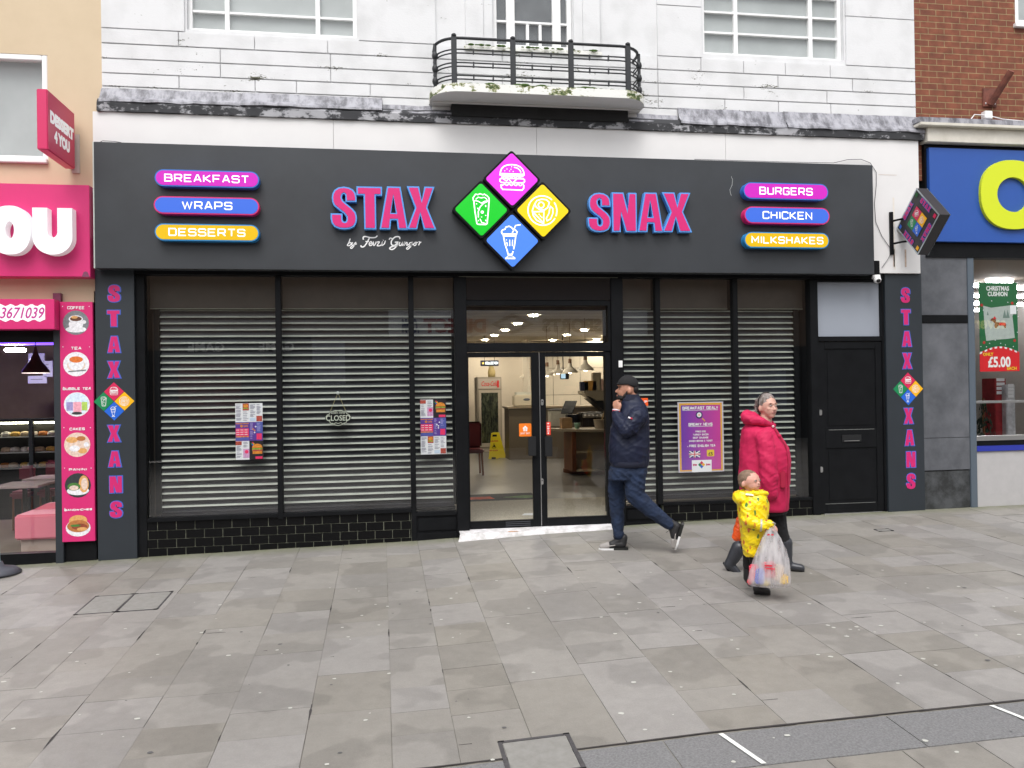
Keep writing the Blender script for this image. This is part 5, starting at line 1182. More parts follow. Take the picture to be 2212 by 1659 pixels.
mb = MB(); mb.ell((x1-.03, YG+.25, zt_+.16), (.07, .07, .16), M_shd); t2 = thing('storage_jar', 'pale round jar standing on top of the drinks fridge', 'jar', (x1-.22, YG+.25, zt_)); mb = MB(); mb.lathe([(.001, .0), (.09, .0), (.10, .12), (.075, .24), (.05, .26), (.05, .30), (.001, .30)], (0, 0, 0), mS('jar_cream', (206, 186, 130))); mb.build('jar_body', t2)
# wet floor sign
p = at((1800+425/2.766)/1.8517, 982, 9.4); p2 = at((1800+536/2.766)/1.8517, 982, 9.4); p.z = p2.z = .004
hh = .60; wd = (p2.x-p.x); M_yel = mS('caution_yellow', (226, 206, 20), rough=.5)
t = thing('wet_floor_sign', 'yellow folding wet floor caution sign standing on the shop floor', 'floor sign', tuple(p))
for nm, s_ in (('front_panel', 0), ('rear_panel', 1)):
    mb = MB(); dx = s_*.22; wb, wt = wd*.98, wd*.66; o_ = (wb-wt)*.7
    vs = [(0+dx, 0, 0), (wb+dx, 0, 0), (wb+dx*.3+.0, .0, hh), (wb-wt+dx*.3, .0, hh)]
    mb.prism([(v[0], v[2]) for v in vs], -.012+s_*.25, .012+s_*.25, M_yel)
    mb.build(nm, t)
mb = MB(); mb.rect(wd*.42, wd*.86, hh*.86, hh*.94, -.014, M_blk); mb.rect(wd*.3, wd*.72, .0, .04, -.014, M_blk)
mb.text('CAUTION', .05, wd*.60, hh*.66, -.014, mS('caution_red', (190, 50, 30)), bold=.002, align='CENTER', sx=.8); mb.text('WET FLOOR', .045, wd*.5, hh*.30, -.014, mS('caution_red', (190, 50, 30)), bold=.002, align='CENTER', sx=.8)
mb.ribbon([(wd*.36, hh*.42), (wd*.56, hh*.60), (wd*.76, hh*.42)], .005, -.0145, M_blk, closed=True); mb.ribbon([(wd*.5, hh*.46), (wd*.57, hh*.52), (wd*.63, hh*.46)], .012, -.015, M_blk); mb.build('lettering', t)
# round-ended counter with shelves
pc = at(1308, 925, 5.35); pe = at(1232, 1028, 5.35)
t = thing('service_counter', 'round-ended cream service counter with wooden edge right of the entrance', 'counter', (pe.x, 5.35, 0)); x0 = pe.x
M_ctop = mS('counter_top', (150, 136, 116), rough=.3, var=.2, scale=30); M_cb = mS('counter_cream', (196, 180, 152), rough=.5); M_wd = mS('counter_wood', (120, 66, 30), rough=.5)
zt_ = at(1270, 927, 5.2).z
mb = MB(); pts = [(x0-.62+.9*0, 0)]; n = 16
def cpath(e): return [(x0+1.05-(1.05+e)*math.cos(rad(a)), 5.95-(.75+e)*math.sin(rad(a))) for a in range(0, 91, 6)]+[(x0+3.2, 5.2-e), (x0+3.2, 5.95), ]
for (e, z0_, z1_, m_, nm) in ((.30, zt_-.045, zt_, M_ctop, 'worktop'), (0, .0, .08, M_wd, 'plinth')):
    q_ = cpath(e); mb = MB(); k = len(q_); vs = [(x, y, z0_) for x, y in q_]+[(x, y, z1_) for x, y in q_]
    mb.add(vs, [list(range(k, 2*k)), list(range(k-1, -1, -1))]+[(i, (i+1) % k, (i+1) % k+k, i+k) for i in range(k)], m_); part(mb, nm, t)
mb = MB(); mb.box(x0+.02, x0+.10, 5.26, 5.95, .08, zt_-.046, M_wd); mb.box(x0+.10, x0+3.1, 5.50, 5.6, .08, zt_-.046, M_cb); mb.box(x0+.1, x0+3.1, 5.22, 5.5, .42, .45, M_cb); mb.box(x0+.1, x0+3.1, 5.22, 5.5, .08, .11, M_cb); part(mb, 'shelf_unit', t)
# things on the counter and behind
def smallbox(name, lab, cat, dx, dy, Y, sz, m, grp=None, zbase=None):
    p = at(dx, dy, Y); t = thing(name, lab, cat, (p.x, Y, zbase if zbase is not None else p.z), group=grp); return t
t = smallbox('till_screen', 'black tilted till screen behind the counter', 'till', 1226, 896, 6.3, 1, M_blk)
mb = MB(); mb.box(-.02, .27, -.02, .0, 0, .30, M_blk, bev=.01); mb.xform(Matrix.Rotation(rad(-48), 4, 'Z') @ Matrix.Rotation(rad(-34), 4, 'X')); mb.v = [(v[0]-.12, v[1], v[2]+.02) for v in mb.v]; mb.build('screen', t); mb = MB(); mb.box(0, .22, 0, .2, -.16, .0, M_blk, bev=.01); mb.build('stand', t)
t = smallbox('glass_tank', 'clear square container standing on the counter', 'container', 1190, 925, 6.6, 1, M_blk, zbase=zt_); mb = MB(); mb.box(0, .42, 0, .3, .0, .32, mat('clear_plastic', (.55, .53, .46), rough=.2, var=.1, scale=5), bev=.01); mb.build('tank_body', t); mb = MB(); mb.box(-.01, .43, -.01, .31, .32, .34, M_iron); mb.build('lid', t)
t = smallbox('counter_box', 'small brown cardboard box on the counter', 'box', 1214, 925, 5.6, 1, M_blk, zbase=zt_); mb = MB(); mb.box(0, .2, 0, .2, 0, .2, mS('cardboard', (140, 110, 72), rough=.9, var=.2, scale=10), bev=.004); mb.build('carton', t)
t = smallbox('green_cup', 'small mint green cup on the counter', 'cup', 1247, 926, 5.45, 1, M_blk, zbase=zt_); mb = MB(); mb.lathe([(.04, 0), (.055, .09), (.056, .11), (.048, .11)], (0, 0, 0), mS('mint', (122, 160, 140))); mb.build('cup_body', t)
t = smallbox('coffee_machine', 'dark low coffee grinder and cups at the back of the counter', 'coffee machine', 1256, 912, 6.1, 1, M_blk, zbase=zt_)
mb = MB(); mb.box(0, .46, 0, .35, 0, .28, mS('machine_dark', (44, 38, 32), rough=.3, metal=.4), bev=.02); mb.box(.02, .44, -.06, 0, .18, .26, M_met, bev=.008); mb.build('machine_body', t)
mb = MB()
for k in range(5): mb.ell((.06+k*.08, -.07, .22), (.018, .014, .018), M_wht, n=8)
mb.build('control_knob', t)
t = smallbox('straw_tub', 'clear tub with a long wooden stick on the right end of the counter', 'tub', 1285, 925, 5.3, 1, M_blk, zbase=zt_); mb = MB(); mb.lathe([(.13, 0), (.16, .16), (.165, .17)], (.14, 0, 0), mat('tub_plastic', (.35, .30, .24), rough=.25)); mb.build('tub_body', t); mb = MB(); mb.tube([(.1, 0, .05), (.3, .05, .62)], .010, mS('stick_wood', (190, 160, 110))); mb.build('stick', t)
# ceiling-hung monitor, wall shelf, worktop at left, food boxes
t = smallbox('hung_monitor', 'small black monitor hanging from the ceiling behind the pendant lamps', 'monitor', 1218, 812, 9.8, 1, M_blk)
mb = MB(); mb.box(-.08, .13, 0, .08, -.08, .08, M_blk, bev=.01); mb.build('case', t); mb = MB(); mb.rect(-.07, .04, -.06, .065, -.004, mat('monitor_glow', (.2, .3, .4), emit=(.45, .7, .9), es=.45)); mb.build('screen', t); mb = MB(); mb.tube([(0, .06, .15), (-.01, .06, 1.0)], .012, M_blk, n=6); mb.build('bracket', t)
t = thing('wall_shelf', 'grey extraction hood shelf at the right holding packets', 'shelf', tuple(at(1262, 850, 8.2)))
a = at(1261, 850, 8.2); mb = MB(); mb.prism([(0, 0), (.28, -.16), (1.6, -.16), (1.6, .06), (0, .06)], 0, .6, mS('hood_grey', (130, 122, 106), rough=.4)); mb.build('shelf_board', t); mb = MB(); mb.prism([(.12, -.11), (.9, -.75), (1.6, -.75), (1.6, -.165), (.28, -.165)], .02, .55, M_blk); mb.build('hood_side', t)
for i, (dx, w_, h_, c_, lb) in enumerate(((1264, .18, .2, (40, 42, 70), 'navy packet standing on the grey shelf'), (1277, .28, .22, (176, 130, 60), 'tan food carton on the grey shelf'), (1291, .2, .4, (150, 140, 120), 'tall grey packet on the grey shelf'), (1304, .14, .26, (190, 160, 150), 'pale pink packet on the grey shelf'))):
    p = at(dx, 843, 8.3); t = thing('food_packet', lb, 'packet', (p.x, 8.35, a.z+.06), group='packets on the kitchen shelf'); mb = MB(); mb.box(-w_/2, w_/2, 0, .12, 0, h_, mS('packet_%d' % i, c_, rough=.6, var=.2, scale=12), bev=.004); mb.build('carton', t)
p0, p1 = at(1099, 879, 9.0), at(1150, 879, 9.0); t = thing('rear_counter', 'grey rear counter under a white coffee machine', 'counter', (p0.x, 9.0, 0)); mb = MB(); mb.box(0, 2.2, 0, .7, .0, p0.z-.04, mS('rear_counter_grey', (96, 86, 72), rough=.5)); mb.build('cabinet', t); mb = MB(); mb.box(-.04, 2.24, -.04, .74, p0.z-.039, p0.z, M_ctop); mb.build('worktop', t); zr_ = p0.z
t = thing('white_machine', 'white countertop coffee machine with papers on top', 'coffee machine', (at(1112, 879, 9.1).x, 9.1, zr_)); mb = MB(); mb.box(0, .55, 0, .4, 0, .27, mS('machine_white', (206, 196, 176), rough=.4), bev=.03); mb.build('machine_body', t); mb = MB(); mb.box(.05, .4, .05, .3, .271, .33, mS('paper_heap', (200, 200, 190), rough=.8, var=.1)); mb.build('paper_stack', t)
mb = MB(); mb.ell((.28, -.002, .16), (.08, .004, .03), mS('badge_grey', (90, 96, 110))); mb.build('badge', t)
t = thing('red_stool', 'dark red padded seat at the left edge of the doorway', 'chair', (at(1022, 1000, 6).x, 6, 0)); mb = MB(); M_mar = mS('maroon_vinyl', (92, 22, 26), rough=.4, var=.2)
for q_ in ((-.32, .2, -.2, .3, .42, .5), (-.32, .2, .24, .3, .5, 1.0)): mb.box(*q_, M_mar, bev=.03)
mb.build('seat', t); mb = MB(); 
for q_ in ((-.28, -.16), (.15, -.16), (.15, .25), (-.28, .25)): mb.tube([(q_[0], q_[1], .42), (q_[0]*1.1, q_[1]*1.1, 0)], .02, M_wd)
mb.build('leg', t)
p0 = atZ(1185, 1068, .012); p1 = atZ(1208, 1079, .012)
t = thing('door_mat', 'black entrance mat with orange and green print inside the doors', 'door mat', (1.9, 2.5, .005)); M_mat_ = mat('rubber_mat', (.02, .02, .02), rough=.95)
y0_, y1_ = atZ(1100, 1080, .01).y, atZ(1100, 1066, .01).y; mb = MB(); mb.box(.6, p1.x-.25, y0_, y1_, .005, .013, M_mat_, bev=.003); part(mb, 'mat_base', t)
mb = MB(); mb.add([(1.05, y0_+.15, .0145), (1.62, y0_+.15, .0145), (1.58, y0_+.42, .0145), (1.05, y0_+.42, .0145)], [(0, 1, 2, 3)], mS('mat_orange', (200, 70, 30), rough=.9, var=.5, scale=14)); mb.add([(1.75, y0_+.28, .0145), (2.1, y0_+.12, .0145), (2.4, y0_+.28, .0145), (2.1, y0_+.45, .0145)], [(0, 1, 2, 3)], mS('mat_green', (90, 130, 70), rough=.9, var=.6, scale=8)); part(mb, 'mat_print', t)
t = thing('coir_matting', 'beige ribbed coir matting just inside the glazed doors', 'matting', (1.85, 1.1, .004)); mb = MB(); mb.box(.9, 3.4, .06, y0_-.02, .0045, .010, mat_two('coir', (.36, .31, .24), (.66, .60, .49), 60, .35, .65, rough=.95, bump=.5)); part(mb, 'mat_base', t)
p = atZ(1147, 1112, .012); t = thing('letter_on_floor', 'white unopened letter lying on the matting behind the door', 'letter', tuple(p)); mb = MB(); mb.add([(-.13, -.04, .004), (.1, -.08, .003), (.16, .1, .006), (-.06, .13, .003)], [(0, 1, 2, 3)], M_pap); mb.build('envelope', t)
# lamp light of the room: the tubes further back that the photo shows through the glass
# ================================================================ LEFT: DESSERT SHOP
M_crm = mat_two('cream_render', (.57, .455, .31), (.62, .50, .35), 2.2, .3, .7, rough=.85, bump=.12)
LB = thing('cream_building', 'cream rendered building with pink dessert shop front at the left edge', 'building', (-5.5, 0, -.2)); LO = Vector(LB.location)
def PL(mb, name, parent=None, **k): return P_(mb, name, parent or LB, base=LO, **k)
w1 = at(102, 119, -.0); w0z = at(50, 353, 0).z
mb = MB(); mb.box(-9, -4.35, 0, .3, 2.75, 9.8, M_crm); mb.box(w1.x, XL-.0005, 0, .3, 2.75, 9.8, M_crm); mb.box(-4.35, w1.x, 0, .3, 2.75, w0z, M_crm); mb.box(-4.35, w1.x, 0, .3, w1.z, 9.8, M_crm)
mb.box(-9, -8.7, .3, 8, 2.75, 9.8, M_crm); mb.box(-8.7, XL-.01, .3, 8, 9.5, 9.79, M_mort); PL(mb, 'wall')
mb = MB(); a, b, z0, z1 = -4.349, w1.x-.001, w0z+.0, w1.z-.001
for q_ in ((a, a+.07, z0, z1), (b-.055, b, z0, z1), (a+.07, b-.055, z1-.06, z1), (a+.07, b-.055, z0+.001, z0+.085)): mb.box(q_[0], q_[1], .0, .09, q_[2], q_[3], M_wht, bev=.006)
mb.box(a-.0, b+.0, -.05, -.001, z0-.0, z0+.05, M_wht, bev=.006)
o = PL(mb, 'window'); mb = MB(); mb.rect(a+.05, b-.04, z0+.07, z1-.05, .05, M_upg); PL(mb, 'pane', o); mb = MB(); mb.rect(a+.02, b-.02, z0, z1, .14, M_net); PL(mb, 'blind', o)
M_dp = mS('shop_pink', (208, 42, 112), rough=.4, var=.03)
# fascia
s1 = at(195, 598, -.2); s0 = at(195, 400, -.2)
t = thing('dessert_sign', 'pink fascia sign with big raised white letters at the left edge', 'shop sign', (-4.6, -.2, s1.z)); LSO = t
mb = MB(); mb.box(-6.2, s1.x, -.2, -.001, s1.z, s0.z, M_dp, bev=.004); part(mb, 'sign_board', t)
M_ltr = mat('letter_white', (.82, .82, .84), rough=.35, emit=(1, 1, 1), es=.12)
def ring_letter(cx, cz, rx, rz, ix, iz, y0, y1, m, nm, tt):
    mb = MB(); n = 40; o_ = [(cx+rx*math.copysign(abs(math.cos(2*math.pi*k/n))**.85, math.cos(2*math.pi*k/n)), cz+rz*math.copysign(abs(math.sin(2*math.pi*k/n))**.85, math.sin(2*math.pi*k/n))) for k in range(n)]
    i_ = [(cx+ix*math.cos(2*math.pi*k/n), cz+iz*math.sin(2*math.pi*k/n)) for k in range(n)]
    vs = [(p[0], y0, p[1]) for p in o_]+[(p[0], y0, p[1]) for p in i_]+[(p[0], y1, p[1]) for p in o_]+[(p[0], y1, p[1]) for p in i_]
    fs = []
    for k in range(n): j = (k+1) % n; fs += [(k, j, j+n, k+n), (k, k+2*n, j+2*n, j), (k+n, j+n, j+3*n, k+3*n)]
    mb.add(vs, fs, m); return part(mb, nm, tt)
def lp(x, y, Y=-.32): p = at(x, y, Y); return p.x, p.z
oc = lp(20, 497); ol = lp(-25, 497); orr = lp(66, 497); ot = lp(20, 444); ob = lp(20, 549.5); il, ir = lp(9, 495), lp(28, 495); itp, ibt = lp(20, 477), lp(20, 515)
ring_letter((ol[0]+orr[0])/2, (ot[1]+ob[1])/2, (orr[0]-ol[0])/2, (ot[1]-ob[1])/2, (ir[0]-il[0])/2, (itp[1]-ibt[1])/2, -.32, -.201, M_ltr, 'letter', t)
ul, ur, ut, ub = lp(70, 497)[0], lp(156, 497)[0], lp(110, 449)[1], lp(110, 550)[1]; st_ = (ur-ul)*.375; wU = ur-ul; rU = wU/2
pts = [(ul, ut), (ul+st_, ut), (ul+st_, ub+wU*.62)]+[(ul+wU/2+(wU/2-st_)*math.cos(rad(a)), ub+wU*.62-(wU*.16)*math.sin(rad(a))*1.0-.0) for a in range(170, 0, -20)]+[(ur-st_, ub+wU*.62), (ur-st_, ut), (ur, ut)]+[(ul+rU+rU*math.cos(rad(a)), ub+wU*.47-wU*.47*math.sin(rad(a))) for a in range(0, 181, 12)]
mb = MB(); me = poly_mesh([[(p[0], p[1]) for p in pts]], .119, 0); mb.add([(v.co.x, -.2605-v.co.z, v.co.y) for v in me.vertices], [list(p.vertices) for p in me.polygons], M_ltr); part(mb, 'letter', t)
yx = ol[0]-.06; mb = MB(); me = poly_mesh([[(yx-.62, ut), (yx-.42, ut), (yx-.31, ut-.22), (yx-.2, ut), (yx, ut), (yx-.21, ut-.34), (yx-.21, ub), (yx-.41, ub), (yx-.41, ut-.34)]], .119, 0); mb.add([(v.co.x, -.2605-v.co.z, v.co.y) for v in me.vertices], [list(p.vertices) for p in me.polygons], M_ltr); part(mb, 'letter', t)
c = lp(185, 592, -.2); mb = MB(); mb.rect(c[0]-.035, c[0]+.035, c[1]-.03, c[1]-.01, -.2012, mS('emblem_plum', (120, 60, 90))); mb.flat([(c[0]-.03, c[1]-.008), (c[0]+.03, c[1]-.008), (c[0]+.02, c[1]+.02), (c[0], c[1]+.03), (c[0]-.02, c[1]+.02)], -.2014, mS('emblem_plum', (120, 60, 90))); part(mb, 'maker_mark', t)
# lower sign with telephone number
s1 = at(118, 711, -.2); s0 = at(118, 646, -.2)
t = thing('phone_sign', 'low pink sign box with a telephone number in curly digits', 'sign', (-4.6, -.2, s1.z))
mb = MB(); mb.box(-6.2, s1.x, -.2, -.0, s1.z, s0.z, M_dp, bev=.004); part(mb, 'sign_board', t)
a, b = lp(-6, 690, -.2), lp(93, 662, -.2); mb = MB()
zc_ = (a[1]+b[1])/2; hh = b[1]-a[1]
mb.flat([(a[0]-.5+(b[0]-a[0]+.52)*u, zc_+(hh*.60+.012*math.sin(u*60))*(1 if True else 1)) for u in [k/40 for k in range(41)]]+[(a[0]-.5+(b[0]-a[0]+.52)*u, zc_-(hh*.60+.012*math.sin(u*55))) for u in [k/40 for k in range(40, -1, -1)]], -.2015, M_ltr)
mb.text('3671039', hh*1.18, b[0]+.0, zc_-hh*.40, -.203, mS('digit_magenta', (190, 40, 140)), bold=.002, sx=.76, align='RIGHT', shear=.3); part(mb, 'lettering', t)
mb = MB(); mb.box(-6.2, lp(135, 700, -.1)[0], -.09, -.001, s1.z-.04, 2.75 if False else s0.z+.0, mS('plum_return', (120, 40, 74), rough=.5)) if False else None
# pillars, frame, sill
mb = MB(); xa, xb_ = lp(117, 900, -.06)[0], lp(134, 900, -.06)[0]
zt_ = lp(120, 711, -.06)[1]
mb.box(xa, xb_, -.06, .1, zb(-3.4)-.05, zt_, M_char2, bev=.003); mb.box(xa+.001, xb_-.001, -.06, -.0005, zt_+.001, 2.72, mS('plum_return', (110, 44, 74), rough=.5)); PL(mb, 'pillar')
mb = MB(); mb.box(-9, xa-.001, -.02, .1, zb(-4)-.05, zb(-4)+.12, M_blk); mb.box(-9, xa-.001, -.02, .1, 2.2, zt_+.0, M_blk) ; mb.box(-9, XL-.11, -.0005+.001, .3, zt_+.001, 2.749, M_crm); mb.box(-5.4, -5.3, -.02, .1, zb(-4)+.12, 2.2, M_blk); PL(mb, 'shopfront_frame')
zs1 = lp(165, 1170, -.07)[1]; zs0 = lp(165, 652, -.07)[1]; xs0, xs1 = lp(131.5, 900, -.07)[0], lp(202.5, 900, -.07)[0]
mb = MB(); mb.box(xb_+.001, xs1-.004, -.02, .1, zb(-3.3)-.05, zs1-.005, M_blk); mb.box(xb_+.001, xs1-.004, -.02, .1, zs1-.004, zs0, M_blk); PL(mb, 'plinth_panel')
mb = MB(); mb.rect(-9, xa-.001, zb(-4)+.12, 2.2, .03, M_gl); PL(mb, 'window_pane')
# vertical banner of food photographs
t = thing('menu_banner', 'tall narrow pink banner with six round food pictures beside the charcoal pilaster', 'banner', ((xs0+xs1)/2, -.07, zs1))
mb = MB(); mb.box(xs0, xs1, -.07, -.0205, zs1, zs0, M_dp, bev=.002); part(mb, 'banner_sheet', t)
def bp_(x, y): return lp(x/2.7923, 648+y/2.7923, -.07)
rows_ = [('COFFEE', 458, 47, 137, 52), ('TEA', 460, 291, 387, 32), ('BUBBLE TEA', 464, 535, 630, 85), ('CAKES', 466, 778, 873, 46), ('PANINI', 470, 1022, 1118, 54), ('SANDWICHES', 472, 1265, 1360, 84)]
Mc = {k: mS('food_'+k, v, rough=.6, var=.25, scale=40) for k, v in dict(grey=(120, 124, 128), white=(226, 226, 230), tea=(214, 112, 40), coffee=(96, 60, 40), sky=(206, 222, 240), lav=(150, 140, 190), rose=(230, 160, 176), lime=(170, 200, 90), beige=(220, 196, 180), bread=(214, 160, 96), crust=(176, 110, 56), leaf=(70, 120, 50), dark=(44, 48, 50), meat=(140, 64, 40)).items()}
tx = MB(); R0 = (bp_(540, 387)[0]-bp_(382, 387)[0])/2
for nm, cx, ty, cy, hwt in rows_:
    mb = MB(); c = bp_(cx, cy); r = R0; y = -.0712
    a, b = bp_(cx-hwt, ty+9), bp_(cx+hwt, ty-9); sf_text(tx, nm, a[0], b[0], a[1], b[1], -.0722, M_ic, hw=.0032)
    for sx_ in (-1, 1): tx.disc(*bp_(cx+sx_*80, ty-8), .005, -.0722, M_ic, 8)
    D = lambda dx, dz, rr, m, k=0, rz=None: mb.disc(c[0]+dx*r, c[1]+dz*r, rr*r, y-.0004*k, m, 20, rz=(rz*r if rz else None))
    if nm == 'COFFEE': D(0, 0, 1, Mc['grey']); D(0, -.55, .8, Mc['white'], 1, .25); D(0, -.15, .55, Mc['white'], 2, .5); D(0, .3, .55, Mc['white'], 3, .3); D(0, .32, .45, Mc['coffee'], 4, .2); D(-.1, .45, .25, Mc['bread'], 5, .12); D(.62, .05, .16, Mc['white'], 1)
    elif nm == 'TEA': D(0, 0, 1, Mc['white']); D(0, -.1, .7, Mc['beige'], 1, .5); D(0, .0, .6, Mc['white'], 2, .55); D(0, .38, .52, Mc['tea'], 3, .26); mb.ribbon([(c[0]-r*.6, c[1]-r*.6), (c[0]+r*.75, c[1]-r*.5)], .006, y-.002, Mc['grey'])
    elif nm == 'BUBBLE TEA': D(0, 0, 1, Mc['white']); D(0, .05, .9, Mc['sky'], 1); mb.rect(c[0]-r*.8, c[0]-r*.3, c[1]-r*.5, c[1]+r*.2, y-.0008, Mc['lav']); mb.rect(c[0]-r*.28, c[0]+r*.35, c[1]-r*.75, c[1]+r*.2, y-.0008, Mc['rose']); mb.rect(c[0]+r*.37, c[0]+r*.8, c[1]-r*.5, c[1]+r*.2, y-.0008, Mc['lime']); D(0, -.72, .4, Mc['dark'], 3, .12)
    elif nm == 'CAKES': D(0, 0, 1, Mc['beige']); D(-.4, .4, .45, Mc['bread'], 1, .25); D(.3, .5, .35, Mc['crust'], 2, .2); D(.4, -.5, .35, Mc['bread'], 3, .22); D(-.2, -.3, .4, Mc['white'], 4, .25); D(.7, 0, .2, Mc['white'], 5)
    elif nm == 'PANINI': D(0, 0, 1, Mc['dark']); D(0, -.45, .85, Mc['white'], 1, .35); D(.45, .1, .38, Mc['bread'], 2, .7); D(.5, .1, .25, Mc['beige'], 3, .5); D(-.3, -.1, .5, Mc['leaf'], 4, .32); D(-.3, -.2, .35, Mc['beige'], 5, .2)
    else: D(0, -.1, 1, Mc['dark']) if False else None; D(0, -.2, .95, Mc['white'], 1, .7); D(0, .4, .7, Mc['bread'], 2, .45); D(0, -.05, .85, Mc['crust'], 3, .5); D(.1, -.1, .6, Mc['meat'], 4, .25); D(-.2, .0, .4, Mc['leaf'], 5, .10); D(.3, -.3, .4, Mc['bread'], 5, .15)
    part(mb, 'food_picture', t)
part(tx, 'lettering', t)
# projecting sign
pw = atX(161, 300, -3.35)
Xp = at(161, 308, -.10).x
for it in range(1):
    pass
A_ = atX(161, 248, Xp); B_ = atX(161, 369, Xp); Cc = atX(102, 189, Xp); Dd = atX(102, 317, Xp)
yw = A_.y; yf_ = Cc.y; zt_, zb_ = (A_.z+Cc.z)/2, (B_.z+Dd.z)/2
t = thing('projecting_sign', 'pink box-shaped projecting sign with white lettering on the cream wall', 'projecting sign', (Xp, (yw+yf_)/2, zb_))
xl = atX(102, 250, Xp); wbx = at(79, 250, yf_).x
mb = MB(); M_pd = mS('sign_pink', (204, 34, 94), rough=.35); mb.box(wbx, Xp, yf_, yw, zb_, zt_, M_pd, bev=.008); part(mb, 'sign_case', t)
M90 = Matrix.Rotation(rad(90), 3, 'Z')                     # text read from +X
mb = MB(); hS = zt_-zb_; wS = abs(yw-yf_); ymid = (yw+yf_)/2
for tx_, fr_w, zf_ in (('DESSERT', .88, .50), ('4 YOU', .56, .22)):
    me = text_mesh(tx_, hS*.25, .012, 0, 0, 'CENTER'); ww = max(v.co.x for v in me.vertices)*2; bpy.data.meshes.remove(me)
    mb.text(tx_, hS*.25, Xp+.004, zb_+hS*zf_, ymid, M_ltr, bold=.012, sx=wS*fr_w/ww, align='CENTER', mtx=M90)
part(mb, 'lettering', t)
mb = MB(); mb.box(Xp-.08, Xp-.03, yw+.001, -.001, zb_+.02, zt_-.25, M_met); mb.box(Xp-.06, Xp+.02, -.012, -.0005, zb_-.02, zt_-.2, mS('bracket_plate', (190, 180, 170))); part(mb, 'bracket', t)
# interior of the dessert shop
mb = MB(); zf = zb(-4)+.02; M_li = mat_two('left_interior', (.26, .18, .15), (.36, .27, .22), 2, .3, .7, bump=0)
mb.box(-9, -8.95, .31, 6.5, zf, 2.749, M_li); mb.box(-3.12, -3.05, .31, 6.5, zf, 2.749, M_li); mb.box(-8.95, -3.12, 6.5, 6.6, zf, 2.749, M_li); PL(mb, 'interior_wall')
mb = MB(); mb.box(-8.95, -3.12, .31, 6.5, 2.6, 2.7, mS('left_ceiling', (60, 50, 60), rough=.7)); PL(mb, 'ceiling')
mb = MB(); mb.box(-9, -3.05, .1, 6.5, zf-.05, zf, mS('left_floor', (120, 104, 92), rough=.3, var=.2)); mb.build('cafe_floor', kind='structure')
def lt(px, py, Y): return at(px/2.7923, 648+py/2.7923, Y)
p = lt(100, 238, 3.0); t = thing('light_strip', 'glowing violet strip light under the dessert shop ceiling', 'strip light', tuple(p)); mb = MB(); mb.tube([(-2.2, 0, 0), (.9, 0, 0)], .08, mat('violet_glow', (.1, .05, .5), emit=(.16, .06, .9), es=2.2)); mb.build('tube', t)
p = lt(92, 302, 3.2); t = thing('round_ceiling_lamp', 'flat round white ceiling lamp glowing in the dessert shop', 'ceiling light', tuple(p)); mb = MB(); mb.lathe([(.001, -.02), (.13, -.02), (.14, 0), (.13, .02)], (0, 0, 0), mat('disc_glow', (1, 1, 1), emit=(1, .92, .9), es=150)); mb.build('diffuser', t); mb = MB(); mb.tube([(0, 0, .02), (0, 0, 2.6-p.z)], .01, M_blk, n=5); mb.build('stem', t)
p = lt(216, 440, 1.6); t = thing('pendant_lamp', 'dark red bell-shaped pendant lamp in the dessert shop window', 'pendant lamp', tuple(p)); r = (lt(298, 440, 1.6).x-lt(134, 440, 1.6).x)/2; mb = MB(); mb.lathe([(r, 0), (r*.97, .03), (r*.75, .08), (r*.42, .15), (r*.2, .24), (r*.08, .33)], (0, 0, 0), mS('dark_red_enamel', (84, 12, 20), rough=.3)); mb.build('lamp_shade', t); mb = MB(); mb.tube([(0, 0, .33), (0, 0, 2.6-p.z)], .005, M_blk, n=5); mb.build('flex', t); mb = MB(); mb.lathe([(r*.99, -.002), (r*.9, .006), (.01, .02)], (0, 0, 0), mat('pendant_glow', (1, 1, 1), emit=(1, .8, .75), es=1.6)); mb.build('bulb', t)
for i, (xa, ya, xb_, yb_, lb) in enumerate(((170, 322, 268, 375, 'upper left white price board on the rear wall of the dessert shop'), (258, 368, 318, 462, 'tall white price board nearest the dessert shop pillar'), (168, 458, 282, 502, 'low white price board behind the red pendant lamp'))):
    a, b = lt(xa, ya, 4.6), lt(xb_, yb_, 4.6); t = thing('price_board', lb, 'price board', ((a.x+b.x)/2, 4.6, b.z), group='price boards in the dessert shop'); mb = MB(); mb.box(a.x, b.x, 4.6, 4.63, b.z, a.z, mS('board_lilac', (196, 194, 226), rough=.5)); part(mb, 'board', t)
    mb = MB(); z = a.z-.05
    while z > b.z+.04: mb.rect(a.x+.04, b.x-.06, z-.012, z, 4.598, M_txg); z -= .05
    part(mb, 'print', t)
a, b = lt(-60, 735, 3.4), lt(325, 1010, 3.4)
t = thing('cake_display', 'glass display case with lit shelves of cakes in the dessert shop', 'display case', ((a.x+b.x)/2, 3.4, zf)); mb = MB(); mb.box(a.x-.5, b.x, 3.9, 4.0, zf, a.z, mS('case_back', (34, 30, 26), rough=.4)); mb.box(a.x-.5, b.x, 3.42, 3.9, a.z, a.z+.03, M_blk); mb.box(a.x-.5, b.x, 3.4, 3.9, zf, b.z, M_blk)
for k in (1, 2): z = b.z+(a.z-b.z)*k/3; mb.box(a.x-.5, b.x, 3.45, 3.899, z-.01, z, M_met)
mb.box(lt(172, 800, 3.4).x, lt(200, 800, 3.4).x, 3.40, 3.45, b.z, a.z, M_blk); part(mb, 'case_frame', t)
mb = MB(); mb.tube([(a.x-.5, 3.6, a.z-.03), (b.x, 3.6, a.z-.03)], .012, mat('case_glow', (1, 1, 1), emit=(1, .95, .7), es=14)); part(mb, 'light_tube', t)
rnd = random.Random(9); k = 0
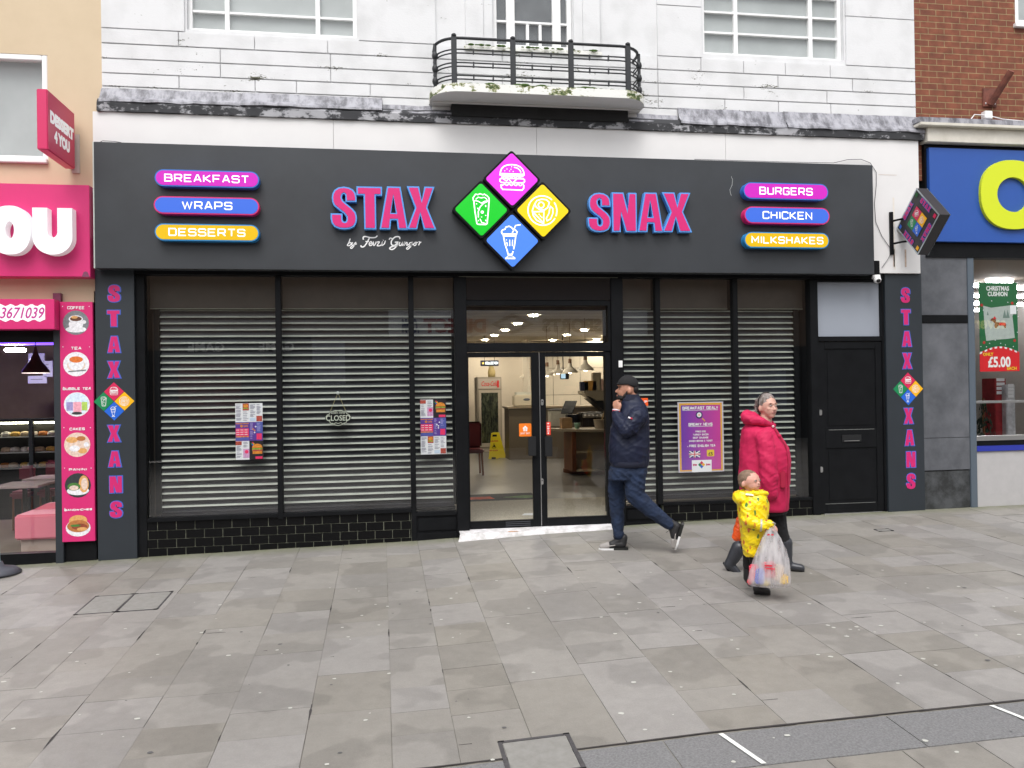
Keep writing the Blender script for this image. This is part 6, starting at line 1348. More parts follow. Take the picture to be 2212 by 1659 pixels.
for lev in (0, 1, 2):
    for j in range(6):
        x = a.x+.05+(b.x-a.x-.1)*(j+.5)/6+rnd.uniform(-.03, .03); z = b.z+(a.z-b.z)*lev/3+.005
        c_ = rnd.choice([(226, 180, 90), (214, 190, 160), (200, 120, 50), (226, 220, 214)]); lbn = {(226, 180, 90): 'golden', (214, 190, 160): 'pale', (200, 120, 50): 'brown', (226, 220, 214): 'white'}[c_]
        t = thing('cake', '%s cake, %s from the left on the %s shelf of the display case' % (lbn, ['first', 'second', 'third', 'fourth', 'fifth', 'sixth'][j], ['bottom', 'middle', 'top'][lev]), 'cake', (x, 3.6, z), group='cakes in the dessert display case'); mb = MB(); mb.lathe([(.001, 0), (.065, .0), (.07, .03), (.055, .06), (.001, .07)], (0, 0, 0), mS('cake_'+lbn, c_, rough=.6, var=.3, scale=30), n=10); mb.build('cake_body', t)
for lb, (xa, xb_, yy), Y, in (('white-topped cafe table nearest the glass in the dessert shop', (-60, 230, 1128), 1.2), ('second cafe table further back in the dessert shop', (130, 330, 1083), 2.2)):
    a, b = lt(xa, yy, Y), lt(xb_, yy, Y); t = thing('cafe_table', lb, 'table', ((a.x+b.x)/2, Y+.3, zf), group='tables in the dessert shop'); mb = MB(); mb.box(a.x, b.x, Y, Y+.6, a.z-.03, a.z, mS('table_white', (190, 170, 168), rough=.2), bev=.006); part(mb, 'tabletop', t); mb = MB(); mb.tube([((a.x+b.x)/2, Y+.3, zf), ((a.x+b.x)/2, Y+.3, a.z-.03)], .03, M_blk); part(mb, 'pedestal', t)
for lb, (xa, xb_, yt, yb_), Y in (('rear dark pink chair behind the white-topped table', (216, 320, 980, 1190), 2.6), ('dark pink chair left of the other one in the dessert shop', (50, 150, 1015, 1200), 2.3)):
    a, b = lt(xa, yt, Y), lt(xb_, yb_, Y); t = thing('cafe_chair', lb, 'chair', ((a.x+b.x)/2, Y, zf), group='chairs in the dessert shop'); mb = MB(); mb.box(a.x, b.x, Y+.3, Y+.38, (a.z+b.z)/2, a.z, mS('chair_plum', (120, 34, 60), rough=.5), bev=.03); part(mb, 'backrest', t); mb = MB(); mb.box(a.x, b.x, Y, Y+.3, b.z, b.z+.1, mS('chair_plum', (120, 34, 60), rough=.5), bev=.03); part(mb, 'seat', t)
    for q_ in ((a.x+.04, Y+.04), (b.x-.04, Y+.04), (a.x+.04, Y+.33), (b.x-.04, Y+.33)): mb = MB(); mb.tube([(q_[0], q_[1], b.z), (q_[0], q_[1], zf)], .014, M_wd, n=6); part(mb, 'leg', t)
a, b = lt(84, 1300, .5), lt(330, 1460, .5); t = thing('padded_bench', 'pale pink padded bench just behind the dessert shop glass', 'bench', ((a.x+b.x)/2, .8, zf)); mb = MB(); M_bn = mS('bench_pink', (226, 120, 140), rough=.5); c_ = lt(330, 1238, .5)
mb.box(a.x, -3.14, .5, 1.1, zf+.16, a.z, M_bn, bev=.02); part(mb, 'seat', t); mb = MB(); mb.prism([(a.x+.02, a.z), (-3.14, a.z), (-3.14, c_.z+.03), (a.x+.15, a.z+.06)], 1.0, 1.1, M_bn); part(mb, 'backrest', t); mb = MB(); mb.box(a.x+.05, -3.14, .55, 1.05, zf, zf+.159, mS('bench_base', (170, 150, 140))); part(mb, 'base', t)
# feather-sign base and pole on the pavement
g = gnd(16, 1240); t = thing('sign_base', 'dark round weighted base with a pale upright pole at the left edge of the pavement', 'sign base', (g.x-.03, g.y, g.z)); mb = MB(); mb.lathe([(.001, 0), (.21, 0), (.215, .02), (.17, .06), (.06, .085), (.04, .13), (.001, .13)], (-.06, 0, .003), mS('base_grey', (74, 76, 84), rough=.5)); mb.build('weight', t); mb = MB(); mb.tube([(-.055, 0, .1), (-.075, 0, 1.55)], .02, mS('pole_pale', (170, 196, 204), rough=.3)); mb.build('pole', t)

# ================================================================ RIGHT: BRICK BUILDING WITH BLUE SIGN
M_brick = mat_brick('red_brick', (.21, .066, .034), (.165, .052, .029), (.28, .20, .10))
RBD = thing('brick_building', 'red brick building with cream cornice and blue shop sign at the right edge', 'building', (9, 0, 0)); RO_ = Vector(RBD.location)
def PR(mb, name, parent=None, **k): return P_(mb, name, parent or RBD, base=RO_, **k)
w_ = at(2193, 52, 0); zbk = at(1990, 252, 0).z
mb = MB(); XB = XR+.0005; mb.box(XB, w_.x, 0, .35, 4.2, 9.7, M_brick); mb.box(w_.x, 10.4, 0, .35, 4.2, w_.z, M_brick); mb.box(w_.x, 10.4, 0, .35, 8.0, 9.7, M_brick); mb.box(10.4, 14, 0, .35, 4.2, 9.7, M_brick); mb.box(13.7, 14, .35, 8, 0, 9.7, M_brick); mb.box(XB, 13.7, .35, 8, 9.4, 9.69, M_mort); PR(mb, 'wall')
mb = MB()
for q_ in ((w_.x, w_.x+.07, w_.z, 8), (10.33, 10.4, w_.z, 8), (w_.x+.07, 10.33, w_.z, w_.z+.07), (w_.x+.07, 10.33, 7.93, 8)): mb.box(q_[0], q_[1], .02, .1, q_[2], q_[3], M_wht, bev=.004)
mb.box(w_.x-.03, 10.43, -.05, .019, w_.z-.05, w_.z-.001, M_wht, bev=.004); o = PR(mb, 'window'); mb = MB(); mb.rect(w_.x+.05, 10.35, w_.z+.05, 7.95, .07, M_upg); PR(mb, 'pane', o); mb = MB(); mb.rect(w_.x, 10.4, w_.z, 8, .2, M_net); PR(mb, 'blind', o)
M_cc = mat_two('cream_cornice', (.52, .49, .42), (.66, .63, .56), 3, .3, .6, rough=.8)
z1 = at(2100, 256, -.2).z; z2 = at(2100, 268, -.22).z; z3 = at(2100, 276, -.2).z; z4 = at(2100, 309, -.16).z
x_ = at(1985, 280, -.2).x
mb = MB(); mb.box(x_, 14, -.20, -.001, z2+.002, z1, M_lead, bev=.01); PR(mb, 'lead_cap')
mb = MB(); mb.box(x_, 14, -.24, -.001, z3, z2, M_cc, bev=.006); mb.box(at(2003, 300, -.16).x, 14, -.17, -.001, z4, z3-.001, M_cc, bev=.004); PR(mb, 'cornice')
a = at(2005, 319, -.10); b_ = at(2022, 522, -.10)
mb = MB(); mb.box(XB+.08, 14, -.06, .1, at(2060, 556, -.06).z, z4-.001, M_blk); PR(mb, 'sign_recess')
t = thing('blue_sign', 'blue shop sign with a bright yellow ring at the right edge', 'shop sign', (a.x+1, -.1, b_.z)); mb = MB(); mb.box(a.x, 13, -.115, -.061, b_.z, a.z, mS('sign_blue', (38, 80, 158), rough=.4, var=.03), bev=.003); part(mb, 'sign_board', t)
c = at(2189.5, 420.3, -.16); r_ = at(2189.5+70.9, 420.3, -.16).x-c.x; r2 = at(2189.5, 420.3-74.5, -.16).z-c.z
ring_letter(c.x, c.z, r_*.98, r2, r_*.49, r2*.505, -.16, -.116, mS('ring_yellow', (204, 216, 30), rough=.4), 'letter', t)
# pillars
M_gp = mat_two('grey_pillar_paint', (.07, .075, .085), (.125, .13, .145), 2.2, .35, .65, rough=.5, bump=.1)
x0, x1 = at(1994, 800, -.02).x, at(2091, 800, -.03).x; x0 = at(1992, 700, -.06).x+.002
M_gp2 = mat_two('scuffed_plinth', (.025, .027, .028), (.07, .075, .08), 5, .4, .62, rough=.4, bump=.1)
zz = [zb(7.2)-.03, at(2050, 1015, -.03).z, at(2050, 945, -.03).z, at(2050, 698, -.03).z, at(2050, 681, -.03).z, at(2050, 548, -.03).z+.12]
mb = MB(); mb.box(x0, x1, -.03, .3, zz[0], zz[1]-.004, M_gp2, bev=.003); mb.box(x0, x1, -.04, .3, zz[1], zz[2]-.004, M_gp, bev=.003); mb.box(x0, x1, -.04, .3, zz[2], zz[3]-.001, M_gp, bev=.003); mb.box(x0, x1, -.05, .3, zz[3], zz[4], M_blk, bev=.003); mb.box(x0, x1, -.04, .3, zz[4]+.001, zz[5], M_gp, bev=.003); mb.box(x0+.02, x1-.02, -.035, .29, zz[1]-.01, zz[4], M_blk)
PR(mb, 'pillar')
mb = MB(); x2 = at(2104, 800, -.02).x; M_sf = mS('steel_frame', (84, 94, 104), rough=.4); mb.box(x1+.001, x2, -.05, .1, zb(7.5)-.03, zz[5], M_sf, bev=.004)
zr1, zr2, zr3, zr4 = at(2150, 868, 0).z, at(2150, 946, 0).z, at(2150, 962, 0).z, at(2150, 970, 0).z
mb.box(x2, 13.9, -.01, .06, zr1-.015, zr1+.015, M_met); mb.box(x2, 13.9, -.03, .06, zr2-.03, zr2+.03, M_met); mb.box(x2, 13.9, -.02, .06, zr3, zr2-.031, M_blk); mb.box(x2, 13.9, -.05, .06, zr4-.02, zr3-.001, mS('sill_blue', (40, 52, 150), rough=.4)); mb.box(9.4, 9.48, -.012, .07, zr2+.03, zz[5]-.2, M_sf); PR(mb, 'shopfront_frame')
mb = MB(); M_wt = mat('pale_wall_tile', (.42, .41, .41), rough=.4, var=.05, scale=8); xx = x2+.002
for k in range(8): mb.box(xx+.003, xx+.95 if k else xx+.72, -.03, .05, zb(8)-.06, zr4-.022, M_wt, bev=.003); xx += .953 if k else .723
PR(mb, 'stall_riser')
mb = MB(); mb.rect(x2, 13.9, zr2+.03, zz[5], .03, M_gl); PR(mb, 'window_pane')
# interior
M_rw = mat_two('right_interior', (.34, .32, .30), (.42, .40, .37), 2, .3, .7, bump=0); mb = MB(); mb.box(6.78, 6.84, .31, 9, 0, 4.2, M_rw); mb.box(13.6, 13.66, .31, 9, 0, 4.2, M_rw); mb.box(6.84, 13.6, 9, 9.1, 0, 4.2, M_rw); PR(mb, 'interior_wall')
mb = MB(); mb.box(6.84, 13.6, .1, 9, 3.25, 3.3, mS('right_ceiling', (150, 136, 120), rough=.7)); PR(mb, 'ceiling'); mb = MB(); mb.box(6.84, 13.6, .06, 9, -.02, .01, mS('right_floor', (150, 140, 128), rough=.3, var=.1)); mb.build('store_floor', kind='structure')
def rt(px, py, Y): return at((3850+px/1.58)/1.8517, (1000+py/1.58)/1.8517, Y)
TBL = ['topmost fluorescent tube left of the green poster', 'second fluorescent tube down left of the green poster', 'third fluorescent tube down left of the green poster', 'fourth fluorescent tube down left of the green poster', 'fluorescent tube glowing just above the green poster', 'top fluorescent tube right of the green poster', 'second fluorescent tube down right of the green poster', 'third fluorescent tube down right of the green poster', 'lowest fluorescent tube left of the green poster, beside the red price']
E_tb = mat('tube_glow', (1, 1, 1), emit=(1, .97, 1), es=36)
for i, (px, py) in enumerate([(75, 225), (77, 290), (78, 338), (79, 380), (235, 197), (365, 240), (375, 295), (380, 345), (85, 528)]):
    d = ray((3850+px/1.58)/1.8517, (1000+py/1.58)/1.8517); tt = (3.22-CAM.z)/d.z; p = CAM+d*tt
    if p.y > 8.6: p = rt(px, py, 8.5)
    t = thing('tube_light', TBL[i], 'ceiling light', tuple(p), group='fluorescent tubes in the right-hand shop'); mb = MB(); mb.tube([(-.22, 0, 0), (.22, 0, 0)], .03, E_tb, n=8); mb.build('tube', t); mb = MB(); mb.box(-.24, .24, -.04, .04, .03, .05, M_wht); mb.build('housing', t)
rnd = random.Random(12)
for i, (px, py, w2, h2, c_, nm, lb, Y) in enumerate([(240, 920, 70, 110, (150, 26, 34), 'stock_stack', 'stack of red and white festive packs behind the right-hand window', 2.5), (305, 940, 55, 90, (190, 190, 196), 'stock_carton', 'pale grey carton beside the festive packs', 2.4), (130, 960, 70, 150, (22, 34, 24), 'artificial_tree', '', 2.2)]):
    a, b = rt(px-w2/2, py, Y), rt(px+w2/2, py-h2, Y)
    if nm == 'artificial_tree':
        t = thing('artificial_tree', 'dark green artificial tree standing inside the right-hand shop window', 'tree', ((a.x+b.x)/2, Y, .01)); mb = MB(); H = 1.35
        for q_ in range(260):
            z = rnd.uniform(.15, H); r = (H-z)/H*.36+.03; an = rnd.uniform(0, 6.28); r *= rnd.uniform(.4, 1); mb.add([(r*math.cos(an), r*math.sin(an), z), (r*math.cos(an+.25)*1.2, r*math.sin(an+.25)*1.2, z-.06), (r*math.cos(an-.2)*1.15, r*math.sin(an-.2)*1.15, z-.09)], [(0, 1, 2)], mS('fir_green', (24, 46, 28), rough=.8, var=.4, scale=20))
        mb.build('branches', t); mb = MB(); mb.tube([(0, 0, 0), (0, 0, H)], .02, M_wd); mb.build('trunk', t)
    else:
        t = thing(nm, lb, 'stock', ((a.x+b.x)/2, Y, a.z)); mb = MB(); zc0 = a.z
        mb.box(a.x, b.x, Y, Y+.3, .01, b.z, mS('stock_%d' % i, c_, rough=.6, var=.35, scale=9), bev=.01); mb2 = MB()
        for q_ in range(4): zq = a.z+(b.z-a.z)*(q_+.3)/4; mb2.rect(a.x+.03, b.x-.03, zq, zq+.05, Y-.003, M_pap)
        part(mb, 'pack_pile', t); part(mb2, 'print', t)
for q_ in range(4):
    x0_ = 7.6+q_*1.3; t = thing('stock_shelf', ['first', 'second', 'third', 'fourth'][q_]+' shelving rack from the left against the rear of the right-hand shop', 'shelving', (x0_+.5, 7.5, .01), group='racks in the right-hand shop'); mb = MB()
    for z in (.4, .9, 1.4, 1.9): mb.box(x0_, x0_+1.1, 7.2, 7.7, z, z+.03, M_wht)
    mb.box(x0_, x0_+1.1, 7.7, 7.74, 0, 2.2, M_rw); part(mb, 'rack', t); mb = MB()
    for z in (.43, .93, 1.43, 1.93):
        x = x0_+.03
        while x < x0_+1.0: ww = rnd.uniform(.06, .16); mb.box(x, x+ww-.01, 7.25, 7.5, z+.002, z+rnd.uniform(.15, .36), rnd.choice([mS('good_a', (180, 40, 44)), mS('good_b', (40, 90, 60)), mS('good_c', (200, 196, 190)), mS('good_d', (60, 80, 150)), mS('good_e', (180, 130, 60))])); x += ww
    part(mb, 'goods', t, kind='stuff')
# poster in the right window
YW = .06; a, b = rt(102, 205, YW), rt(352, 640, YW)
t = thing('cushion_poster', 'green poster reading CHRISTMAS CUSHION with a red price panel in the right window', 'poster', ((a.x+b.x)/2, YW, rt(0, 772, YW).z)); x0, x1, z1_, z0_ = a.x, b.x, a.z, b.z; W_ = x1-x0
def V(px, py): p = rt(px, py, YW); return p.x, p.z
mb = MB(); mb.box(x0, x1, YW, YW+.004, z0_, z1_, mS('poster_green', (24, 100, 58), rough=.5)); part(mb, 'sheet', t)
pr = MB(); M_rp = mS('price_red', (214, 32, 40), rough=.45); zr0 = V(0, 770)[1]; zr1_ = V(0, 660)[1]; zr2_ = V(0, 622)[1]
arc = [(x1+.012-(W_+.02)*k/16, zr1_+(zr2_-zr1_)*math.sin(math.pi*k/16)) for k in range(17)]
pr.prism([(x0-.008, zr0), (x1+.012, zr0)]+arc, YW-.006, YW-.001, M_rp)
for k in range(16):
    p_, q_ = arc[k], arc[k+1]; pr.flat([p_, q_, (q_[0], q_[1]+.022), (p_[0], p_[1]+.022)], YW-.007, M_pap if k % 2 else M_rp)
cu = [V(130, 352), (V(180, 365)), V(300, 350), V(335, 348), V(315, 420), V(330, 555), V(280, 562), V(200, 568), V(150, 575), V(142, 520), V(135, 430)]
pr.flat(cu, YW-.002, mS('cushion_grey', (172, 180, 176), rough=.7, var=.1, scale=20))
a_, b_2 = V(300, 405), V(338, 350); pr.rect(a_[0], b_2[0], a_[1], b_2[1], YW-.004, M_pap)
for tx_, ty_, s_ in ((158, 412, 1), (265, 430, 2), (285, 430, 2)):
    c_ = V(tx_, ty_); h = .055*s_; pr.flat([(c_[0]-.014*s_, c_[1]), (c_[0]+.014*s_, c_[1]), (c_[0], c_[1]+h)], YW-.004, mS('tree_grey', (110, 130, 122)))
dg = mS('dog_brown', (120, 62, 34), rough=.7); pr.flat([V(200, 480), V(205, 455), V(235, 458), V(262, 458), V(275, 470), V(272, 495), V(265, 492), V(258, 478), V(225, 478), V(212, 495), V(203, 492)], YW-.004, dg); pr.flat([V(172, 445), V(185, 430), V(208, 436), V(212, 460), V(200, 462), V(188, 450)], YW-.0045, dg); pr.flat([V(190, 436), V(200, 418), V(214, 436)], YW-.005, M_rp); pr.rect(V(222, 0)[0], V(262, 0)[0], V(0, 478)[1], V(0, 460)[1], YW-.005, M_rp)
for px, py in ((120, 348), (313, 336), (135, 585), (328, 572)): pr.disc(*V(px, py), .02, YW-.004, mS('berry_red', (180, 40, 36)), 12)
for px, py in ((183, 322), (285, 330), (130, 380), (345, 380), (350, 420), (170, 590), (150, 612), (205, 570), (240, 590), (270, 600), (320, 610), (115, 610), (345, 520)): pr.disc(*V(px, py), .007, YW-.004, M_pap, 8)
part(pr, 'print', t)
mb = MB(); hC = V(0, 230)[1]-V(0, 258)[1]
for tx_, px, py in (('CHRISTMAS', 221, 256), ('CUSHION', 221, 291)): c_ = V(px, py); mb.text(tx_, hC*1.38, c_[0], c_[1], YW-.003, M_ic, bold=.0025, sx=.80 if tx_ == 'CHRISTMAS' else .82, align='CENTER')
c_ = V(230, 738); mb.text('£5.00', (V(0, 672)[1]-V(0, 738)[1])*1.36, c_[0], c_[1], YW-.008, M_ic, bold=.006, sx=.80, align='CENTER')
My = mS('print_yellow', (236, 200, 40)); c_ = V(159, 668); mb.text('ONLY', .055, c_[0], c_[1], YW-.008, My, bold=.002, align='CENTER'); c_ = V(309, 757); mb.text('EACH', .055, c_[0], c_[1], YW-.008, My, bold=.002, align='CENTER'); part(mb, 'lettering', t)
# rusty bracket and junction box over the cornice
c = at(2137, 196, -.01); t = thing('wall_bracket', 'rusty red flagpole bracket fixed to the brick wall above the cream cornice', 'bracket', tuple(c)); M_ru = mat_two('rusty_red', (.09, .03, .022), (.22, .07, .045), 8, .35, .65, rough=.7)
sc_ = at(2138, 232, 0).z; zt_ = at(2138, 160, 0).z
mb = MB(); mb.box(-.10, .10, -.012, .009, sc_-c.z, sc_-c.z+.24, M_ru, bev=.006); mb.build('plate', t)
mb = MB(); mb.tube([(0.0, -.02, sc_-c.z+.03), (.07, -.30, sc_-c.z+.36)], .042, M_ru, n=12); mb.build('socket', t)
for s_ in (-1, 1): mb = MB(); mb.ell((s_*.065, -.016, sc_-c.z+.04), (.012, .008, .012), M_met, n=8); mb.build('bolt', t)
c = at(2133, 249, -.08); t = thing('junction_box', 'small white junction box with a pale cable on top of the cream cornice', 'junction box', tuple(c)); mb = MB(); mb.box(-.055, .055, -.03, .05, -.05, .05, M_wht, bev=.008); mb.build('box_body', t); mb = MB(); mb.tube([(-.05, 0, .0), (-.2, -.02, -.005), (-.26, -.03, -.07)], .007, M_wht, n=5); mb.tube([(.05, 0, -.01), (.2, -.02, -.05), (.6, -.02, -.07)], .007, M_wht, n=5); mb.build('cable_run', t)

# ================================================================ ACROSS THE STREET (seen only as reflections in the glass)
def opp(x, y): p = at(x, y, 18.); return p.x, p.z
OB = thing('opposite_building', 'long brown brick terrace across the street, mirrored in the shop glass', 'building', (1, -18.2, -.4)); OO = Vector(OB.location)
M_ob = mat('brown_brick', (.22, .15, .105), rough=.85, var=.2, scale=2); M_od = mS('dark_front', (22, 22, 26), rough=.6)
zg = -.5
mb = MB(); mb.box(-28, 34, -24, -18.2, zg, 7.4, M_ob); P_(mb, 'wall', OB, base=OO)
mb = MB(); mb.box(-27, 33, -18.2+.001, -18.05, zg, 3.0, M_od); P_(mb, 'shopfront_row', OB, base=OO)
for k in range(14): mb = MB(); x = -25+k*4; mb.box(x, x+1.6, -18.195, -18.15, 5.6, 7.2, mS('opp_window', (60, 66, 72), rough=.1)); P_(mb, 'window', OB, base=OO)
a, b = opp(840, 727), opp(1398, 670); M180 = Matrix.Rotation(math.pi, 3, 'Z')
t = thing('sports_sign', 'long white fascia sign with dark and red lettering across the street, mirrored in the transom', 'shop sign', ((a[0]+b[0])/2, -18, a[1])); mb = MB(); mb.box(a[0], b[0], -18.04, -17.95, a[1], b[1], mat('opp_white', (.8, .79, .8), rough=.5)); part(mb, 'sign_board', t)
mb = MB(); zl = opp(1200, 716)[1]; hl = opp(1200, 688)[1]-zl
for tx_, xr_, xl_, m_ in (('SPORTS', 1299, 1171, mS('opp_navy', (30, 32, 60))), ('DIRECT', 1051, 915, mS('opp_red', (170, 40, 36))), ('.COM', 905, 868, mS('opp_blue', (28, 44, 100)))):
    xr2, xl2 = opp(xr_, 700)[0], opp(xl_, 700)[0]; me = text_mesh(tx_, hl*1.36, .03, 0, 0, 'LEFT'); ww = max(v.co.x for v in me.vertices); bpy.data.meshes.remove(me)
    mb.text(tx_, hl*1.36, xr2, zl, -17.94, m_, bold=.03, sx=(xr2-xl2)/ww, mtx=M180)
part(mb, 'lettering', t)
mb = MB(); cx, cz = opp(1107, 700); mb.v = []; q_ = [(cx-.62, cz), (cx, cz+.3), (cx+.62, cz), (cx, cz-.3)]
mb.ribbon(q_, .06, -17.94, mS('opp_grey', (110, 108, 116)), closed=True); part(mb, 'logo', t)
for (x, y, s_, tx_, lb) in ((445, 753, .42, 'GAME', 'dark fascia with white lettering reading GAME across the street'), (597, 752, .42, 'GAME', 'second dark fascia reading GAME across the street')):
    p = opp(x, y+6); t = thing('mirrored_sign', lb, 'shop sign', (p[0], -18, p[1]), group='dark signs across the street'); mb = MB(); mb.text(tx_, s_, p[0], p[1], -17.98, mat('opp_white', (.62, .61, .62)), bold=.01, align='CENTER', mtx=M180); part(mb, 'lettering', t); mb = MB(); mb.box(p[0]-1.1, p[0]+1.1, -18.04, -18.0, p[1]-.15, p[1]+.5, M_od); part(mb, 'sign_board', t)
p = at(2135, 709, 18.); t = thing('savers_sign', 'dark fascia with yellow lettering across the street, mirrored in the right-hand window', 'shop sign', (p.x, -18, p.z)); mb = MB(); mb.text('savers', .62, p.x, p.z, -17.98, mat('opp_yellow', (.8, .68, .2), emit=(1, .85, .3), es=.5), bold=.02, align='CENTER', mtx=M180); part(mb, 'lettering', t); mb = MB(); mb.box(p.x-3, p.x+3, -18.04, -18, p.z-.3, p.z+.7, M_od); part(mb, 'sign_board', t)
for k, (xa, ya, xb_, yb_, c_, lb) in enumerate(((385, 905, 520, 785, (130, 60, 56), 'faded red window poster across the street'), (675, 830, 745, 735, (150, 150, 165), 'round pale window poster across the street'), (1620, 880, 1700, 800, (120, 130, 150), 'pale blue window display across the street'), (1560, 920, 1600, 770, (110, 84, 70), 'brown window display across the street'), (560, 960, 640, 860, (96, 100, 116), 'grey window poster across the street'))):
    a, b = opp(xa, ya), opp(xb_, yb_); t = thing('window_display', lb, 'window display', ((a[0]+b[0])/2, -18, a[1])); mb = MB(); mb.box(a[0], b[0], -18.04, -18.0, a[1], b[1], mS('opp_disp_%d' % k, c_, var=.5, scale=1.5), bev=.01); part(mb, 'panel', t)
# ================================================================ PEOPLE
def person(label, crop0, sc_, footpx, basez=0.):
    # crop0: where the measured view starts, sc_: its scale; footpx: the point on the ground under the figure
    dx, dy = (crop0[0]+footpx[0]/sc_)/1.8517, (crop0[1]+footpx[1]/sc_)/1.8517
    g = gnd(dx, dy); d = ray(dx, dy); az = math.atan2(d.x, d.y); Z = (g-CAM).dot(FW)
    t = thing('person', label, 'person', tuple(g), rz=-az); k = FPX*1.8517*sc_/Z
    return t, (lambda cx, cy, y=0.: Vector(((cx-footpx[0])/k, y, (footpx[1]-cy)/k))), k
def fab(name, rgb, r=.8, bs=.15, sc=90, **k): return mS(name, rgb, rough=r, bump=bs, bscale=sc, **k)
def hand(t, name, c, dirn, up, scale, m, curl=1., parent=None, mirror=1):
    # palm with five separate fingers; dirn: along the fingers, up: back of the hand
    d = Vector(dirn).normalized(); u = Vector(up); u = (u-d*u.dot(d)).normalized(); s = d.cross(u)*mirror; mb = MB(); c = Vector(c)
    B = Matrix((d, s, u)).transposed()
    f = lambda x, y, z: c+B @ Vector((x*scale, y*scale, z*scale))
    for yy in (-.028, -.009, .010, .028): mb.cap(f(-.035, yy*.7, 0), .015*scale, f(.035, yy, .0), .013*scale, m, n=8)
    for yy, L_, r in ((-.030, .066, .0085), (-.010, .080, .0092), (.010, .086, .0094), (.029, .076, .009)):
        a1 = .5*curl; a2 = 1.6*curl; a3 = 2.5*curl; p = Vector((.042, yy, .0)); q = f(*p)
        for ln, an in ((L_*.45, a1), (L_*.32, a2), (L_*.25, a3)):
            p2 = p+Vector((math.cos(an)*ln, 0, -math.sin(an)*ln)); mb.cap(f(*p), r*scale, f(*p2), r*.93*scale, m, n=8); p = p2
    mb.cap(f(-.02, .03, -.005), .014*scale, f(.015, .050, -.018), .0115*scale, m, n=8); mb.cap(f(.015, .050, -.018), .0110*scale, f(.045, .040, -.030), .009*scale, m, n=8)
    return mb
# ---------------------------------------------------------------- man in navy jacket
T1, P, K = person('man in navy jacket, jeans and black cap walking left with fist at chin', (2340, 1470), 2.154, (345, 1583))
SK = mat('skin_tan', (.42, .205, .135), rough=.5, var=.06, scale=20); SKL = mat('skin_light', (.56, .32, .25), rough=.5, var=.07, scale=22); SKR = mat('skin_rosy', (.60, .31, .24), rough=.5, var=.08, scale=20)
def R_(px): return px/K
body = MB()
body.ell(P(392, 178), (R_(82), .078, R_(98)), SK); body.ell(P(362, 215), (R_(62), .062, R_(70)), SK); body.ell(P(345, 262), (R_(40), .04, R_(34)), SK)
body.cap(P(318, 178), .010, P(290, 207), .013, SK); body.cap(P(299, 240), .011, P(305, 252), .011, SK); body.cap(P(312, 150), .016, P(330, 146), .016, SK)
body.ell(P(404, 203, -.080), (.021, .014, .033), SK); body.ell(P(404, 203, .080), (.021, .014, .033), SK)
body.cap(P(420, 240), .062, P(435, 310), .066, SK)
# body core so that it is one continuous figure under the clothes
body.loft([(P(440, 0)[0], 0, P(0, 330)[2], .07, .10), (P(435, 0)[0], 0, P(0, 420)[2], .12, .17), (P(400, 0)[0], 0, P(0, 640)[2], .14, .15), (P(400, 0)[0], 0, P(0, 860)[2], .12, .15)], SK)
sh, elb, wr = P(455, 425, -.20), P(370, 530, -.235), P(288, 385, -.13)
body.cap(sh, .05, elb, .04, SK); body.cap(elb, .04, wr, .028, SK)
sh2, elb2, wr2 = P(440, 425, .20), P(345, 560, .21), P(292, 400, .04)
body.cap(sh2, .05, elb2, .04, SK); body.cap(elb2, .04, wr2, .028, SK)
hipf, kneef, ankf = P(330, 880, .085), P(283, 1120, .085), P(290, 1440, .085)
hipn, kneen, ankn = P(440, 880, -.085), P(440, 1140, -.09), P(745, 1350, -.09)
body.cap(hipf, .075, kneef, .052, SK); body.cap(kneef, .052, ankf, .035, SK); body.cap(hipn, .075, kneen, .052, SK); body.cap(kneen, .05, ankn, .035, SK)
# left fist held at the chin: fingers curl up and in
hb = hand(T1, 'hand', P(292, 345, -.125), (-.25, .1, 1), (-.6, -.85, 0), .98, SK, curl=1.0); body.v, body.f, body.m, body.sm = body.v+hb.v, body.f+[[i+len(body.v) for i in f] for f in hb.f], body.m+hb.m, body.sm+hb.sm
bo = organic('body', body, .0075, T1, smooth=2)
mb = MB(); M_cap = fab('cap_black', (26, 26, 28), .9)
mb.ell(P(392, 150), (R_(93), .089, R_(84)), M_cap); mb.box(*[v for pair in zip(P(280, 0)[0:1]+P(500, 0)[0:0] if False else (P(300, 0)[0],), (P(482, 0)[0],)) for v in pair], -.1, .1, P(0, 300)[2], P(0, 178)[2], M_cap) if False else None
cap_me = []
c0 = P(392, 150); nv = []
for v in mb.v:
    x, y, z = v; lo = P(0, 150)[2]+( -.0 if True else 0); cut = P(0, 148)[2]-max(0, (x-P(392, 0)[0]))*.52
    nv.append((x, y, max(z, cut)))
mb.v = nv; mb.cap(P(320, 128, -.05), .008, P(320, 128, .05), .008, M_cap); mb.ell(P(312, 140), (R_(22), .066, R_(9)), M_cap)
mb.build('cap', T1)
M_hr = mS('black_hair', (24, 20, 19), rough=.8, var=.3, scale=120)
mb = MB(); mb.ell(P(450, 188), (R_(34), .068, R_(42)), M_hr); mb.ell(P(446, 218), (R_(26), .050, R_(22)), M_hr); organic('hair', mb, .007, T1, smooth=1)
mb = MB(); mb.ell(P(340, 258), (R_(46), .055, R_(33)), M_hr); mb.ell(P(366, 238), (R_(30), .067, R_(30)), M_hr); mb.cap(P(362, 250, -.055), .017, P(386, 205, -.070), .009, M_hr); mb.cap(P(362, 250, .055), .017, P(386, 205, .070), .009, M_hr); mb.cap(P(310, 262, 0), .018, P(320, 282, 0), .018, M_hr); mb.cap(P(300, 228, -.016), .0055, P(308, 240, -.028), .005, M_hr); organic('beard', mb, .006, T1, smooth=1, wr=.002, wsc=90)
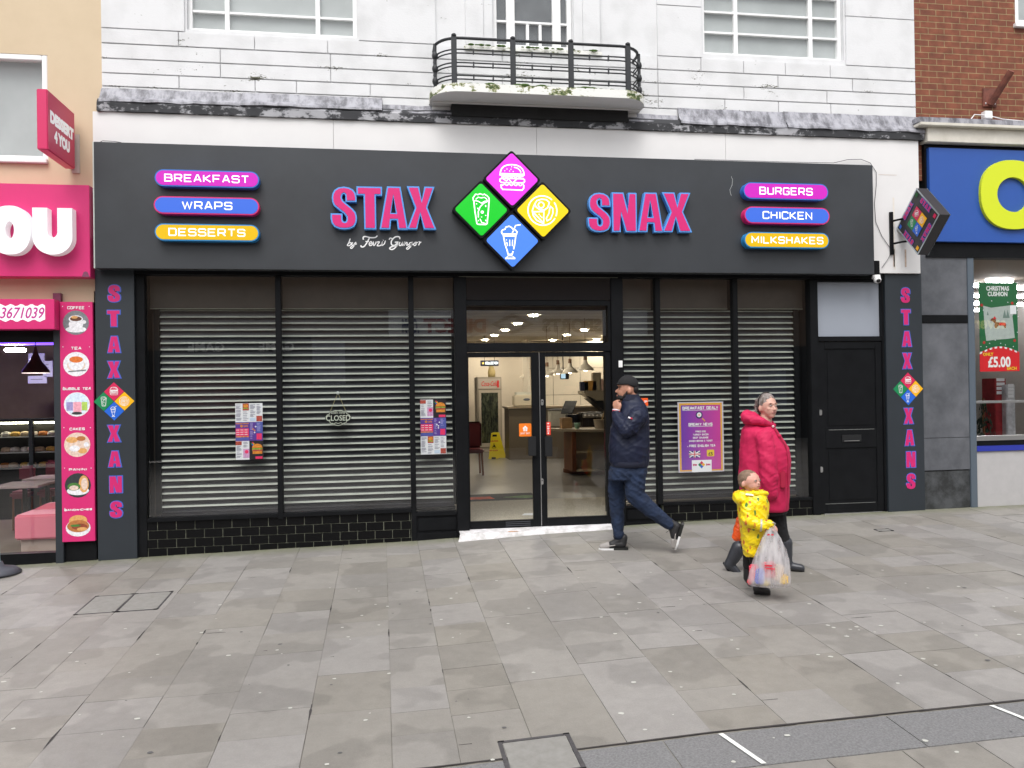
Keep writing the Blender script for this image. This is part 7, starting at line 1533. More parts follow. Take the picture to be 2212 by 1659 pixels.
mb = MB(); mb.ell(P(322, 184, -.040), (.006, .005, .0045), mS('eye_dark', (20, 16, 15), rough=.2)); mb.cap(P(310, 168, -.036), .0035, P(338, 166, -.052), .003, M_hr, n=6); mb.build('eye', T1)
mb = MB(); mb.cap(P(297, 243, -.016), .0045, P(308, 245, -.026), .003, mat('lip', (.30, .11, .09), rough=.5), n=6); mb.build('mouth', T1)
# jacket
M_jk = fab('navy_nylon', (25, 31, 52), .55, .12, 60, spec=.3)
J = MB(); S = lambda xa, xb_, cy, ry: (P((xa+xb_)/2, 0)[0], 0, P(0, cy)[2], R_((xb_-xa)/2), ry)
J.loft([S(245, 548, 852, .205), S(238, 556, 838, .215), S(222, 562, 800, .225), S(216, 566, 730, .235), S(216, 568, 660, .235), S(224, 569, 590, .225), S(238, 569, 520, .22), S(262, 566, 450, .215), S(300, 560, 385, .195), S(325, 545, 335, .15), S(340, 515, 290, .10), S(345, 490, 255, .085), S(352, 480, 236, .08)], M_jk, p=2.2)
J.ell(P(475, 425, -.19), (R_(82), .085, R_(88)), M_jk); J.ell(P(455, 425, .18), (R_(80), .08, R_(85)), M_jk)
J1 = MB(); J1.cap(P(462, 425, -.215), .092, P(375, 525, -.245), .084, M_jk); J1.cap(P(375, 525, -.245), .083, P(302, 430, -.160), .062, M_jk); J1.cap(P(302, 430, -.160), .060, P(287, 392, -.130), .044, M_jk); J1.ell(P(425, 505, -.255), (.07, .05, .08), M_jk)
J2 = MB(); J2.cap(P(440, 430, .20), .095, P(340, 560, .21), .075, M_jk); J2.cap(P(340, 560, .21), .072, P(296, 425, .06), .055, M_jk)
jk = organic('jacket', J, .009, T1, smooth=2, wr=.0050, wsc=9); organic('sleeve', J1, .008, jk, smooth=1, wr=.0062, wsc=15); organic('sleeve', J2, .009, jk, smooth=1, wr=.005, wsc=15)
mb = MB(); n = 22                                           # ribbed hem and collar
mb.loft([S(243, 546, 850, .212), S(240, 552, 845, .222), S(236, 556, 815, .228), S(238, 556, 802, .226)], fab('rib_navy', (26, 30, 48), .9, .4, 160), p=2.2); mb.build('hem_band', jk)
mb = MB(); mb.loft([S(335, 505, 285, .095), S(340, 492, 262, .092), S(350, 484, 232, .086)], fab('rib_navy', (26, 30, 48)), p=2.1, caps=False); mb.build('collar', jk)
def cuff(t, par, c0_, c1_, r, bands):
    a, b = Vector(c0_), Vector(c1_)
    for i, m in enumerate(bands): mb = MB(); mb.tube([a+(b-a)*i/len(bands), a+(b-a)*(i+1)/len(bands)], r, m, n=14); mb.build('cuff', par)
cuff(T1, jk, P(287, 388, -.13), P(291, 358, -.125), .041, [fab('rib_navy', (26, 30, 48)), mS('cuff_red', (186, 34, 60), rough=.8), mS('cuff_white', (214, 210, 216), rough=.8)])
mb = MB(); fp = P(404, 425, -.322); mb.box(fp.x-.020, fp.x+.002, -.004, .004, -.008, .008, M_wht); mb.box(fp.x+.002, fp.x+.022, -.004, .004, -.008, .008, mS('cuff_red', (186, 34, 60)))
mb.v = [(v[0], fp.y+v[1]+.0, fp.z+v[2]-(v[0]-fp.x)*.35) for v in mb.v]; mb.build('sleeve_badge', jk)
mb = MB()
for i in range(12): c_ = P(238+(268-238)*(i/11)**1.6-8*math.sin(i/11*3.1), 800-(800-520)*i/11, -.07); mb.box(c_.x-.004, c_.x+.003, c_.y, c_.y+.03, c_.z-.007, c_.z+.007, mS('zip_silver', (176, 176, 190), rough=.4))
mb.build('zip', jk)
# jeans
M_jn = fab('dark_denim', (20, 36, 62), .85, .3, 120, var=.35, scale=7)
Jn = MB()
Jn.loft([S(238, 545, 845, .20), S(222, 545, 900, .205), S(212, 525, 960, .19)], M_jn)
Jn.cap(P(300, 900, .085), .105, P(280, 1080, .085), .092, M_jn); Jn.cap(P(280, 1090, .085), .088, P(282, 1250, .085), .074, M_jn); Jn.cap(P(282, 1250, .085), .074, P(288, 1425, .085), .058, M_jn)
Jn.cap(P(435, 900, -.085), .115, P(440, 1090, -.09), .100, M_jn); Jn.cap(P(440, 1095, -.09), .098, P(565, 1215, -.09), .078, M_jn); Jn.cap(P(565, 1215, -.09), .076, P(722, 1335, -.09), .058, M_jn)
Jn.cap(P(287, 1430, .085), .060, P(290, 1448, .085), .062, M_jn)
jn = organic('jeans', Jn, .009, T1, smooth=2, wr=.0058, wsc=15)
# trainers
M_sh = mS('trainer_black', (30, 30, 32), rough=.6, var=.2, scale=30); M_shg = mS('trainer_grey', (150, 146, 142), rough=.7); M_sol = mat('sole_white', (.72, .72, .72), rough=.5); M_solk = mS('sole_black', (24, 26, 24), rough=.5)
def trainer(pf, par):
    # pf(u, v, w): u along the shoe from heel 0 to toe 1, v height, w sideways
    o = MB(); o.cap(pf(.20, .065, 0), .042, pf(.16, .13, 0), .040, M_sh); o.cap(pf(.22, .06, 0), .045, pf(.55, .055, 0), .042, M_sh); o.cap(pf(.30, .10, 0), .040, pf(.55, .06, 0), .036, M_sh); o.cap(pf(.5, .045, 0), .038, pf(.84, .035, 0), .030, M_sh)
    s = organic('shoe', o, .006, par, smooth=2)
    q = MB(); q.cap(pf(.70, .042, 0), .040, pf(.90, .032, 0), .029, M_shg); organic('toe_cap', q, .006, s, smooth=2)
    for a, b, m, nm in ((.02, .50, M_solk, 'sole'), (.50, 1.0, M_sol, 'sole')):
        q = MB(); n_ = 8; lw = []; 
        for i in range(n_+1):
            u_ = a+(b-a)*i/n_; w_ = .046*min(1, (1.02-u_)*5, (u_+.05)*9)**.5; th = .028 if b < .51 else .019-.008*(u_-.46)
            lw.append((u_, w_, th))
        vs = [pf(u_, vv, ww) for u_, w_, th in lw for vv, ww in ((0, -w_), (0, w_), (th, w_), (th, -w_))]
        q.add(vs, [(4*i+j, 4*i+(j+1) % 4, 4*i+4+(j+1) % 4, 4*i+4+j) for i in range(n_) for j in range(4)]+[(0, 1, 2, 3), tuple(4*n_+j for j in (3, 2, 1, 0))], m); q.build(nm, s)
    q = MB()
    for i in range(4): c_ = pf(.42+.07*i, .112-.013*i, 0); q.cap(pf(.42+.07*i, .108-.016*i, -.026), .0035, pf(.44+.07*i, .112-.017*i, .022), .0035, mS('lace_dark', (60, 60, 64)), n=6)
    q.cap(pf(.40, .12, -.02), .003, pf(.50, .15, -.05), .003, mS('lace_dark', (60, 60, 64)), n=6); q.build('lace', s)
    q = MB(); q.cap(pf(.46, .055, -.046), .005, pf(.66, .045, -.044), .006, M_shg, n=8); q.build('side_stripe', s)
    return s
Ls = .315
fA = P(378, 1585, .085); trainer(lambda u, v, w: fA+Vector((-u*Ls, w, v)), T1)
hB = P(845, 1318, -.09); tB = P(772, 1552, -.09); ax = (tB-hB); Lb = ax.length; ax.normalize(); nb = Vector((-ax.z, 0, ax.x)); nb = nb if nb.x < 0 else -nb
trainer(lambda u, v, w: hB+ax*(u*Lb)+nb*v+Vector((0, w, 0)), T1)

# ---------------------------------------------------------------- woman in pink coat
T2, P, K = person('woman in a bright pink hooded coat and wellington boots walking past the shutter', (2850, 1550), 1.951, (630, 1447))
F2 = Vector((.62, -.785, 0)).normalized(); S2 = Vector((-F2.y, F2.x, 0))     # face direction and its sideways
hc = P(462, 150)
def H2(f_, s_, z_): return hc+F2*f_+S2*s_+Vector((0, 0, z_))
RZ = Matrix.Rotation(math.atan2(F2.y, F2.x), 3, 'Z')
b2 = MB()
b2.ell(H2(-.012, 0, .015), (.098, .078, .104), SKL, rot=RZ); b2.ell(H2(.030, 0, -.030), (.062, .058, .068), SKL, rot=RZ); b2.ell(H2(.050, 0, -.078), (.032, .034, .026), SKL, rot=RZ)
b2.cap(H2(.088, 0, .002), .007, H2(.106, 0, -.022), .0115, SKL); b2.ell(H2(.098, .008, -.027), (.009, .007, .006), SKL); b2.ell(H2(.098, -.008, -.027), (.009, .007, .006), SKL)
b2.cap(H2(.086, -.014, -.050), .006, H2(.086, .014, -.050), .006, SKL); b2.ell(H2(.062, -.034, -.018), (.022, .018, .018), SKL); b2.ell(H2(.062, .034, -.018), (.022, .018, .018), SKL)
b2.ell(H2(-.010, -.078, -.012), (.018, .010, .030), SKL); b2.cap(H2(.078, -.034, .030), .010, H2(.078, .034, .030), .010, SKL)
b2.cap(H2(-.02, 0, -.06), .052, P(435, 300), .062, SKL)
b2.loft([(P(400, 0)[0], 0, P(0, 300)[2], .08, .12), (P(400, 0)[0], 0, P(0, 400)[2], .12, .17), (P(410, 0)[0], 0, P(0, 700)[2], .13, .16), (P(430, 0)[0], 0, P(0, 900)[2], .14, .16)], SKL)
b2.cap(P(430, 370, -.19), .05, P(465, 600, -.21), .04, SKL); b2.cap(P(465, 600, -.21), .04, P(478, 815, -.19), .028, SKL); b2.cap(P(430, 370, .19), .05, P(520, 700, .2), .035, SKL)
b2.cap(P(470, 900, .08), .08, P(530, 1130, .08), .055, SKL); b2.cap(P(530, 1130, .08), .05, P(585, 1400, .08), .04, SKL); b2.cap(P(420, 900, -.06), .07, P(330, 1140, -.06), .045, SKL); b2.cap(P(330, 1140, -.06), .045, P(225, 1262, -.06), .04, SKL); b2.cap(P(225, 1262, -.06), .04, P(185, 1340, -.06), .035, SKL); b2.cap(P(185, 1340, -.06), .035, P(155, 1390, -.06), .03, SKL)
hb = hand(T2, 'hand', P(478, 862, -.19), (.05, .05, -1), (.0, -1, 0), .92, SKL, curl=.45)
b2.v, b2.f, b2.m, b2.sm = b2.v+hb.v, b2.f+[[i+len(b2.v) for i in f] for f in hb.f], b2.m+hb.m, b2.sm+hb.sm
organic('body', b2, .0065, T2, smooth=2)
M_hg = mat_two('grey_brown_hair', (.10, .075, .06), (.27, .24, .23), 30, .35, .65, rough=.6, stretch=(1, 1, .25), bump=.5)
mb = MB(); mb.ell(H2(-.026, 0, .032), (.100, .083, .100), M_hg, rot=RZ); mb.cap(H2(-.1, -.01, .0), .028, H2(-.115, -.015, -.055), .026, M_hg); mb.cap(H2(-.115, -.015, -.055), .026, H2(-.11, -.02, -.115), .018, M_hg)
mb.v = [tuple(Vector(v)) for v in mb.v]
hr = organic('hair', mb, .006, T2, smooth=2, wr=.0025, wsc=60)
mb = MB()                                                   # band and plait over the crown
mb.tube([H2(.012+.0*k, .098*math.cos(rad(a))*-1*.86, .03+.108*math.sin(rad(a))) if False else H2(-.028, -.088*math.cos(rad(a)), .034+.104*math.sin(rad(a))) for k, a in enumerate(range(-25, 206, 15))], .005, mS('hair_band', (26, 20, 20), rough=.5), n=6); mb.build('hair_band', hr)
mb = MB()
for i in range(7): mb.ell(H2(-.085-.016*math.sin(i*.7), -.066+.006*(i % 2), .06-.026*i), (.015, .014, .018), M_hg, n=8)
organic('plait', mb, .005, hr, smooth=1)
M_eye = mS('eye_dark', (20, 16, 15), rough=.2); M_ew = mat('eye_white', (.55, .52, .5), rough=.3); M_brow = mS('brow_brown', (96, 70, 56), rough=.9); M_lipr = mat('lip_rose', (.42, .16, .15), rough=.5)
def face(Hf, t, k=1., eyez=.014, fx=.082, sx=.030, brow=True, mouth=-.050, mx=.089):
    for s_ in (-1, 1):
        mb = MB(); c_ = Hf(fx*k, s_*sx*k, eyez*k); mb.ell(c_, (.0105*k, .0105*k, .0058*k), M_ew, n=10); c2_ = Hf((fx+.006)*k, (s_*sx-.001)*k, eyez*k); mb.ell(c2_, (.0052*k, .0052*k, .0052*k), M_eye, n=8)
        mb.cap(Hf((fx+.004)*k, (s_*sx-.012)*k, (eyez+.007)*k), .0018*k, Hf((fx+.004)*k, (s_*sx+.012)*k, (eyez+.007)*k), .0018*k, M_brow, n=5); mb.build('eye', t)
        if brow: mb = MB(); mb.cap(Hf((fx+.006)*k, (s_*sx-.015)*k, (eyez+.022)*k), .0028*k, Hf((fx+.002)*k, (s_*sx+.015)*k, (eyez+.022)*k), .0024*k, M_brow, n=6); mb.build('eyebrow', t)
    mb = MB(); mb.cap(Hf(mx*k, -.017*k, mouth*k), .0042*k, Hf(mx*k, .017*k, mouth*k), .0042*k, M_lipr, n=6); mb.build('mouth', t)
face(H2, T2)
M_ct = fab('pink_coat', (186, 16, 74), .75, .15, 70)
Sx = lambda xa, xb_, cy, ry, yc=0.: (P((xa+xb_)/2, 0)[0], yc, P(0, cy)[2], R2x((xb_-xa)/2), ry)
def R2x(px): return px/K
C = MB(); S = lambda xa, xb_, cy, ry: (P((xa+xb_)/2, 0)[0], 0, P(0, cy)[2], px_(xb_-xa), ry)
def px_(w_): return w_/2/K
C.loft([S(262, 600, 960, .20), S(250, 604, 940, .21), S(240, 612, 860, .22), S(232, 616, 760, .225), S(230, 622, 660, .225), S(234, 626, 570, .22), S(240, 622, 500, .215), S(246, 598, 440, .21), S(252, 560, 380, .205), S(262, 530, 330, .18), S(280, 510, 300, .12), S(300, 500, 280, .10)], M_ct, p=2.3)
C.ell(P(405, 380, -.14), (px_(150), .085, px_(130)), M_ct)
C1 = MB(); C1.cap(P(438, 385, -.20), .078, P(460, 560, -.235), .080, M_ct); C1.cap(P(460, 560, -.235), .080, P(466, 700, -.235), .080, M_ct); C1.cap(P(466, 700, -.235), .078, P(476, 808, -.215), .066, M_ct)
C2 = MB(); C2.cap(P(450, 380, .18), .085, P(540, 640, .2), .075, M_ct)
ct = organic('coat', C, .009, T2, smooth=2, wr=.0045, wsc=7); organic('sleeve', C1, .008, ct, smooth=1, wr=.0055, wsc=11); organic('sleeve', C2, .009, ct, smooth=1, wr=.004, wsc=12)
Hd = MB(); Hd.ell(P(335, 245, 0), (px_(140), .150, px_(115)), M_ct); Hd.cap(P(300, 235, -.10), .050, P(420, 262, -.125), .042, M_ct); Hd.cap(P(420, 262, -.125), .040, P(495, 300, -.055), .026, M_ct); Hd.cap(P(300, 235, .1), .05, P(460, 270, .11), .035, M_ct); Hd.cap(P(460, 270, .11), .035, P(500, 300, .03), .025, M_ct); Hd.cap(P(300, 215, -.06), .05, P(300, 215, .06), .05, M_ct)
organic('hood', Hd, .008, ct, smooth=2, wr=.006, wsc=12)
mb = MB(); mb.tube([P(498, 300, -.09), P(545, 372, -.115), P(592, 450, -.12), P(606, 560, -.12), P(600, 760, -.11), P(585, 950, -.1)], .006, mS('placket_pink', (160, 12, 58), rough=.6), n=6); mb.ell(P(500, 300, -.10), (.012, .008, .012), mat('toggle', (.6, .5, .5))); mb.ell(P(548, 372, -.12), (.016, .01, .016), M_ct); mb.build('zip_flap', ct)
mb = MB(); mb.box(P(545, 0)[0], P(592, 0)[0], -.205, -.17, P(0, 770)[2], P(0, 640)[2], mS('placket_pink', (160, 12, 58)), bev=.01); mb.build('pocket', ct)
M_tr = fab('black_trousers', (20, 20, 22), .9, .15, 80)
Tr = MB(); Tr.loft([S(300, 592, 930, .17), S(300, 592, 990, .17)], M_tr); Tr.cap(P(500, 970, .07), .095, P(530, 1120, .07), .075, M_tr); Tr.cap(P(530, 1120, .07), .072, P(570, 1225, .07), .058, M_tr); Tr.cap(P(400, 970, -.06), .09, P(310, 1190, -.06), .07, M_tr); Tr.cap(P(310, 1190, -.06), .068, P(245, 1270, -.06), .06, M_tr)
organic('trousers', Tr, .010, T2, smooth=3, wr=.005, wsc=12)
M_bt = mS('welly_grey', (52, 54, 60), rough=.35, var=.1, scale=10)
B_ = MB(); B_.cap(P(575, 1225, .07), .066, P(582, 1330, .07), .055, M_bt); B_.cap(P(582, 1330, .07), .053, P(590, 1395, .07), .046, M_bt); B_.cap(P(592, 1405, .07), .042, P(690, 1418, .07), .034, M_bt); B_.cap(P(590, 1428, .07), .020, P(700, 1430, .07), .020, M_bt); bo_ = organic('boot', B_, .007, T2, smooth=2); mb = MB(); mb.cap(P(560, 1437, .07), .012, P(705, 1437, .07), .012, mS('welly_sole', (34, 34, 38), rough=.6)); mb.cap(P(556, 1432, .07), .02, P(590, 1434, .07), .02, mS('welly_sole', (34, 34, 38))); mb.build('sole', bo_)
B_ = MB(); B_.cap(P(225, 1262, -.06), .070, P(185, 1340, -.06), .060, M_bt); B_.cap(P(185, 1340, -.06), .058, P(150, 1395, -.06), .048, M_bt); B_.cap(P(150, 1392, -.06), .044, P(215, 1462, -.06), .034, M_bt); B_.cap(P(215, 1465, -.06), .034, P(258, 1508, -.06), .024, M_bt); bo_ = organic('boot', B_, .007, T2, smooth=1); mb = MB(); mb.cap(P(112, 1388, -.06), .014, P(150, 1448, -.06), .016, mS('welly_sole', (34, 34, 38))); mb.cap(P(150, 1448, -.06), .012, P(240, 1532, -.06), .012, mS('welly_sole', (34, 34, 38))); mb.build('sole', bo_)

# ---------------------------------------------------------------- small boy in a yellow raincoat
T3, P, K = person('small boy in a yellow patterned raincoat and black boots walking beside the woman in pink', (2850, 1550), 1.951, (385, 1612))
F2 = Vector((.80, -.60, .10)).normalized(); S2 = Vector((.60, .80, 0)); RZ = Matrix.Rotation(math.atan2(F2.y, F2.x), 3, 'Z'); hc3 = P(312, 735)
def H3(f_, s_, z_): return hc3+F2*f_+S2*s_+Vector((0, 0, z_))
b3 = MB(); b3.ell(H3(-.008, 0, .010), (.092, .078, .080), SKR, rot=RZ); b3.ell(H3(.028, 0, -.030), (.060, .060, .052), SKR, rot=RZ); b3.ell(H3(.045, -.028, -.035), (.026, .024, .024), SKR); b3.ell(H3(.045, .028, -.035), (.026, .024, .024), SKR)
b3.cap(H3(.084, 0, -.008), .006, H3(.094, 0, -.018), .0085, SKR); b3.ell(H3(.062, 0, -.060), (.02, .022, .016), SKR); b3.cap(H3(.082, -.01, -.040), .006, H3(.082, .01, -.040), .006, SKR); b3.ell(H3(-.012, -.078, -.018), (.017, .010, .024), SKR); b3.cap(H3(.07, -.03, .012), .008, H3(.07, .03, .012), .008, SKR)
b3.cap(H3(-.01, 0, -.05), .04, P(320, 860), .045, SKR); b3.loft([(P(320, 0)[0], 0, P(0, 850)[2], .05, .07), (P(325, 0)[0], 0, P(0, 930)[2], .08, .10), (P(325, 0)[0], 0, P(0, 1180)[2], .09, .10)], SKR)
b3.cap(P(300, 905, -.1), .035, P(310, 1010, -.14), .028, SKR); b3.cap(P(310, 1010, -.14), .028, P(448, 1055, -.15), .02, SKR); b3.cap(P(330, 1170, -.05), .05, P(345, 1400, -.05), .035, SKR); b3.cap(P(345, 1400, -.05), .03, P(355, 1560, -.05), .025, SKR); b3.cap(P(310, 1170, .05), .05, P(290, 1400, .05), .03, SKR); b3.cap(P(290, 1400, .05), .03, P(280, 1520, .05), .025, SKR)
hb = hand(T3, 'hand', P(473, 1062, -.150), (.85, .1, -.45), (.2, -.5, .9), .62, SKR, curl=1.05)
b3.v, b3.f, b3.m, b3.sm = b3.v+hb.v, b3.f+[[i+len(b3.v) for i in f] for f in hb.f], b3.m+hb.m, b3.sm+hb.sm
organic('body', b3, .0055, T3, smooth=2)
M_bh = mat_two('short_brown_hair', (.13, .085, .055), (.24, .155, .11), 25, .35, .65, rough=.8, bump=.3)
mb = MB(); mb.ell(H3(-.022, 0, .026), (.090, .081, .074), M_bh, rot=RZ); mb.ell(H3(-.040, 0, -.005), (.064, .076, .060), M_bh, rot=RZ); organic('hair', mb, .005, T3, smooth=2, wr=.0015, wsc=80)
face(H3, T3, brow=False, k=.92, eyez=.006, fx=.083, sx=.031, mouth=-.046, mx=.092)
# yellow printed raincoat
def mat_print():
    m, n, L, b = nodes_of('printed_raincoat'); tc = N(n, 'ShaderNodeTexCoord')
    col = None; base = (*s2l((232, 204, 14)), 1)
    for k, (sc_, th, c_) in enumerate(((14, .29, (.55, .12, .02)), (12, .25, (.08, .20, .03)), (16, .24, (.62, .26, .02)))):
        mp = N(n, 'ShaderNodeMapping'); mp.inputs['Location'].default_value = (k*3.3, k*1.7, k*5.1); mp.inputs['Scale'].default_value = (1.35, 1, .8); mp.inputs['Rotation'].default_value = (0, .6*k, 0)
        vo = N(n, 'ShaderNodeTexVoronoi'); vo.inputs['Scale'].default_value = sc_; vo.inputs['Randomness'].default_value = 1; nz = N(n, 'ShaderNodeTexNoise'); nz.inputs['Scale'].default_value = 30
        L.new(tc.outputs['Object'], mp.inputs[0]); L.new(mp.outputs[0], vo.inputs['Vector']); L.new(mp.outputs[0], nz.inputs['Vector'])
        ad = N(n, 'ShaderNodeMath', operation='MULTIPLY_ADD'); ad.inputs[1].default_value = .35; L.new(nz.outputs['Fac'], ad.inputs[0]); L.new(vo.outputs['Distance'], ad.inputs[2])
        lt_ = N(n, 'ShaderNodeMapRange'); lt_.inputs['From Min'].default_value = th+.03+.1; lt_.inputs['From Max'].default_value = th+.1; L.new(ad.outputs[0], lt_.inputs['Value'])
        mx = N(n, 'ShaderNodeMix', data_type='RGBA'); L.new(lt_.outputs[0], mx.inputs['Factor'])
        if col is None: mx.inputs[6].default_value = base
        else: L.new(col, mx.inputs[6])
        mx.inputs[7].default_value = (*c_, 1); col = mx.outputs[2]
    L.new(col, b.inputs['Base Color']); b.inputs['Roughness'].default_value = .35
    return m
M_rc = mat_print()
S = lambda xa, xb_, cy, ry: (P((xa+xb_)/2, 0)[0], 0, P(0, cy)[2], (xb_-xa)/2/K, ry)
C = MB(); C.loft([S(258, 372, 1312, .11), S(246, 392, 1280, .125), S(236, 415, 1200, .14), S(228, 436, 1100, .145), S(218, 446, 1010, .14), S(212, 450, 940, .13), S(215, 448, 890, .12), S(225, 442, 850, .10), S(250, 425, 822, .075), S(265, 420, 808, .065)], M_rc, p=2.2)
C.ell(P(300, 910, -.09), (.06, .05, .05), M_rc); C1 = MB(); C1.cap(P(298, 925, -.12), .058, P(292, 1020, -.155), .056, M_rc); C1.cap(P(292, 1020, -.155), .054, P(385, 1052, -.165), .047, M_rc); C1.cap(P(385, 1052, -.165), .046, P(450, 1046, -.155), .040, M_rc); C2 = MB(); C2.cap(P(330, 915, .11), .055, P(330, 1060, .12), .05, M_rc)
rc = organic('raincoat', C, .0065, T3, smooth=1, wr=.0050, wsc=17); organic('sleeve', C1, .006, rc, smooth=1, wr=.0055, wsc=24); organic('sleeve', C2, .007, rc, smooth=1, wr=.004, wsc=24)
Hd = MB(); Hd.ell(P(250, 872, 0), (.088, .128, .066), M_rc, rot=Matrix.Rotation(rad(30), 3, 'Y')); Hd.cap(P(245, 830, -.06), .030, P(345, 822, -.075), .026, M_rc); Hd.cap(P(345, 822, -.075), .026, P(430, 822, -.03), .018, M_rc); Hd.cap(P(245, 830, .06), .03, P(400, 825, .05), .025, M_rc)
organic('hood', Hd, .006, rc, smooth=1, wr=.005, wsc=20)
mb = MB(); mb.cap(P(283, 826, -.098), .009, P(330, 832, -.100), .008, M_wht, n=8); mb.build('label_tab', rc)
mb = MB(); a_, b_ = P(380, 1051, -.165), P(393, 1052, -.164); mb.tube([a_, b_], .052, mS('reflective_strip', (170, 170, 172), rough=.3), n=16); mb.build('cuff_strip', rc)
M_bk = mS('boy_boot_black', (24, 24, 27), rough=.3)
Tr = MB(); Tr.cap(P(335, 1270, -.04), .060, P(350, 1420, -.04), .045, M_tr); Tr.cap(P(300, 1270, .04), .06, P(285, 1400, .04), .045, M_tr); organic('trousers', Tr, .007, T3, smooth=2)
B_ = MB(); B_.cap(P(350, 1420, -.04), .046, P(352, 1520, -.04), .042, M_bk); B_.cap(P(350, 1560, -.04), .038, P(425, 1580, -.04), .030, M_bk); B_.cap(P(352, 1515, -.04), .04, P(350, 1565, -.04), .036, M_bk); B_.cap(P(335, 1598, -.04), .014, P(440, 1598, -.04), .014, M_bk); organic('boot', B_, .006, T3, smooth=2)
B_ = MB(); B_.cap(P(288, 1410, .05), .044, P(282, 1490, .05), .04, M_bk); B_.cap(P(278, 1500, .05), .036, P(300, 1545, .05), .028, M_bk); organic('boot', B_, .006, T3, smooth=2)

# ---------------------------------------------------------------- bags
TB, Pb, Kb = T3, P, K
g = T3.location.copy(); rz = T3.rotation_euler.z
t = thing('carrier_bag', 'clear plastic carrier bag full of shopping, held in the small boy\'s hand', 'bag', tuple(g+Vector((0, 0, .038))), rz=rz)
g = g+Vector((0, 0, .038))
def mat_film():
    m = bpy.data.materials.new('clear_film'); m.use_nodes = True; n = m.node_tree.nodes; L = m.node_tree.links; n.clear()
    o = n.new('ShaderNodeOutputMaterial'); tr = n.new('ShaderNodeBsdfTransparent'); pr = n.new('ShaderNodeBsdfPrincipled'); mx = n.new('ShaderNodeMixShader')
    pr.inputs['Base Color'].default_value = (.72, .70, .72, 1); pr.inputs['Roughness'].default_value = .25; tc = n.new('ShaderNodeTexCoord'); nz = n.new('ShaderNodeTexNoise'); nz.inputs['Scale'].default_value = 14; nz.inputs['Detail'].default_value = 5
    mp = n.new('ShaderNodeMapping'); mp.inputs['Scale'].default_value = (2.2, 1, .5); L.new(tc.outputs['Object'], mp.inputs[0]); L.new(mp.outputs[0], nz.inputs['Vector'])
    r = n.new('ShaderNodeMapRange'); r.inputs['From Min'].default_value = .3; r.inputs['From Max'].default_value = .7; r.inputs['To Min'].default_value = .24; r.inputs['To Max'].default_value = .58; L.new(nz.outputs['Fac'], r.inputs['Value'])
    L.new(r.outputs[0], mx.inputs[0]); L.new(tr.outputs[0], mx.inputs[1]); L.new(pr.outputs[0], mx.inputs[2]); L.new(mx.outputs[0], o.inputs[0])
    bp = n.new('ShaderNodeBump'); bp.inputs['Strength'].default_value = .6; bp.inputs['Distance'].default_value = .02; L.new(nz.outputs['Fac'], bp.inputs['Height']); L.new(bp.outputs[0], pr.inputs['Normal']); return m
M_film = mat_film()
S = lambda xa, xb_, cy, ry, yc=-.17: (P((xa+xb_)/2, 0)[0], yc, P(0, cy)[2], (xb_-xa)/2/K, ry)
mb = MB(); mb.loft([S(300, 560, 1548, .05), S(276, 592, 1535, .085), S(282, 598, 1500, .10), S(300, 598, 1430, .10), S(330, 590, 1340, .09), S(360, 562, 1260, .07), S(395, 530, 1180, .05), S(430, 500, 1120, .028), S(452, 484, 1085, .015)], M_film, p=2.0, n=40)
nv = []
for v in mb.v:
    a_ = math.atan2(v[1]+.17, v[0]-P(450, 0)[0]); h_ = v[2]; f_ = .004*math.sin(a_*9+h_*20)+.003*math.sin(a_*15+h_*37); l_ = Vector((math.cos(a_), math.sin(a_), 0)); q_ = Vector(v)+l_*f_; nv.append(tuple(q_))
mb.v = nv; mb.build('bag_film', t)
mb = MB(); mb.tube([P(455, 1090, -.17), P(462, 1068, -.185), P(478, 1056, -.19), P(490, 1068, -.17), P(482, 1090, -.165)], .006, M_film, n=6); mb.build('handle', t)
rnd = random.Random(6)
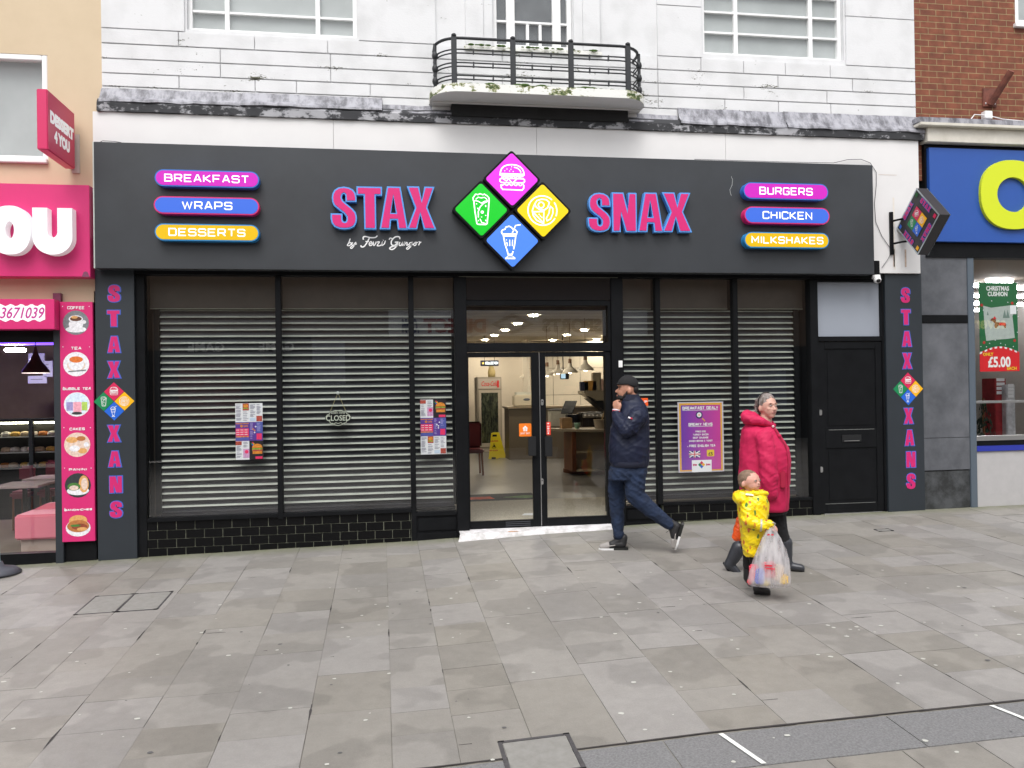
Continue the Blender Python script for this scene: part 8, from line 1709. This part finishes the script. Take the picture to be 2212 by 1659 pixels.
for i, (cx, cy, w_, h_, c_, lb) in enumerate(((330, 1450, 34, 60, (224, 70, 96), 'pink packet inside the clear carrier bag'), (375, 1470, 34, 60, (60, 84, 190), 'blue packet inside the clear carrier bag'), (440, 1420, 50, 60, (196, 50, 70), 'red and white packet in the middle of the clear carrier bag'), (500, 1440, 44, 60, (214, 190, 160), 'pale tan packet inside the clear carrier bag'), (545, 1490, 34, 36, (232, 190, 40), 'yellow packet at the right of the clear carrier bag'), (400, 1520, 40, 22, (220, 190, 60), 'flat yellow packet at the bottom of the clear carrier bag'), (300, 1520, 20, 22, (214, 40, 50), 'small red packet at the bottom left of the clear carrier bag'))):
    c_l = P(cx, cy, -.17+rnd.uniform(-.03, .02)); wv = Matrix.Rotation(rz, 4, 'Z') @ c_l+g; tt = thing('shopping_packet', lb, 'packet', tuple(wv), rz=rz+rnd.uniform(-.3, .3), group='packets inside the clear carrier bag')
    mb = MB(); mb.box(-w_/K, w_/K, -.03, .03, -h_/K, h_/K, mS('packet_col_%d' % i, c_, rough=.5, var=.3, scale=25), bev=.012); mb.xform(Matrix.Rotation(rnd.uniform(-.35, .35), 4, 'Y')); mb.build('wrapper', tt)
mb = MB()
for (cx, cy, w_, h_) in ((440, 1145, 9, 6), (468, 1145, 9, 6), (435, 1370, 26, 6), (450, 1392, 32, 4)):
    c_ = P(cx, cy, -.17-.06-.05*(cy-1145)/250); mb.box(c_.x-w_/K, c_.x+w_/K, c_.y-.002, c_.y, c_.z-h_/K, c_.z+h_/K, mS('bag_print_red', (200, 40, 60), rough=.5))
mb.build('print', t)
g2 = T2.location.copy(); P2_ = lambda cx, cy, y: Vector(((cx-385)/K, y, (1612-cy)/K))
t = thing('orange_bag', 'orange carrier bag carried behind the small boy in yellow', 'bag', tuple(T3.location), rz=rz)
M_or = fab('orange_plastic', (236, 88, 20), .4, .3, 40); mb = MB(); S = lambda xa, xb_, cy, ry, yc=.16: (P((xa+xb_)/2, 0)[0], yc, P(0, cy)[2], (xb_-xa)/2/K, ry)
mb.loft([S(176, 262, 1228, .03), S(164, 272, 1200, .05), S(176, 270, 1140, .05), S(195, 262, 1080, .04), S(206, 250, 1020, .025), S(214, 240, 980, .012)], M_or); bgo = organic('bag_body', mb, .006, t, smooth=2, wr=.006, wsc=25)
mb = MB(); mb.tube([P(214, 985, .16), P(228, 955, .16), P(242, 985, .16)], .005, M_or, n=6); mb.build('handle', t)

bpy.context.view_layer.update()
